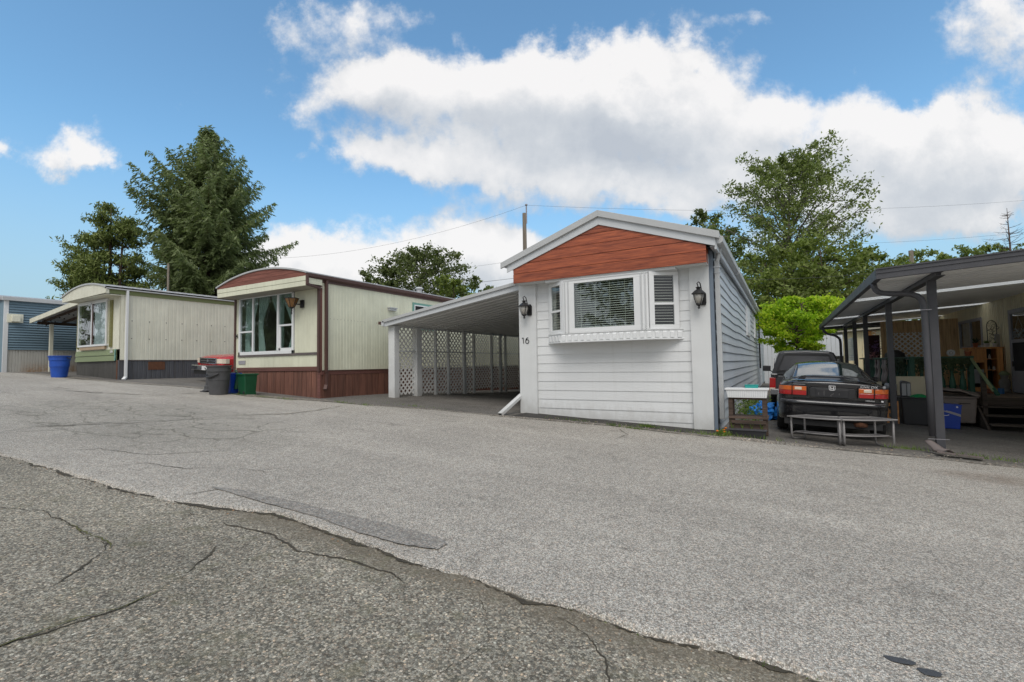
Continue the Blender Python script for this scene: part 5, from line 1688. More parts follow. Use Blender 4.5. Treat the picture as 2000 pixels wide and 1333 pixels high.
# ================================================================ curved bench in front of the car
def bench():
    c = (1.87, .86); th0, th1 = -133, -47
    T = thing('curved_bench', 'curved grey expanded-metal bench behind the black car, at the road edge', 'bench', (1.87, 0, -.095))
    def P(r, a, z): return (c[0] + r * 1.0 * cos(radians(a)), c[1] + r * sin(radians(a)) * 1.0, z)
    zt = .325
    def slab(r0, r1, z, m, nm, a0, a1, n=26):
        # expanded metal: rim bars and a mesh of small crossing strands
        b = MB()
        for rr in (r0, r1):
            b.tube([P(rr, a0 + (a1 - a0) * i / n, z) for i in range(n + 1)], .013, 6)
        b.tube([P(r0, a0, z), P(r1, a0, z)], .013, 6); b.tube([P(r0, a1, z), P(r1, a1, z)], .013, 6)
        k = int((a1 - a0) / 1.15)
        nn = max(3, int((r1 - r0) / .055))
        for i in range(k):
            for j in range(nn):
                ra, rb = r0 + (r1 - r0) * j / nn, r0 + (r1 - r0) * (j + 1) / nn
                aa, ab, ac = a0 + (a1 - a0) * i / k, a0 + (a1 - a0) * (i + .5) / k, a0 + (a1 - a0) * (i + 1) / k
                b.bar(P(ra, aa, z), P(rb, ab, z), .006, .004); b.bar(P(ra, ac, z), P(rb, ab, z), .006, .004)
        return b.build(nm, m, T)
    s = -47 - 86 / 2
    slab(.66, 1.10, zt, 'bench', 'seat', th0, s - .6); slab(.66, 1.10, zt, 'bench', 'seat', s + .6, th1)
    slab(.80, .98, .06, 'bench', 'lower_shelf', th0 + 2, s - 1.2); slab(.80, .98, .06, 'bench', 'lower_shelf', s + 1.2, th1 - 2)
    for a in (th0 + 2, s - 1.5, s + 1.5, th1 - 2):
        x, y, _ = P(1, a, 0)
        pts = []
        for (r, z) in ((1.06, zt), (1.06, .05), (1.05, 0), (1.0, -.02), (.80, -.02), (.76, 0), (.75, .05), (.75, zt)):
            q = P(r, a, 0); pts.append((q[0], q[1], (g(q[0], 0) + .02 if z <= .05 else 0) + (z if z > .06 else z + .01)))
        MB().tube(pts, .017, 8).build('leg', 'bench', T, smooth=True)
        q0, q1 = P(1.06, a, .05), P(.75, a, .05)
        MB().tube([(q0[0], q0[1], .05), (q1[0], q1[1], .05)], .012, 6).build('cross_bar', 'bench', T)


bench()


# ================================================================ plant stand beside the white home
def plant_stand():
    T = thing('plant_stand', 'brown wooden step stand at the corner of the white home, under the white planter', 'plant stand', (.5, -.1, -.02))
    for (x, y) in ((.245, -.24), (.775, -.24), (.245, .10), (.775, .10)):
        MB().box(x - .025, x + .045, y, y + .05, g(x, 0) + (.13 if y < 0 else 0), .66).build('post', 'oldwood', T, bevel=.003)
    MB().box(.22, .84, -.27, .16, .285, .32).build('step_board', 'oldwood', T, bevel=.004)
    MB().box(.26, .80, -.262, -.235, .20, .26).build('cross_rail', 'oldwood', T, bevel=.003)
    MB().box(.26, .80, -.225, -.20, .09, .19).build('cross_rail', 'oldwood', T, bevel=.003)
    MB().box(.22, .82, -.2, .14, .615, .645).build('top_board', 'oldwood', T)
    P = thing('planter', 'long white planter box resting on top of the brown step stand', 'planter', (.52, -.1, .65))
    MB().taper(.195, .845, -.28, .02, .65, .785, .94).build('trough', 'vinyl', P, bevel=.004)
    MB().box(.175, .865, -.295, .035, .785, .815).build('rim', 'vinyl', P, bevel=.004)
    b = MB()
    for i in range(18): b.box(.215 + i * .034, .222 + i * .034, -.279, -.27, .67, .78)
    b.build('flute', 'fasciaw', P, kind='stuff')
    Q = thing('planter', 'small teal plastic box sitting in the white planter', 'planter', (.59, -.1, .80))
    MB().taper(.49, .70, -.18, -.06, .80, .865, .93).build('box', 'teal', Q)
    MB().box(.485, .705, -.185, -.055, .86, .872).build('rim', 'teal', Q)
    R = thing('planter', 'black planter box on the ground in front of the step stand', 'planter', (.51, -.3, -.03))
    MB().taper(.23, .80, -.37, -.12, -.05, .10, .94).build('trough', 'blackbin', R, bevel=.004)
    MB().box(.215, .815, -.385, -.105, .095, .115).build('rim', 'charcoal', R, bevel=.003)
    for i in range(4):
        x = .28 + i * .15
        b = MB()
        for j in range(6):
            a = random.uniform(0, 6.28); h = random.uniform(.08, .2)
            b.add([(x - .004, -.25, .1), (x + .004, -.25, .1), (x + cos(a) * .05, -.25 + sin(a) * .04, .1 + h)], [(0, 1, 2)])
        o = b.build('grass_shoots', 'herb', R, kind='stuff')


plant_stand()


def tarp():
    b = bmesh.new()
    bmesh.ops.create_icosphere(b, subdivisions=4, radius=1)
    rr = random.Random(5)
    from mathutils import noise
    for v in b.verts:
        n = noise.noise(v.co * 2.1) * .35 + noise.noise(v.co * 5.5) * .22 + abs(noise.noise(v.co * 9)) * .15
        v.co *= (1 + n)
        v.co.x *= .30; v.co.y *= .30; v.co.z = max(v.co.z * .24, -.12)
    me = bpy.data.meshes.new('tarpaulin'); b.to_mesh(me); b.free(); me.materials.append(W['tarp'])
    o = bpy.data.objects.new('tarpaulin', me); COL.objects.link(o); o.location = (.66, 2.9, .08)
    tag(o, 'crumpled bright blue tarpaulin on the ground between the white home and the cars', 'tarpaulin')
    ORG[o.name] = Vector(o.location)


tarp()


# ================================================================ patio cover on the right
def patio():
    T = thing('patio_cover', 'charcoal metal patio cover with grey-white underside and skylight strips on six posts', 'patio cover', (4.5, 5, -.2))
    X0, X1, YA, YB = 2.40, 5.93, -.45, 12.9
    def zu(x): return 2.535 + (x - 2.40) * .052
    pw = .305; prof = [(0, 0), (.015, .03), (.05, .03), (.06, 0), (.15, 0), (.16, .012), (.18, .012), (.19, 0), (pw - .008, 0), (pw - .006, .05), (0, .05)]
    vs = []; k = len(prof)
    for x in (X0 + .02, X1 + 3.6):
        for (y, z) in prof: vs.append((x, y, (zu(x) if x < 6 else zu(X1) + .25) + z))
    b = MB().add(vs, [tuple(range(k)), tuple(range(k, 2 * k))[::-1]] + [(i, i + k, (i + 1) % k + k, (i + 1) % k) for i in range(k)])
    me = b.mesh('roof_pan', 'panR'); me2 = me.copy(); me2.materials.clear(); me2.materials.append(W['skylight'])
    y = YA + .02; i = 0
    strips = (10, 11, 27, 28, 41)
    while y < YB - .2:
        if i in strips: piece('skylight_panel', me2, T, (0, y, 0)); y += pw
        else: piece('roof_pan', me, T, (0, y, 0)); y += pw
        i += 1
    # the straight front fascia and low side gutter
    b = MB().prism([(X0 - .03, 2.50), (9.5, 2.50 + .052 * 7.1), (9.5, 2.66 + .052 * 7.1), (X0 - .03, 2.655)], 1, YA - .05, YA); b.build('front_fascia', 'charcoal', T, fix=True, bevel=.004)
    b = MB().prism([(X0 - .03, 2.585), (9.5, 2.585 + .052 * 7.1), (9.5, 2.60 + .052 * 7.1), (X0 - .03, 2.60)], 1, YA - .062, YA - .05); b.prism([(X0 - .03, 2.645), (9.5, 2.645 + .369), (9.5, 2.665 + .369), (X0 - .03, 2.665)], 1, YA - .065, YA - .05); b.build('fascia_bead', 'charcoal', T, fix=True)
    b = MB().prism([(X0 - .03, 2.51), (X0 + .04, 2.50), (X0 + .05, 2.65), (X0 + .03, 2.65), (X0 + .02, 2.53), (X0 - .01, 2.53), (X0 - .015, 2.65), (X0 - .035, 2.65)], 1, YA + .002, YB); b.build('side_gutter', 'charcoal', T, fix=True)
    MB().box(X0 - .04, X1, YB - .04, YB + .01, 2.47, 2.66).build('back_fascia', 'charcoal', T)
    # beam
    b = MB().box(3.10, 3.16, YA + .12, YB - .3, 2.50, 2.57).box(3.09, 3.20, YA + .10, YB - .3, 2.495, 2.506).box(3.09, 3.20, YA + .10, YB - .3, 2.562, 2.572)
    b.build('beam', 'charcoal', T)
    for y in (.2, 3.75, 7.25, 9.65, 12.3):
        b = MB().box(3.10, 3.205, y - .05, y + .05, g(3.15, 0) - .02, 2.496)
        b.box(3.097, 3.208, y - .02, y + .02, g(3.15, 0) - .02, 2.495)
        b.build('post', 'charcoal', T)
    # front downspout
    b = MB()
    pts = [(2.41, .06, 2.52), (2.415, .06, 2.46), (2.43, .06, 2.41), (2.47, .06, 2.365), (2.53, .06, 2.34), (2.65, .06, 2.322), (2.80, .06, 2.308), (2.88, .06, 2.295), (2.95, .06, 2.26), (3.0, .06, 2.20), (3.02, .06, 2.12), (3.023, .06, 2.0), (3.03, .06, 1.0), (3.035, .06, .10)]
    b.tube(pts, .043, 10)
    b.build('downspout', 'charcoal', T, smooth=True)
    MB().box(2.965, 3.10, -.002, .006, 2.03, 2.042).box(2.97, 3.22, -.002, .006, .06, .066).build('pipe_strap', 'greytrim', T)
    b = MB(); pts = [(2.41, 11.8, 2.50), (2.42, 11.8, 2.38), (2.53, 11.8, 2.25), (2.80, 11.8, 2.16), (2.92, 11.8, 2.05), (2.94, 11.8, 1.9), (2.94, 11.8, -.1)]
    for p, q in zip(pts, pts[1:]): b.bar(p, q, .08, .08, up=(0, 1, 0))
    b.build('downspout', 'charcoal', T)
    # bent tin splash elbow at the foot
    S = MB()
    def el(u, v):
        s = u * 2 - 1
        if v < .5:
            t = v / .5; return (2.98 + .055 * s * (1 + .4 * t) + .10 * t, .02 - .11 * t, .045 - .10 * t - .03 * s * s)
        t = (v - .5) / .5; return (3.08 + .08 * s + .10 * t, -.09 - .03 * t, -.055 - .02 * t - .05 * s * s)
    S.grid(el, 8, 10)
    sp = S.build('splash_elbow', 'elbow', T, smooth=True)
    sp.modifiers.new('solid', 'SOLIDIFY').thickness = .006
    MB().grid(lambda u, v: (3.0 + .50 * u + .04 * v, -.30 + .17 * v - .05 * u + .02 * sin(u * 3), g(3.1, 0) + .055 - .045 * u ** .6 + .012 * (v * 2 - 1) ** 2), 10, 4).build('splash_plate', 'elbow', T, smooth=True)


patio()


# ================================================================ home on the right with its deck
def home_right():
    H = thing('mobile_home', 'yellow-cream home under the patio cover at the far right, with its glass door', 'mobile home', (7.7, 8, -.3), group='mobile homes along the street')
    X = 5.93
    b = ribwall(X, 2.2, 6.0, -.3, 2.78, .12, .012); 
    # outward side is -X here: mirror the rib depth
    def rw(y0, y1, z0, z1):
        b = MB(); vs = []; t = y0; prof = []
        while t < y1 - .12:
            prof += [(t, 0), (t + .085, 0), (t + .092, .010), (t + .112, .010)]; t += .12
        prof += [(t, 0), (y1, 0)]
        for z in (z0, z1): vs += [(X + o, s, z) for (s, o) in prof]
        k = len(prof)
        return b.add(vs, [(i, i + k, i + k + 1, i + 1) for i in range(k - 1)])
    rw(6.62, 8.46, -.3, 2.80).build('wall_sheet', 'creamR', H); rw(8.46, 10.5, 2.38, 2.80).build('wall_sheet', 'creamR', H); rw(8.46, 10.5, -.3, 1.58).build('wall_sheet', 'creamR', H)
    rw(2.0, 5.55, -.3, 2.80).build('wall_sheet', 'creamR', H); rw(5.55, 6.62, 2.42, 2.80).build('wall_sheet', 'creamR', H); rw(10.5, 20, -.3, 2.8).build('wall_sheet', 'creamR', H)
    MB().box(X + .02, X + 3.6, 1.98, 2.02, -.3, 2.8).box(X + 3.6, X + 3.64, 2, 20, -.3, 2.8).box(X + .02, X + 3.6, 19.98, 20, -.3, 2.8).box(X + .02, X + 3.6, 2.0, 20, 2.76, 2.8).build('wall', 'creamR', H)
    MB().box(X + 1.4, X + 1.45, 2.1, 19.9, .3, 2.7).box(X + .02, X + 1.4, 2.1, 19.9, .33, .36).build('room', 'roomwarm', H)
    # door: storm door with two lights
    D = MB().box(X - .035, X + .01, 5.55, 5.62, .43, 2.42).box(X - .035, X + .01, 6.50, 6.60, .43, 2.42).box(X - .035, X + .01, 5.62, 6.50, 2.32, 2.42).box(X - .03, X, 5.62, 6.50, 1.62, 1.70).box(X - .03, X, 5.62, 6.50, .43, .95).build('storm_door', 'greytrim', H, bevel=.003)
    MB().box(X - .012, X - .008, 5.62, 6.50, 1.70, 2.32).build('pane', 'glassd', D)
    MB().box(X - .012, X - .008, 5.62, 6.50, .95, 1.62).build('screen', 'dark', D)
    MB().box(X - .06, X - .03, 6.42, 6.45, 1.05, 1.18).build('handle', 'chrome', D)
    b = MB()
    for (p, q) in (((6.15, 2.22), (5.95, 1.98)), ((5.95, 1.98), (6.15, 1.78)), ((6.15, 1.78), (6.33, 1.98)), ((6.33, 1.98), (6.15, 2.22))): b.bar((X + .004, p[0], p[1]), (X + .004, q[0], q[1]), .012, .012)
    b.build('hanging_ornament', 'vinyl', D)
    # sliding window
    w = MB().box(X - .03, X + .02, 8.46, 8.52, 1.58, 2.38).box(X - .03, X + .02, 10.34, 10.42, 1.58, 2.38).box(X - .03, X + .02, 8.5, 10.4, 1.56, 1.62).box(X - .03, X + .02, 8.5, 10.4, 2.32, 2.40).box(X - .028, X + .02, 9.38, 9.44, 1.6, 2.34).build('side_window', 'greytrim', H)
    MB().box(X - .006, X - .002, 8.52, 10.34, 1.62, 2.32).build('pane', 'glassd', w)
    MB().grid(lambda u, v: (X + .06 + .015 * sin(u * 50), 9.75 + u * .6, 1.6 + v * .75), 40, 2).build('curtain', 'sheer', w, smooth=True)
    # deck
    D = thing('deck', 'raised wooden deck with dark green railing and steps in front of the right home', 'deck', (4.9, 8, -.2))
    y = 5.02; i = 0
    me = MB().box(3.72, 5.90, 0, .138, .385, .415).mesh('deck_board', 'deckwood')
    while y < 14:
        piece('deck_board', me, D, (0, y, 0)); y += .145; i += 1
    MB().box(3.74, 5.90, 5.03, 5.07, .16, .384).build('rim_joist', 'stepwood', D)
    MB().box(3.72, 3.76, 5.08, 14, .10, .384).build('rim_joist', 'stepwood', D)
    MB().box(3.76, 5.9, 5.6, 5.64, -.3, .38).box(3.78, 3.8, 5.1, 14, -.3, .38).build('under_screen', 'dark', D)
    # steps
    for (y0, z) in ((4.75, .215), (4.45, .045), (4.17, -.12)):
        MB().box(4.82, 6.4, y0, y0 + .30, z - .035, z).build('tread', 'stepwood', D, bevel=.004)
    MB().prism([(4.10, -.26), (5.05, -.26), (5.05, .36), (4.95, .36)], 0, 4.76, 4.80).build('stringer', 'stepwood', D, fix=True)
    MB().box(5.9, 6.5, 5.02, 5.3, -.2, .41).build('landing_edge', 'stepwood', D)
    # green railing: front run, left run
    def post(x, y, z1=1.33, w=.09, m='greenrail'): MB().box(x - w / 2, x + w / 2, y - w / 2, y + w / 2, .0, z1).build('railing_post', m, D, bevel=.004)
    post(3.76, 5.15); post(4.80, 5.15, 1.30); post(3.76, 7.6); post(3.76, 10.2); post(3.76, 12.8)
    MB().box(3.70, 4.85, 5.09, 5.21, 1.27, 1.32).build('top_rail', 'greenrail', D); MB().box(3.76, 4.80, 5.12, 5.18, 1.15, 1.20).build('middle_rail', 'greenrail', D); MB().box(3.76, 4.80, 5.12, 5.18, .50, .55).build('bottom_rail', 'greenrail', D)
    MB().box(3.70, 3.82, 5.15, 13.8, 1.27, 1.32).build('top_rail', 'greenrail', D); MB().box(3.73, 3.79, 5.15, 13.8, .50, .55).build('bottom_rail', 'greenrail', D)
    bal = [(.03, .52), (.05, .56), (.065, .62), (.055, .75), (.035, .85), (.03, .95), (.05, 1.03), (.04, 1.1), (.03, 1.15), (.035, 1.26)]
    meb = MB().lathe((0, 0, 0), bal, 10).mesh('baluster', 'greenrail', True)
    mew = MB().lathe((0, 0, 0), [(r * 1.5, z) for (r, z) in bal], 10).mesh('baluster', 'plaster', True)
    for i in range(5): piece('baluster', meb, D, (3.93 + i * .18, 5.15, 0))
    for i in range(18): piece('baluster', mew if i in (7, 8, 10, 11) else meb, D, (3.76, 5.5 + i * .42, 0))
    MB().bar((4.80, 5.12, 1.28), (4.93, 4.30, .56), .05, .03).build('handrail', 'sage', D)
    MB().box(4.86, 4.94, 4.75, 4.83, -.2, .95).build('newel_post', 'stepwood', D)
    MB().bar((4.9, 4.8, .88), (4.96, 4.2, .50), .06, .05).build('handrail', 'greenrail', D)
    # plywood end screen with white lattice panel
    S = thing('plywood_screen', 'brown plywood wall closing the back of the deck under the patio cover', 'screen wall', (4.8, 10.45, .4))
    for i, (a, c) in enumerate(((3.95, 4.83), (4.84, 5.90))):
        MB().box(a, c, 10.45, 10.48, .42, 2.52).build('plywood_sheet', 'ply', S)
    b = MB(); 
    L = thing('lattice_panel', 'white diamond lattice panel fixed to the brown plywood wall', 'lattice', (4.8, 10.4, 1.2))
    x0, x1, z0, z1 = 4.22, 5.40, 1.215, 2.12
    pitch = .155
    for sgn in (1, -1):
        s = -1.2
        while s < 2.2:
            # segment x = x0 + s + sgn*t ; z = z0 + t
            Hh = z1 - z0; Lw = x1 - x0
            if sgn > 0: a0, a1 = max(0, -s), min(Hh, Lw - s)
            else: a0, a1 = max(0, s - Lw), min(Hh, s)
            if a1 - a0 > .04:
                MB().bar((x0 + s + sgn * a0, 10.40 + .012 * (sgn > 0), z0 + a0), (x0 + s + sgn * a1, 10.40 + .012 * (sgn > 0), z0 + a1), .036, .01, up=(0, 1, 0)).build('slat', 'latwhite', L)
            s += pitch
    # ivy hanging on the rail
    b = MB(); rr = random.Random(3)
    for k in range(1500):
        y = rr.uniform(5.3, 7.6); z = 1.30 - abs(rr.gauss(0, .26))
        x = 3.68 - rr.random() * .06
        if z < .68 or (sin(y * 9) * .5 + .5) * .55 + .25 < (1.3 - z) / .7 * rr.uniform(.5, 1.2): continue
        s = rr.uniform(.018, .034); a = rr.uniform(0, 6.28); t = Vector((rr.uniform(-.6, .2), cos(a), sin(a))).normalized() * s; u = Vector((rr.uniform(-.4, .4), -sin(a), cos(a))).normalized() * s
        p = Vector((x, y, z)); b.add([p - t, p + u * .7, p + t, p - u * .7], [(0, 1, 2, 3)])
    for k in range(900):
        x = rr.uniform(3.8, 4.78); z = 1.28 - abs(rr.gauss(0, .15))
        s = rr.uniform(.018, .034); a = rr.uniform(0, 6.28); t = Vector((cos(a), rr.uniform(-.6, .2), sin(a))).normalized() * s; u = Vector((-sin(a), rr.uniform(-.4, .4), cos(a))).normalized() * s
        p = Vector((x, 5.06 + rr.random() * .05, z)); b.add([p - t, p + u * .7, p + t, p - u * .7], [(0, 1, 2, 3)])
    o = b.build('ivy_garland', 'ivy', None, origin=(3.7, 6, .9)); tag(o, 'dark green artificial ivy hanging over the deck railing', 'ivy', kind='stuff')


home_right()


# ================================================================ bins, boxes and deck clutter
def recycle_mark(parent, x, y, z, s=1.0):
    for k in range(3):
        a0 = k * 120
        pts = [(x + .075 * s * cos(radians(a0 + t)) , y, z + .05 * s * sin(radians(a0 + t))) for t in range(0, 96, 16)]
        MB().tube(pts, .006 * s, 5).build('printed_arrow', 'plate', parent)


def bins_right():
    B = thing('recycling_box', 'bright blue recycling box with arrows mark beside the charcoal post', 'recycling box', (4.12, 4.0, -.2))
    MB().hexa([(3.92, 3.86, g(4, 0)), (4.255, 3.86, g(4.2, 0)), (4.255, 4.1, g(4.2, 0)), (3.92, 4.1, g(4, 0)), (3.90, 3.84, .325), (4.295, 3.84, .295), (4.295, 4.16, .295), (3.90, 4.16, .325)]).build('box', 'bluebox', B, bevel=.01)
    MB().hexa([(3.895, 3.832, .30), (4.30, 3.832, .27), (4.30, 4.165, .27), (3.895, 4.165, .30), (3.895, 3.832, .325), (4.30, 3.832, .295), (4.30, 4.165, .295), (3.895, 4.165, .325)]).build('rim', 'bluebox', B)
    recycle_mark(B, 4.03, 3.845, .12)
    MB().prism([(3.95, .175), (4.10, .165), (4.27, .10), (4.27, .05), (4.10, .115)], 1, 3.838, 3.846).build('printed_band', 'greytrim', B, fix=True)
    MB().box(4.205, 4.235, 3.838, 3.843, .235, .265).build('sticker', 'plate', B)
    B = thing('wheelie_bin', 'brown-grey wheeled garbage bin with a warped lid, behind the blue box', 'wheelie bin', (4.42, 4.8, -.23))
    MB().taper(4.15, 4.73, 4.55, 5.0, -.16, .40, .86).build('bin_body', 'brownbin', B, bevel=.03)
    MB().box(4.13, 4.75, 4.52, 5.02, .395, .43).build('rim', 'brownbin', B, bevel=.015)
    def lid(u, v):
        return (4.12 + .64 * u, 4.50 + .54 * v, .44 + .16 * (1 - u) * (1 - .5 * v) + .06 * sin(pi * v) - .02 * sin(u * 9) * (1 - v))
    l = MB().grid(lid, 14, 8).build('lid', 'brownbin', B, smooth=True); l.modifiers.new('solid', 'SOLIDIFY').thickness = -.025
    MB().tube([(4.42, 4.56, .16), (4.42, 4.53, .22), (4.43, 4.52, .28), (4.60, 4.52, .28)], .007, 5).build('moulding', 'blackbin', B)
    for x in (4.20, 4.66): MB().tube([(x - .03, 4.95, -.14), (x + .03, 4.95, -.14)], .09, 14).build('wheel', 'rubber', B)
    B = thing('garbage_bin', 'black plastic garbage tote between two charcoal posts', 'garbage bin', (3.58, 4.3, -.18))
    MB().taper(3.33, 3.84, 4.05, 4.5, -.19, .40, .88).build('bin_body', 'blackbin', B, bevel=.03)
    MB().box(3.31, 3.86, 4.03, 4.52, .395, .425).build('rim', 'blackbin', B, bevel=.01)
    def bag(u, v):
        a = u * 2 * pi; r = 1 - .92 * v
        return (3.68 + .15 * r * cos(a) * (1 + .12 * sin(5 * a)), 4.2 + .14 * r * sin(a), .425 + .07 * sin(v * pi / 2) + .012 * sin(7 * a) * r)
    o = MB().grid(bag, 24, 6).build('plastic_bag', mat('green_bag', (.01, .22, .07), .35, .3, 8, .5, 20), None, smooth=True, origin=(3.68, 4.2, .43)); tag(o, 'green plastic bag on top of the black garbage tote', 'bag')
    S = thing('heater', 'silver and dark appliance standing on the black garbage tote', 'appliance', (3.45, 4.35, .42))
    MB().prism([(3.395, .43), (3.395, .75), (3.42, .79), (3.50, .77), (3.565, .74), (3.565, .43)], 1, 4.3, 4.5).build('casing', 'charcoal', S, fix=True, bevel=.008)
    MB().box(3.40, 3.475, 4.285, 4.298, .45, .72).build('front_plate', 'silver', S); MB().box(3.49, 3.555, 4.285, 4.298, .44, .72).build('side_plate', 'silver', S, bevel=.01)
    o = MB().hexa([(3.42, 4.93, .42), (4.0, 4.93, .42), (4.0, 4.96, .42), (3.42, 4.96, .42), (3.42, 4.99, .86), (4.0, 4.99, .86), (4.0, 5.02, .86), (3.42, 5.02, .86)]).build('leaning_board', 'creamboard', None, origin=(3.7, 4.95, .42))
    tag(o, 'plain cream board leaning against the deck railing behind the black tote', 'board')
    b = MB().box(3.3, 4.05, 4.9, 5.0, .36, .42).box(3.35, 3.4, 4.9, 5.0, -.2, .36).box(3.95, 4.0, 4.9, 5.0, -.2, .36); o = b.build('side_bench', 'stepwood', None, origin=(3.7, 4.95, -.2)); tag(o, 'low dark ledge holding the cream board by the deck', 'ledge')
    S = thing('wooden_crate', 'reddish wooden slatted stand between the car and the black tote', 'crate', (3.22, 4.2, -.16))
    for z in (-.1, .06, .22): MB().box(3.06, 3.30, 4.10, 4.12, z, z + .07).build('slat', 'orangewood', S)
    for x in (3.06, 3.24): MB().box(x, x + .06, 4.12, 4.16, -.17, .33).build('leg', 'orangewood', S)
    o = MB().tube([(3.2, 5.0, .62), (3.42, 5.0, .60)], .085, 14).build('pipe', 'silver', None, smooth=True, origin=(3.3, 5, .6)); tag(o, 'pale grey duct pipe lying behind the post beside the silver appliance', 'pipe')
    o = MB().box(2.86, 3.12, 4.85, 4.9, -.15, .74).build('tan_board', 'creamboard', None, origin=(3.0, 4.9, -.15)); tag(o, 'tan panel standing upright just right of the black car', 'panel')


bins_right()


def deck_items():
    zt = .415
    C = thing('shelf_cabinet', 'orange pine cabinet with open shelves on the deck against the cream wall', 'cabinet', (5.62, 7.4, zt))
    # faces -Y and slightly left: stands along the wall, front to the road
    x0, x1, y0, y1 = 5.26, 5.88, 7.0, 7.4
    MB().box(x0 - .04, x1 + .02, y0 - .03, y1, 1.50, 1.54).build('top', 'orangewood', C, bevel=.004)
    for (a, c) in ((x0, x0 + .035), (5.53, 5.58), (5.77, 5.88)): MB().box(a, c, y0, y1 - .02, zt + .05, 1.498).build('upright', 'orangewood', C)
    MB().box(x0 + .035, 5.53, y0 + .01, y0 + .03, 1.20, 1.498).build('door_panel', 'orangewood', C, bevel=.004)
    MB().box(x0 + .035, 5.53, y0, y0 + .03, 1.15, 1.198).build('rail', 'orangewood', C)
    for z in (.95, 1.23): MB().box(5.58, 5.77, y0 + .02, y1 - .03, z, z + .015).build('shelf', 'orangewood', C)
    MB().box(x0, x1, y0 - .01, y1 - .02, zt, zt + .10).build('plinth', 'orangewood', C)
    MB().box(x0, x1, y1 - .02, y1, zt + .1, 1.498).build('back_panel', 'dark', C)
    def pot(x, y, z, r, h, m, label, nm='flower_pot', cat='flower pot', plant=None):
        t = thing(nm, label, cat, (x, y, z))
        MB().lathe((x, y, z), [(r * .7, 0), (r, h), (r * 1.08, h), (r * 1.08, h * 1.12), (r * .95, h * 1.12), (r * .9, h)], 14).build('pot', m, t, smooth=False)
        if plant:
            b = MB(); rr = random.Random(int(x * 100))
            for k in range(plant[0]):
                a = rr.uniform(0, 6.28); L = rr.uniform(.4, 1) * plant[1]; e = rr.uniform(.2, 1.3)
                d = Vector((cos(a) * cos(e), sin(a) * cos(e), sin(e))) * L; p = Vector((x, y, z + h)); wv = Vector((-sin(a), cos(a), 0)) * plant[1] * .12
                b.add([p, p + d * .6 + wv, p + d, p + d * .6 - wv], [(0, 1, 2, 3)])
            b.build('leaves', plant[2], t, kind='stuff')
    pot(5.64, 7.15, 1.54, .055, .09, 'ceramic', 'white bowl with a green spiky plant on the pine cabinet', plant=(40, .13, 'herb'))
    pot(5.42, 7.15, 1.54, .055, .10, 'terracotta', 'terracotta pot with dark leaves on the left of the pine cabinet', plant=(26, .2, 'ivy'))
    pot(5.53, 7.05, 1.54, .04, .05, 'ceramic', 'small white box-like pot near the middle of the pine cabinet')
    pot(5.78, 7.12, 1.54, .05, .09, 'ceramic', 'white pot on the right of the pine cabinet in front of the picture frame', plant=(16, .08, 'herb'))
    pot(4.98, 6.0, 1.32, .065, .10, 'terracotta', 'orange terracotta pot hanging beside the dark window')
    # keep the last pot on a bracket post
    o = MB().box(4.95, 5.01, 5.97, 6.03, .41, 1.318).build('pot_stand', 'greenrail', None, origin=(4.98, 6, .41)); tag(o, 'thin dark post carrying the orange pot at the deck entrance', 'stand')
    A = thing('wicker_arch', 'dark wicker arch ornament with twigs standing on the pine cabinet', 'ornament', (5.78, 7.3, 1.54))
    pts = [(5.70 + .0, 7.3, 1.54)] + [(5.79 - .09 * cos(radians(a)), 7.3, 2.10 + .13 * sin(radians(a))) for a in range(0, 181, 20)] + [(5.88, 7.3, 1.54)]
    MB().tube(pts, .009, 6).build('hoop', 'black', A)
    b = MB(); rr = random.Random(9)
    for k in range(80):
        a = rr.uniform(0, 6.28); c = Vector((5.79 + rr.uniform(-.07, .09), 7.3, rr.uniform(1.7, 2.18)))
        b.tube([c, c + Vector((rr.uniform(-.07, .07), rr.uniform(-.03, .03), rr.uniform(-.09, .09)))], .003, 4)
    b.build('twigs', 'oldwood', A, kind='stuff')
    F = thing('picture_frame', 'pale picture frame leaning at the right end of the pine cabinet', 'picture frame', (5.87, 7.2, 1.54))
    MB().box(5.81, 5.90, 7.20, 7.22, 1.545, 1.87).build('frame', 'greytrim', F); MB().box(5.822, 5.888, 7.195, 7.199, 1.56, 1.855).build('picture', 'beige', F)
    G = thing('garden_statue', 'grey stone garden statue with green cap standing beside the pine cabinet', 'statue', (5.83, 6.7, zt))
    MB().lathe((5.80, 6.72, zt), [(.10, 0), (.11, .06), (.085, .10), (.10, .16), (.115, .24), (.09, .31), (.06, .345), (.075, .39), (.07, .44), (.02, .47)], 14).build('figure', 'stone', G, smooth=True)
    MB().lathe((5.80, 6.72, zt), [(.085, .42), (.10, .45), (.07, .50), (.03, .53)], 12).build('cap', 'sage', G, smooth=True)
    o = MB().lathe((5.55, 6.1, zt), [(.055, 0), (.055, .13)], 16).build('blue_tin', mat('blue_label', (.03, .13, .32), .5), None, origin=(5.55, 6.1, zt)); tag(o, 'small blue tin standing at the edge of the deck steps', 'tin')
    o = MB().box(5.35, 5.47, 6.15, 6.3, zt, zt + .11).build('brick_block', 'terracotta', None, origin=(5.4, 6.2, zt)); tag(o, 'small orange-brown block on the deck beside the blue tin', 'block')
    # things inside the cabinet
    for (x, z, r, h, m, lab) in ((5.66, 1.245, .025, .12, 'ceramic', 'pale bottle on the upper shelf of the pine cabinet'), (5.64, .965, .022, .11, 'stone', 'small figurine on the middle shelf of the pine cabinet'), (5.73, .965, .028, .10, 'ceramic', 'cream jar on the middle shelf of the pine cabinet')):
        o = MB().lathe((x, 7.1, z), [(r, 0), (r, h * .6), (r * .5, h * .75), (r * .5, h)], 10).build('ornament', m, None, origin=(x, 7.1, z)); tag(o, lab, 'ornament')
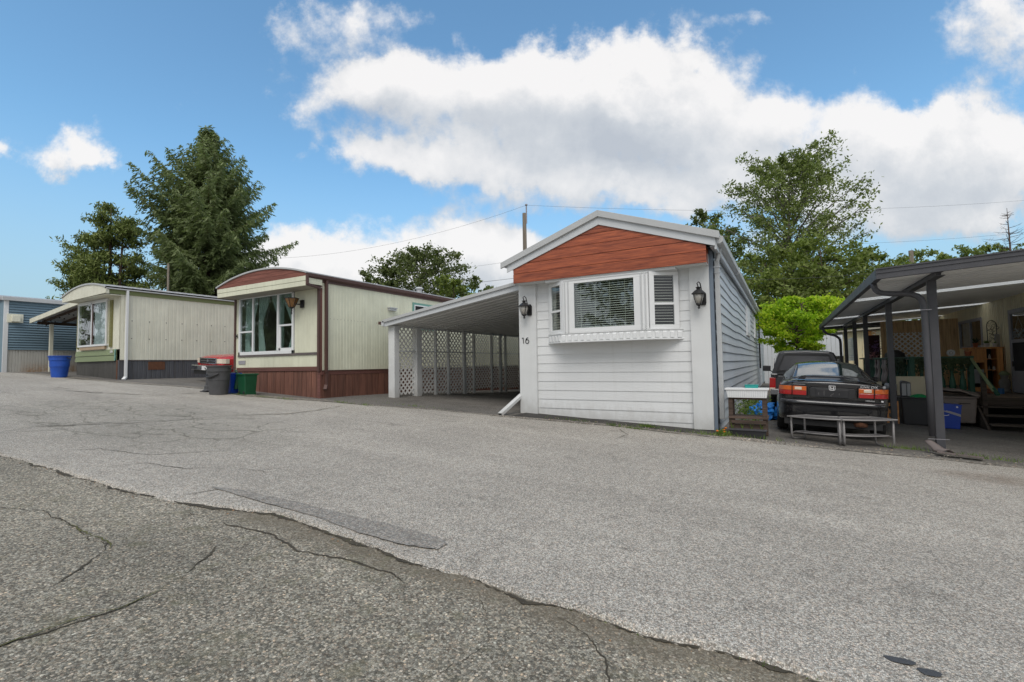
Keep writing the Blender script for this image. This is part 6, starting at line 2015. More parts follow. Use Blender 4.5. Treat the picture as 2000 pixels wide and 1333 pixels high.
    o = MB().box(5.31, 5.52, 7.02, 7.06, .62, .98).build('stored_picture', 'silver', None, origin=(5.4, 7.03, .6)); tag(o, 'grey picture leaning in the left bay of the pine cabinet', 'picture')
    # plate on rail
    P = thing('ornamental_plate', 'round grey-white plate ornament standing on the green railing', 'plate', (4.45, 5.15, 1.32))
    def disc(r, y0, y1, z, x, n=20): return MB().prism([(x + r * cos(2 * pi * i / n), z + r * sin(2 * pi * i / n)) for i in range(n)], 1, y0, y1)
    disc(.075, 5.13, 5.145, 1.40, 4.47).build('plate', 'silver', P, fix=True); disc(.035, 5.122, 5.129, 1.40, 4.47, 14).build('centre', 'stone', P, fix=True)
    disc(.015, 5.116, 5.121, 1.40, 4.47, 10).build('boss', 'ceramic', P, fix=True)
    # left rear clutter: white openwork screen, maroon cloth, pink flowers
    S = thing('openwork_screen', 'white openwork plastic screen hung on the far end of the deck railing', 'screen', (3.45, 13, 1.2))
    b = MB()
    ya, yb, za, zb = 11.9, 14.9, 1.24, 2.10
    for i in range(15): b.box(3.42, 3.44, ya + (yb - ya) * i / 14 - .03, ya + (yb - ya) * i / 14 + .03, za, zb + .1 * (1 - i / 14) * 0)
    for i in range(13): b.box(3.415, 3.445, ya, yb, za + (zb - za) * i / 12 - .018, za + (zb - za) * i / 12 + .018)
    b.build('mesh', 'latwhite', S)
    o = MB().box(3.62, 4.05, 11.5, 11.55, 1.25, 2.12).build('hanging_cloth', 'maroon', None, origin=(3.8, 11.5, 1.25)); tag(o, 'dark maroon cloth hanging behind the white openwork screen', 'cloth')
    for (lab, x, y, z, m) in (('bunch of pale pink flowers on the railing below the maroon cloth', 3.72, 10.6, 1.38, 'pink'), ('purple hanging flowers beside the maroon cloth', 3.9, 11.2, 1.7, 'purple')):
        b = MB(); rr = random.Random(len(lab))
        for k in range(120):
            p = Vector((x + rr.gauss(0, .07), y + rr.gauss(0, .06), z + rr.gauss(0, .055 if m == 'pink' else .10))); s = rr.uniform(.012, .03)
            n1 = Vector((rr.uniform(-1, 1), rr.uniform(-1, 1), rr.uniform(-1, 1))).normalized(); n2 = n1.cross(Vector((.3, .5, .8))).normalized()
            b.add([p - n1 * s, p + n2 * s, p + n1 * s, p - n2 * s], [(0, 1, 2, 3)])
        o = b.build('flowers', m, None, origin=(x, y, z)); tag(o, lab, 'flowers')
    o = MB().box(3.72, 3.95, 9.9, 10.1, .42, 1.30).build('maroon_pedestal', 'maroon', None, origin=(3.8, 10, .42)); tag(o, 'dark maroon pedestal behind the green railing', 'pedestal')
    S = thing('garden_shed', 'tan boarded shed wall at the back of the deck beyond the green railing', 'shed', (4.6, 15.2, 0))
    for i in range(16):
        MB().box(3.3 + i * .165, 3.455 + i * .165, 15.0 + .006 * (i % 2), 15.05, -.2, 2.45).build('board', ('ply', 'creamR', 'orangewood')[(i * 7) % 3] if 3 < i < 9 else 'creamR', S)
    MB().prism([(3.1, 2.42), (6.2, 2.62), (6.2, 2.68), (3.1, 2.48)], 1, 14.7, 18).build('roof', 'beige', S, fix=True)
    w = MB().box(4.3, 4.55, 14.96, 14.99, 1.5, 2.2).build('window', 'dark', S)
    MB().box(4.28, 4.57, 14.94, 14.96, 2.2, 2.25).box(4.28, 4.57, 14.94, 14.96, 1.46, 1.5).build('window_frame', 'greenrail', w)
    L = thing('lattice_panel', 'narrow white lattice strip standing at the back left of the deck', 'lattice', (4.1, 12.5, 1.2))
    for sgn in (1, -1):
        for k in range(9):
            MB().bar((4.0 + (0 if sgn > 0 else .3), 12.5 + .01 * (sgn > 0), 1.2 + k * .12), (4.0 + (.3 if sgn > 0 else 0), 12.5 + .01 * (sgn > 0), 1.35 + k * .12), .022, .008, up=(0, 1, 0)).build('slat', 'latwhite', L)
    S = thing('outdoor_grill', 'dark cluttered barbecue on the deck behind the green railing', 'barbecue', (4.3, 10.0, .42))
    MB().lathe((4.2, 9.9, 1.2), [(.22, 0), (.28, .1), (.25, .25), (.1, .36)], 14).build('hood', 'blackbin', S, smooth=True); MB().box(3.95, 4.45, 9.75, 10.05, .42, 1.2).build('cart', 'stepwood', S)


deck_items()


# ================================================================ bins on the left
def can(x, y, r0, r1, h, m, label, kind='garbage can', hm='blackbin', bands=True):
    z = g(x, y)
    t = thing('garbage_can', label, kind, (x, y, z))
    MB().lathe((x, y, z), [(r0 * .96, 0), (r0, .03), (r0 + (r1 - r0) * .75, h * .78), (r0 + (r1 - r0) * .78 + .012, h * .79), (r1, h - .04), (r1 + .02, h - .035), (r1 + .022, h), (r1, h), (r1 - .02, h - .01), (r1 - .03, h * .5)], 32).build('can_body', m, t, smooth=False, bevel=.004)
    for s in (-1, 1):
        a = radians(30 if s > 0 else 210)
        c = Vector((x + (r1 + .03) * cos(a), y + (r1 + .03) * sin(a), z + h - .06))
        MB().tube([c + Vector((-.02 * sin(a), .05 * cos(a), 0)) * -1.6, c + Vector((.03 * cos(a), .03 * sin(a), -.06)), c + Vector((-.02 * sin(a), .05 * cos(a), 0)) * 1.6], .012, 6).build('handle', hm, t)
    return t, z


can(-21.3, -2.75, .215, .30, .78, 'bluecan', 'large blue round garbage can beside the ivory home number 12')
t, z = can(-11.95, -2.35, .215, .285, .79, 'greycan', 'large grey round garbage can at the road edge, beside the green bin')
def band(u, v):
    a = radians(-150 + 120 * u)
    zz = z + .55 - .10 * sin(pi * u) + .05 * v * (1 + .3 * sin(pi * u)); r = .272 + .018
    return (-11.95 + r * cos(a), -2.35 + r * sin(a), zz)
o = MB().grid(band, 24, 2).build('hanging_strap', 'blackbin', t, smooth=True); o.modifiers.new('s', 'SOLIDIFY').thickness = .01


def left_bins():
    z = g(-13.25, -1.95)
    T = thing('traffic_post', 'narrow dark bollard just left of the grey garbage can', 'bollard', (-12.82, -2.15, z))
    MB().lathe((-12.82, -2.15, z), [(.15, 0), (.15, .05), (.11, .07), (.105, .16), (.075, .18), (.06, .60), (.035, .66), (.01, .67)], 16).build('cone', 'greycan', T)
    MB().box(-12.97, -12.67, -2.3, -2.0, z, z + .03).build('base', 'blackbin', T)
    z = g(-12.2, -1.85)
    B = thing('recycling_box', 'tall blue recycling box standing between the grey can and the green bin', 'recycling box', (-12.05, -1.85, z))
    MB().taper(-12.33, -11.95, -2.05, -1.75, z, z + .56, .82).build('box', 'bluebox', B, bevel=.01)
    MB().box(-12.345, -11.935, -2.065, -1.735, z + .53, z + .565).build('rim', 'bluebox', B)
    recycle_mark(B, -12.12, -2.055, z + .30, .8)
    z = g(-11.6, -1.8)
    G = thing('wheelie_bin', 'dark green wheeled bin with its lid hanging open, before the brown skirt', 'wheelie bin', (-11.6, -1.8, z))
    MB().taper(-11.78, -11.40, -1.98, -1.62, z + .04, z + .56, .84).build('bin_body', 'greenbin', G, bevel=.02)
    MB().box(-11.80, -11.38, -2.0, -1.60, z + .535, z + .575).build('rim', 'greenbin', G, bevel=.008)
    MB().hexa([(-12.10, -1.90, z + .17), (-11.90, -1.97, z + .15), (-11.86, -1.90, z + .15), (-12.06, -1.84, z + .17), (-12.06, -1.86, z + .60), (-11.84, -1.93, z + .58), (-11.80, -1.87, z + .58), (-12.02, -1.80, z + .60)]).build('open_lid', 'greenbin', G, bevel=.015)
    MB().tube([(-12.03, -1.88, z + .6), (-12.01, -1.88, z + .67), (-11.88, -1.92, z + .66), (-11.86, -1.92, z + .59)], .014, 6).build('handle', 'greenbin', G)
    for x in (-11.70, -11.48): MB().tube([(x - .03, -1.9, z + .07), (x + .03, -1.9, z + .07)], .07, 12).build('wheel', 'blackbin', G)
    MB().box(-11.77, -11.42, -1.95, -1.65, z + .0, z + .07).build('foot', 'greenbin', G)


left_bins()
# ================================================================ trees
class Leaves:
    def __init__(s): s.P = []; s.U = []; s.V = []
    def add(s, P, U, V):
        s.P.append(P); s.U.append(U); s.V.append(V)
    def build(s, name, m, parent):
        P = np.concatenate(s.P); U = np.concatenate(s.U); V = np.concatenate(s.V)
        o0 = np.array(org(parent)); n = len(P)
        P = P - o0
        co = np.empty((n, 4, 3)); co[:, 0] = P - U; co[:, 1] = P - V * .9 + U * .1; co[:, 2] = P + U; co[:, 3] = P + V
        me = bpy.data.meshes.new(name)
        me.vertices.add(4 * n); me.vertices.foreach_set('co', co.reshape(-1))
        me.loops.add(4 * n); me.loops.foreach_set('vertex_index', np.arange(4 * n, dtype=np.int32))
        me.polygons.add(n); me.polygons.foreach_set('loop_start', np.arange(0, 4 * n, 4, dtype=np.int32))
        me.polygons.foreach_set('loop_total', np.full(n, 4, dtype=np.int32))
        me.update(calc_edges=True); me.validate()
        me.materials.append(W[m])
        o = bpy.data.objects.new(name, me); COL.objects.link(o); o.parent = parent; ORG[o.name] = Vector(o0)
        return o


def rnd_dirs(n, rng):
    v = rng.normal(size=(n, 3)); return v / np.linalg.norm(v, axis=1, keepdims=True)


def clump(L, c, n, rad, size, rng, flat=.7, asp=.5):
    c = np.array(c); n = max(int(n), 1)
    P = c + rng.normal(size=(n, 3)) * rad * np.array([1, 1, flat]) * .6
    U = rnd_dirs(n, rng); R = rnd_dirs(n, rng); V = np.cross(U, R); V /= (np.linalg.norm(V, axis=1, keepdims=True) + 1e-6)
    s = size * rng.uniform(.6, 1.25, size=(n, 1))
    L.add(P, U * s, V * s * asp)


def broadleaf(name, label, base, H, width, leafm, barkm, seed, n_limb=26, leaf=.13, dens=14, trunk_r=.22, start=.25, up=.8, cat='tree', group=None, peak=.45, lean=(0, 0), lobes=1.0, sub=6):
    rng = np.random.default_rng(seed); rr = random.Random(seed)
    T = thing(name, label, cat, base, group=group)
    B = Vector(base); L = Leaves(); mb = MB(); lm = MB()
    tp = []
    for i in range(9):
        t = i / 8
        tp.append(B + Vector((lean[0] * t + .25 * sin(t * 5 + seed) * t, lean[1] * t + .2 * cos(t * 4 + seed) * t, H * .97 * t)))
    mb.tube(tp, [trunk_r * (1 - .92 * i / 8) + .01 for i in range(9)], 8)
    def tpos(t):
        f = t * 8; i = min(int(f), 7); return tp[i].lerp(tp[i + 1], f - i)
    mb.build('trunk', barkm, T, smooth=True)
    ga = rr.uniform(0, 6)
    for k in range(n_limb):
        t = start + (1 - start) * ((k + .5) / n_limb) ** .95
        p0 = tpos(t)
        h = (t - start) / (1 - start)
        prof = (1 - ((h - peak) / (1.02 - peak)) ** 2) ** .5 if h > peak else .62 + .38 * (h / peak)
        R = width / 2 * max(.12, prof) * rr.uniform(.72, 1.12)
        ga += 2.4 + rr.uniform(-.4, .4)
        upk = up * (.6 + .9 * h) * rr.uniform(.7, 1.2)
        d = Vector((cos(ga), sin(ga), 0))
        pts = [p0]; n = 5
        for i in range(1, n + 1):
            s = i / n
            pts.append(p0 + d * R * s + Vector((rr.uniform(-.1, .1) * R * .4, rr.uniform(-.1, .1) * R * .4, R * upk * s * (1 - .25 * s))))
        rb = trunk_r * (1 - .85 * t) * .5 + .012
        lm.tube(pts, [rb * (1 - .8 * i / n) for i in range(n + 1)], 5, cap=False)
        for j in range(sub):
            s = .30 + .7 * (j + rr.random()) / sub
            f = s * n; i = min(int(f), n - 1); q = pts[i].lerp(pts[i + 1], f - i)
            sl = R * .36 * (1.15 - s * .55) * rr.uniform(.6, 1.2)
            a2 = ga + rr.choice((-1, 1)) * rr.uniform(.4, 1.4)
            e = Vector((cos(a2), sin(a2), rr.uniform(-.15, .75) * (up + .3))).normalized() * sl
            lm.tube([q, q + e * .6 + Vector((0, 0, sl * .05)), q + e], [rb * .35, rb * .22, .006], 4, cap=False)
            m_ = max(2, int(3 * lobes))
            for c in range(m_):
                cpos = q + e * ((c + .6) / m_)
                clump(L, cpos, dens * rr.uniform(.5, 1.3), sl * .30 + leaf * 1.2, leaf, rng)
    lm.build('limb', barkm, T, smooth=True)
    L.build('crown', leafm, T)
    return T


def spruce(name, label, base, H, W_, leafm, barkm, seed, z0=.16, droop=.35, dens=1.0, tr=.42, group=None, wild=.25, upper=.35, twig=.30, shape=None):
    rng = np.random.default_rng(seed); rr = random.Random(seed)
    T = thing(name, label, 'tree', base, group=group)
    B = Vector(base); L = Leaves(); mb = MB(); lm = MB()
    tp = [B + Vector((.15 * sin(i * .8 + seed), .15 * cos(i * .7), H * i / 12)) for i in range(13)]
    mb.tube(tp, [tr * (1 - .95 * i / 12) + .01 for i in range(13)], 10); mb.build('trunk', barkm, T, smooth=True)
    def tpos(t): f = t * 12; i = min(int(f), 11); return tp[i].lerp(tp[i + 1], f - i)
    nb = int(150 * dens)
    a = 0
    for k in range(nb):
        h = ((k + rr.random()) / nb)
        t = z0 + (1 - z0) * h
        a += 2.399 + rr.uniform(-.35, .35)
        if shape: prof = interp(shape, h)[0]
        else: prof = (1 - h) ** .72
        R = W_ / 2 * (prof + .03) * (1 + rr.gauss(0, wild))
        R = max(R, .3)
        p0 = tpos(t)
        rise = (-.10 - droop * (1 - h) + upper * h * 2.2) * rr.uniform(.6, 1.3)
        d = Vector((cos(a), sin(a), 0)); n = 8; pts = [p0]
        for i in range(1, n + 1):
            s = i / n
            z = R * (rise * s + .34 * s * s * (1 - h * .3))
            pts.append(p0 + d * R * s + Vector((0, 0, z)))
        r0 = .05 * (1 - h) + .018
        lm.tube(pts, [r0 * (1 - .8 * i / n) for i in range(n + 1)], 4, cap=False)
        side = Vector((-d.y, d.x, 0))
        m = max(6, int(R / .24))
        Ps = []; Us = []; Vs = []
        for j in range(m):
            s = .16 + .84 * (j + .5) / m
            f = s * n; i = min(int(f), n - 1); q = pts[i].lerp(pts[i + 1], f - i)
            tl = (R * .36 * (1 - s) + twig) * rr.uniform(.6, 1.3)
            for sg in (-1, 1):
                e = (side * sg * rr.uniform(.6, 1) + d * rr.uniform(.3, .9) + Vector((0, 0, -rr.uniform(.1, .75)))).normalized() * tl
                kk = max(2, int(tl / .16))
                for c in range(kk):
                    q2 = q + e * ((c + .5) / kk) + Vector((0, 0, -.06 * c * c / kk))
                    for w in range(3):
                        Ps.append(q2 + Vector((rr.gauss(0, .07), rr.gauss(0, .07), rr.gauss(0, .07))))
                        dd = (e.normalized() + Vector((rr.gauss(0, .45), rr.gauss(0, .45), rr.gauss(-.25, .4)))).normalized()
                        x = dd.cross(Vector((rr.gauss(0, 1), rr.gauss(0, 1), rr.gauss(0, 1)))).normalized()
                        L_ = rr.uniform(.14, .26)
                        Us.append(dd * L_); Vs.append(x * L_ * .26)
        L.add(np.array([tuple(v) for v in Ps]), np.array([tuple(v) for v in Us]), np.array([tuple(v) for v in Vs]))
    lm.build('limb', barkm, T, smooth=True)
    L.build('crown', leafm, T)


def gz(p, z=None):
    return (p.x, p.y, g(p.x, p.y) if z is None else z)


def trees():
    spruce('spruce_tree', 'very tall dark green spruce rising behind the ivory and cream homes', (-42.4, 13.2, 1.2), 20.9, 9.4, 'spruce', 'barkred', 4, z0=.27, droop=.30, dens=1.5, tr=.52, wild=.24, upper=.42, shape=[(0, .45), (.06, .75), (.20, .92), (.36, 1.0), (.50, .90), (.66, .60), (.84, .28), (1, .04)])
    # spreading pine to its left, three stems
    rng = np.random.default_rng(3)
    b = at(205, 700, 40)
    T = thing('pine_tree', 'rounded olive green pine left of the tall spruce', 'tree', (b.x, b.y, 1.2))
    L = Leaves(); mb = MB(); lm = MB(); rr = random.Random(12)
    ax = _r2
    Z0 = 1.2
    for (ox, hh) in ((-1.2, 11.3), (.2, 13.9), (1.3, 12.0)):
        base = Vector((b.x, b.y, Z0)) + Vector((ax.x, ax.y, 0)) * ox * .4
        top = Vector((b.x, b.y, Z0 + hh)) + Vector((ax.x, ax.y, 0)) * ox * 1.0
        mb.tube([base, base.lerp(top, .5) + Vector((.2, 0, 0)), top], [.25, .16, .04], 7)
        for k in range(40):
            t = .22 + .78 * rr.random(); p = base.lerp(top, t); a = rr.uniform(0, 6.28)
            R = 2.9 * (1 - abs(t - .42) * 1.1) * rr.uniform(.55, 1.05) + .3
            e = Vector((cos(a), sin(a), rr.uniform(.05, .5))) * R
            lm.tube([p, p + e * .5 + Vector((0, 0, -.1)), p + e], [.06, .04, .015], 4, cap=False)
            for c in range(7):
                q = p + e * (.35 + .65 * (c + 1) / 7) + Vector((rr.gauss(0, .22), rr.gauss(0, .22), rr.gauss(.1, .15)))
                n = 30; P = np.array(q) + rng.normal(size=(n, 3)) * np.array([.24, .24, .15]); U = rnd_dirs(n, rng) + np.array([0, 0, .5]); V = np.cross(U, rnd_dirs(n, rng)); V /= np.linalg.norm(V, axis=1, keepdims=True)
                L.add(P, U * .16, V * .055)
    mb.build('trunk', 'bark', T, smooth=True); lm.build('limb', 'bark', T, smooth=True); L.build('crown', 'pine', T)
    # birch-like tree behind the cream home
    p = at(822, 700, 46)
    broadleaf('leafy_tree', 'round airy dark green tree behind the roof of the cream home', gz(p), 10.6, 9.6, 'birch', 'bark', 21, n_limb=64, leaf=.165, dens=13, trunk_r=.22, start=.16, up=.55, peak=.45, sub=7)
    for (px, py, D, w, sd, lab) in ((893, 552, 40, 4.2, 31, 'low yellowish green bush tree right of the airy tree'), (925, 560, 44, 5, 32, 'low dark bush tree above the carport roof'), (755, 520, 44, 3, 33, 'small pointed tree left of the airy tree'), (713, 530, 50, 3, 34, 'treetop just showing over the cream home roof')):
        p = at(px, 700, D); top = at(px, py, D)
        broadleaf('leafy_tree', lab, gz(p), top.z - g(p.x, p.y), w, 'bush' if sd == 31 else 'birch', 'bark', sd, n_limb=16, leaf=.20, dens=9, trunk_r=.12, start=.2, up=.8, sub=5)
    # tall cottonwood on the right
    p = at(1556, 700, 42)
    broadleaf('cottonwood_tree', 'tall open cottonwood rising over the right side of the white home', (p.x, p.y, 0), 18.4, 11.5, 'cotton', 'barkgrey', 77, n_limb=90, leaf=.145, dens=17, trunk_r=.32, start=.14, up=1.05, peak=.30, sub=7, lobes=1.0)
    spec = [(1455, 560, 35, 7, 41, 'thicket tree nearest the rear corner of the white home'), (1500, 500, 37, 7, 42, 'leafy thicket tree at the left foot of the cottonwood'), (1560, 480, 36, 7, 43, 'broad thicket tree in front of the cottonwood trunk'),
            (1620, 478, 33, 7, 44, 'broad thicket tree at the right foot of the cottonwood'), (1672, 500, 34, 6, 45, 'light green thicket tree above the gutter end of the patio cover'), (1712, 490, 38, 5.5, 46, 'thin spreading tree right of the cottonwood'),
            (1530, 540, 34, 7, 47, 'thicket tree directly behind the bright green maple'), (1600, 545, 33, 6.5, 48, 'low thicket tree right behind the bright green maple'), (1760, 512, 42, 4.5, 49, 'small treetop left of the wooden pole stub over the patio cover')]
    for (px, py, D, w, sd, lab) in spec:
        p = at(px, 700, D); top = at(px, py, D)
        broadleaf('thicket_tree', lab, (p.x, p.y, -.2), top.z + .2, w, 'bush' if sd % 3 else 'cotton', 'bark', sd, n_limb=26, leaf=.15, dens=12, trunk_r=.13, start=.08, up=.55, sub=6, peak=.5, group='thicket trees around the cottonwood')
    for (px, py, D, w, sd, lab) in ((1387, 410, 55, 5.0, 61, 'dark treetop peeking just right of the white home gable'), (1425, 445, 52, 4.5, 62, 'dark leafy treetop between the gable treetop and the cottonwood')):
        p = at(px, 700, D); top = at(px, py, D)
        broadleaf('leafy_tree', lab, (p.x, p.y, 0), top.z, w, 'birch', 'bark', sd, n_limb=22, leaf=.22, dens=11, trunk_r=.2, start=.4, up=.8, sub=5)
    for i, (px, py, D, w, sd) in enumerate(((1810, 487, 60, 5, 71), (1840, 500, 58, 5, 72), (1908, 483, 62, 6, 73), (1940, 484, 60, 5, 74), (1870, 497, 64, 6, 75), (1975, 482, 66, 6, 76))):
        p = at(px, 700, D); top = at(px, py, D)
        ws = ('just right of the wooden pole stub', 'second right of the wooden pole stub', 'second left of the bare tree', 'just left of the bare tree', 'midway between the pole stub and the bare tree', 'at the foot of the bare tree')
        broadleaf('leafy_tree', 'far treetop over the patio cover, ' + ws[i], (p.x, p.y, 0), top.z, w, 'bush' if i % 2 else 'cotton', 'bark', sd, n_limb=16, leaf=.22, dens=9, trunk_r=.2, start=.4, up=.8, sub=5, group='far treetops over the patio cover')
    # bare tree
    p = at(1986, 700, 56); top = at(1983, 402, 56)
    T = thing('bare_tree', 'leafless dead tree at the right edge above the patio cover', 'tree', (p.x, p.y, 0)); rr = random.Random(2)
    mb = MB(); mb.tube([(p.x, p.y, 0), (p.x + .1, p.y, top.z * .6), (p.x, p.y, top.z)], [.28, .14, .02], 8); mb.build('trunk', 'bark', T, smooth=True)
    mb = MB()
    for k in range(60):
        z = top.z * rr.uniform(.55, .97); a = rr.uniform(0, 6.28); R = (top.z - z) * .5 * rr.uniform(.6, 1.2) + .3
        q = Vector((p.x, p.y, z)); e = Vector((cos(a), sin(a), rr.uniform(-.1, .35))) * R
        mb.tube([q, q + e * .5, q + e + Vector((0, 0, .15 * R))], [.035, .022, .008], 4, cap=False)
        for c in range(3):
            q2 = q + e * rr.uniform(.4, .9); mb.tube([q2, q2 + Vector((rr.uniform(-1, 1), rr.uniform(-1, 1), rr.uniform(-.2, .6))) * R * .28], [.014, .005], 3, cap=False)
    mb.build('branch', 'bark', T)
    # bright green maple
    broadleaf('maple_tree', 'bright yellow-green maple behind the charcoal pickup', (1.75, 15.0, -.1), 4.05, 3.35, 'maple', 'bark', 90, n_limb=36, leaf=.075, dens=24, trunk_r=.10, start=.43, up=.30, peak=.46, sub=7, lobes=1.0)
    # white panel fence / shed behind the maple, hedge at the end of the carport
    F = thing('white_fence', 'tall white vertical-panel fence beyond the maple and the white home', 'fence', (1.8, 21, -.2))
    me = MB().box(0, .19, 0, .03, -.3, 2.66).mesh('panel', 'fencewhite')
    for i in range(20): piece('panel', me, F, (.12 + i * .2, 21 + .012 * (i % 2), 0))
    S = thing('low_shed', 'low beige shed wall right of the pickup canopy, under the maple', 'shed', (3.4, 17, -.2))
    MB().box(2.6, 4.8, 17, 19, -.3, 1.38).build('wall', 'beige', S); MB().box(2.5, 4.9, 16.9, 19.1, 1.38, 1.44).build('roof', 'greytrim', S)
    rng = np.random.default_rng(5); T = thing('hedge', 'dark hedge behind the far end of the carport lattice', 'hedge', (-7, 13.5, 0)); L = Leaves()
    for k in range(160): clump(L, (rng.uniform(-10, -3.5), 13.5 + rng.normal() * .3, rng.uniform(-.2, 2.0)), 24, .4, .09, rng)
    L.build('foliage', 'birch', T)
    # shrubs along the side of the white home, and flowers by the stand
    rng = np.random.default_rng(8); T = thing('low_shrub', 'low weedy green shrub growing along the side wall behind the step stand', 'shrub', (.45, 3, -.05)); L = Leaves()
    for k in range(60): clump(L, (rng.uniform(.12, .60), rng.uniform(1.4, 5.5), rng.uniform(-.02, .30)), 18, .16, .032, rng)
    L.build('foliage', 'herb', T)
    T = thing('flower_clump', 'orange marigolds growing at the road edge beside the black planter', 'flowers', (.12, -.42, 0)); L = Leaves()
    for k in range(12): clump(L, (rng.uniform(.02, .24), rng.uniform(-.55, -.25), rng.uniform(.0, .08)), 26, .05, .020, rng)
    L.build('foliage', 'herb', T)
    for k in range(5):
        x, y, z = rng.uniform(.03, .22), rng.uniform(-.55, -.35), rng.uniform(.06, .14)
        MB().lathe((x, y, z), [(.004, 0), (.020, .010), (.023, .018), (.012, .024), (.002, .026)], 9).build('bloom', 'petal', T)
    # grass tufts and weeds along the kerb and in joints
    b = MB(); rr = random.Random(17)
    spots = [(-1.3, -.80, .12, 60), (-1.75, -.7, .10, 50), (-9.8, -1.95, .2, 80), (-10.6, -2.0, .16, 60), (-8.2, -1.5, .15, 60), (2.72, .02, .14, 90), (3.4, -.12, .1, 50), (3.75, -.2, .2, 60), (-11.6, -2.1, .25, 60), (.05, -.62, .18, 90), (-7.4, -1.5, .1, 40), (-.5, -.62, .3, 50), (-2.6, -.55, .25, 50), (-1.15, -.42, .09, 160), (.6, -.5, .3, 60), (5.0, -.3, .6, 90), (-6.5, -.9, .5, 60)]
    for (x, y, r, n) in spots:
        for k in range(n):
            px, py = x + rr.gauss(0, r), y + rr.gauss(0, .035); z = g(px, py) + .02; h = rr.uniform(.02, .085); a = rr.uniform(0, 6.28); dx, dy = cos(a) * h * .6, sin(a) * h * .6
            b.add([(px - .004, py, z), (px + .004, py, z), (px + dx, py + dy, z + h)], [(0, 1, 2)])
    for k in range(700):
        px = rr.uniform(-11, 3.0); py = lerp_poly(CRACK, px) + rr.gauss(-.02, .018); z = g(px, 0) + .008; h = rr.uniform(.004, .014); a = rr.uniform(0, 6.28)
        if sin(px * 2.7) + sin(px * 7.1) < .6: continue
        b.add([(px - .0025, py, z), (px + .0025, py, z), (px + cos(a) * h * .5, py + sin(a) * h * .5, z + h)], [(0, 1, 2)])
    o = b.build('grass_tufts', 'herb', None, origin=(0, -1, 0)); tag(o, 'small grass tufts growing in the kerb line and road joints', 'grass', kind='stuff')
    # loose gravel along the joint
    b = MB()
    for k in range(900):
        px = rr.uniform(-8, 3.5); py = lerp_poly(CRACK, px) + rr.gauss(-.05, .05); s = rr.uniform(.002, .006) * (1.3 if rr.random() < .1 else 1); z = g(px, 0) + .005
        if py > lerp_poly(CRACK, px) - .01: continue
        q = [(px + s * rr.uniform(.6, 1.2) * cx, py + s * rr.uniform(.6, 1.2) * cy, z + s * rr.uniform(.5, 1.1) * cz) for (cx, cy, cz) in ((-1, -1, -.3), (1, -1, -.3), (1, 1, -.3), (-1, 1, -.3), (-.6, -.6, 1), (.6, -.6, 1), (.6, .6, 1), (-.6, .6, 1))]
        b.hexa(q)
    for k in range(500):
        px = rr.uniform(-3, 8); py = lerp_poly(EDGE, px) + rr.uniform(0, .28); s = rr.uniform(.004, .010); z = g(px, 0) + .045
        q = [(px + s * rr.uniform(.6, 1.2) * cx, py + s * rr.uniform(.6, 1.2) * cy, z + s * rr.uniform(.3, .7) * cz) for (cx, cy, cz) in ((-1, -1, -.6), (1, -1, -.6), (1, 1, -.6), (-1, 1, -.6), (-.6, -.6, 1), (.6, -.6, 1), (.6, .6, 1), (-.6, .6, 1))]
        b.hexa(q)
    o = b.build('loose_gravel', 'gravelm', None, origin=(0, -7, 0)); tag(o, 'loose gravel along the broken road joint and kerb', 'gravel', kind='stuff')


m_, n_, b_ = newmat('gravel_stones'); gg = n_.add('ShaderNodeNewGeometry')
n_.put(b_.inputs['Base Color'], n_.ramp(gg.outputs['Random Per Island'], [(0, (.08, .07, .06)), (.5, (.2, .18, .155)), (.85, (.34, .30, .24)), (1, (.3, .18, .1))])); b_.inputs['Roughness'].default_value = .9
W['gravelm'] = m_
trees()


# ================================================================ poles and wires
def pole(px, py_top, D, r, label, cross=None):
    t = at(px, py_top, D)
    T = thing('utility_pole', label, 'utility pole', (t.x, t.y, 0))
    MB().tube([(t.x, t.y, -.2), (t.x, t.y, t.z)], [r * 1.25, r], 12).build('pole_shaft', 'pole', T, smooth=True)
    if cross:
        MB().box(t.x + r, t.x + r + .08, t.y - .04, t.y + .04, t.z - .9, t.z + .6).build('bracket', 'greytrim', T)
        MB().lathe((t.x + r + .04, t.y, t.z + .6), [(.05, 0), (.12, .05), (.12, .10), (.05, .16)], 10).build('insulator', 'greytrim', T)
    return t


ptop = pole(1024, 417, 40, .16, 'tall wooden utility pole rising left of the white gable', True)
pole(1779, 490, 45, .19, 'short-looking wooden pole top over the patio cover')
pole(329, 515, 36, .07, 'thin grey-green pole between the pine and the spruce')


def wire(a, b_, sag, r, label):
    a, b_ = Vector(a), Vector(b_)
    pts = [a.lerp(b_, i / 24) + Vector((0, 0, -4 * sag * (i / 24) * (1 - i / 24))) for i in range(25)]
    o = MB().tube(pts, r * .7, 5).build('power_line', 'wire', None, origin=pts[0]); tag(o, label, 'power line', 'overhead lines')


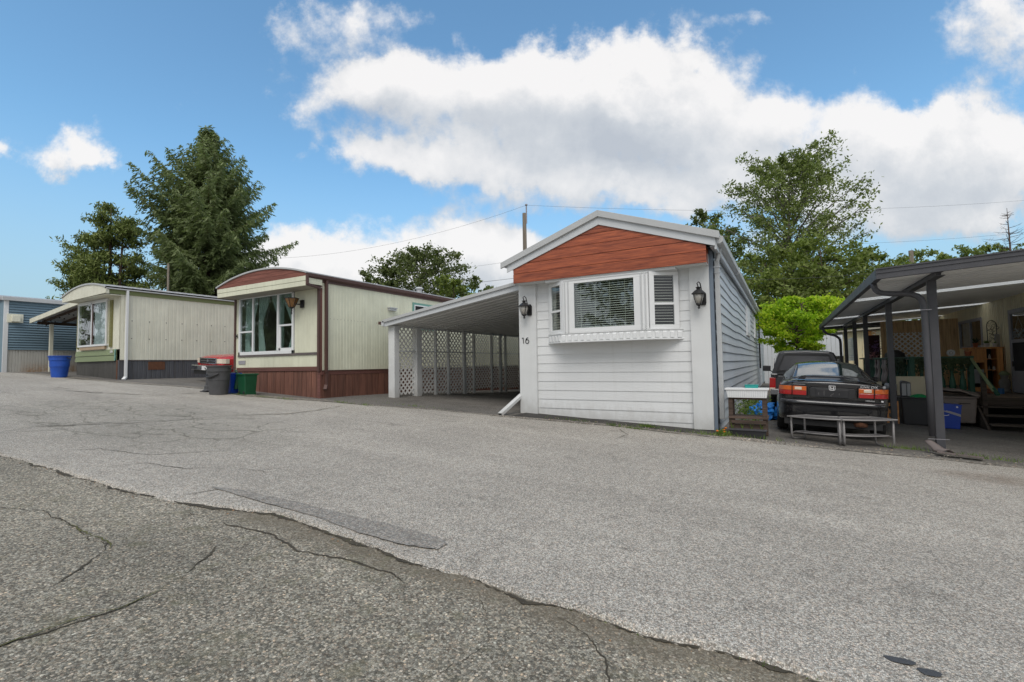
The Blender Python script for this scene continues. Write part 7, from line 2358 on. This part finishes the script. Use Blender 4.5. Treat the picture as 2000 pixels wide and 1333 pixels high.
wire(at(540, 505, 46), ptop + Vector((.2, 0, .65)), .9, .012, 'faint upper power line running left from the utility pole')
wire(ptop + Vector((.2, 0, .65)), at(2200, 372, 52), 1.2, .012, 'faint upper power line running right from the utility pole')
wire(at(860, 528, 46), at(1160, 478, 38), .25, .012, 'middle power line behind the white gable')
wire(at(860, 557, 46), at(1160, 518, 36), .25, .022, 'thick lower cable between the airy tree and the white gable')
wire(at(1440, 480, 44), at(2300, 418, 44), .8, .012, 'power line crossing the sky over the patio cover')
wire(at(1380, 545, 30), at(1800, 522, 30), .3, .014, 'cable passing in front of the thicket trees')


# ================================================================ the other side of the street (behind the camera, seen in window reflections)
def opposite():
    for i, (x, lab, c) in enumerate(((-31, 'grey-cream home across the street, left of the pair', 'opp'), (-4, 'cream home across the street facing the white home', 'cream12'))):
        H = thing('mobile_home', lab, 'mobile home', (x, -19, g(x, 0)))
        z = g(x, 0)
        MB().box(x - 2, x + 2, -30, -17, z - .3, z + 3.0).build('wall', c, H)
        MB().prism([(x - 2.3, z + 3.0), (x + 2.3, z + 3.0), (x, z + 3.7)], 1, -30.2, -16.7).build('roof', 'roofing', H, fix=True)
        w = MB().box(x - 1.2, x + 1.2, -17.0, -16.95, z + 1.3, z + 2.5).build('window', 'vinyl', H); MB().box(x - 1.1, x - .04, -16.95, -16.93, z + 1.38, z + 2.42).box(x + .04, x + 1.1, -16.95, -16.93, z + 1.38, z + 2.42).build('pane', 'dark', w)
    spruce('spruce_tree', 'conifer across the street between the two opposite homes', (-33.5, -15.5, 1.2), 12, 6, 'spruce', 'bark', 8, dens=.5)
    for i, (x, y, h) in enumerate(((-48, -19, 10), (-9, -27, 8), (-1, -30, 7), (12, -34, 8), (-58, -15, 10))):
        broadleaf('leafy_tree', 'leafy tree across the street, ' + ('just beyond the grey-cream home', 'left of the cream home', 'close behind the cream home', 'far right of the cream home', 'farthest along beyond the grey-cream home')[i], (x, y, 0), h, 8, 'birch', 'bark', 200 + i, n_limb=18, leaf=.25, dens=9, sub=5, group='trees across the street')


opposite()
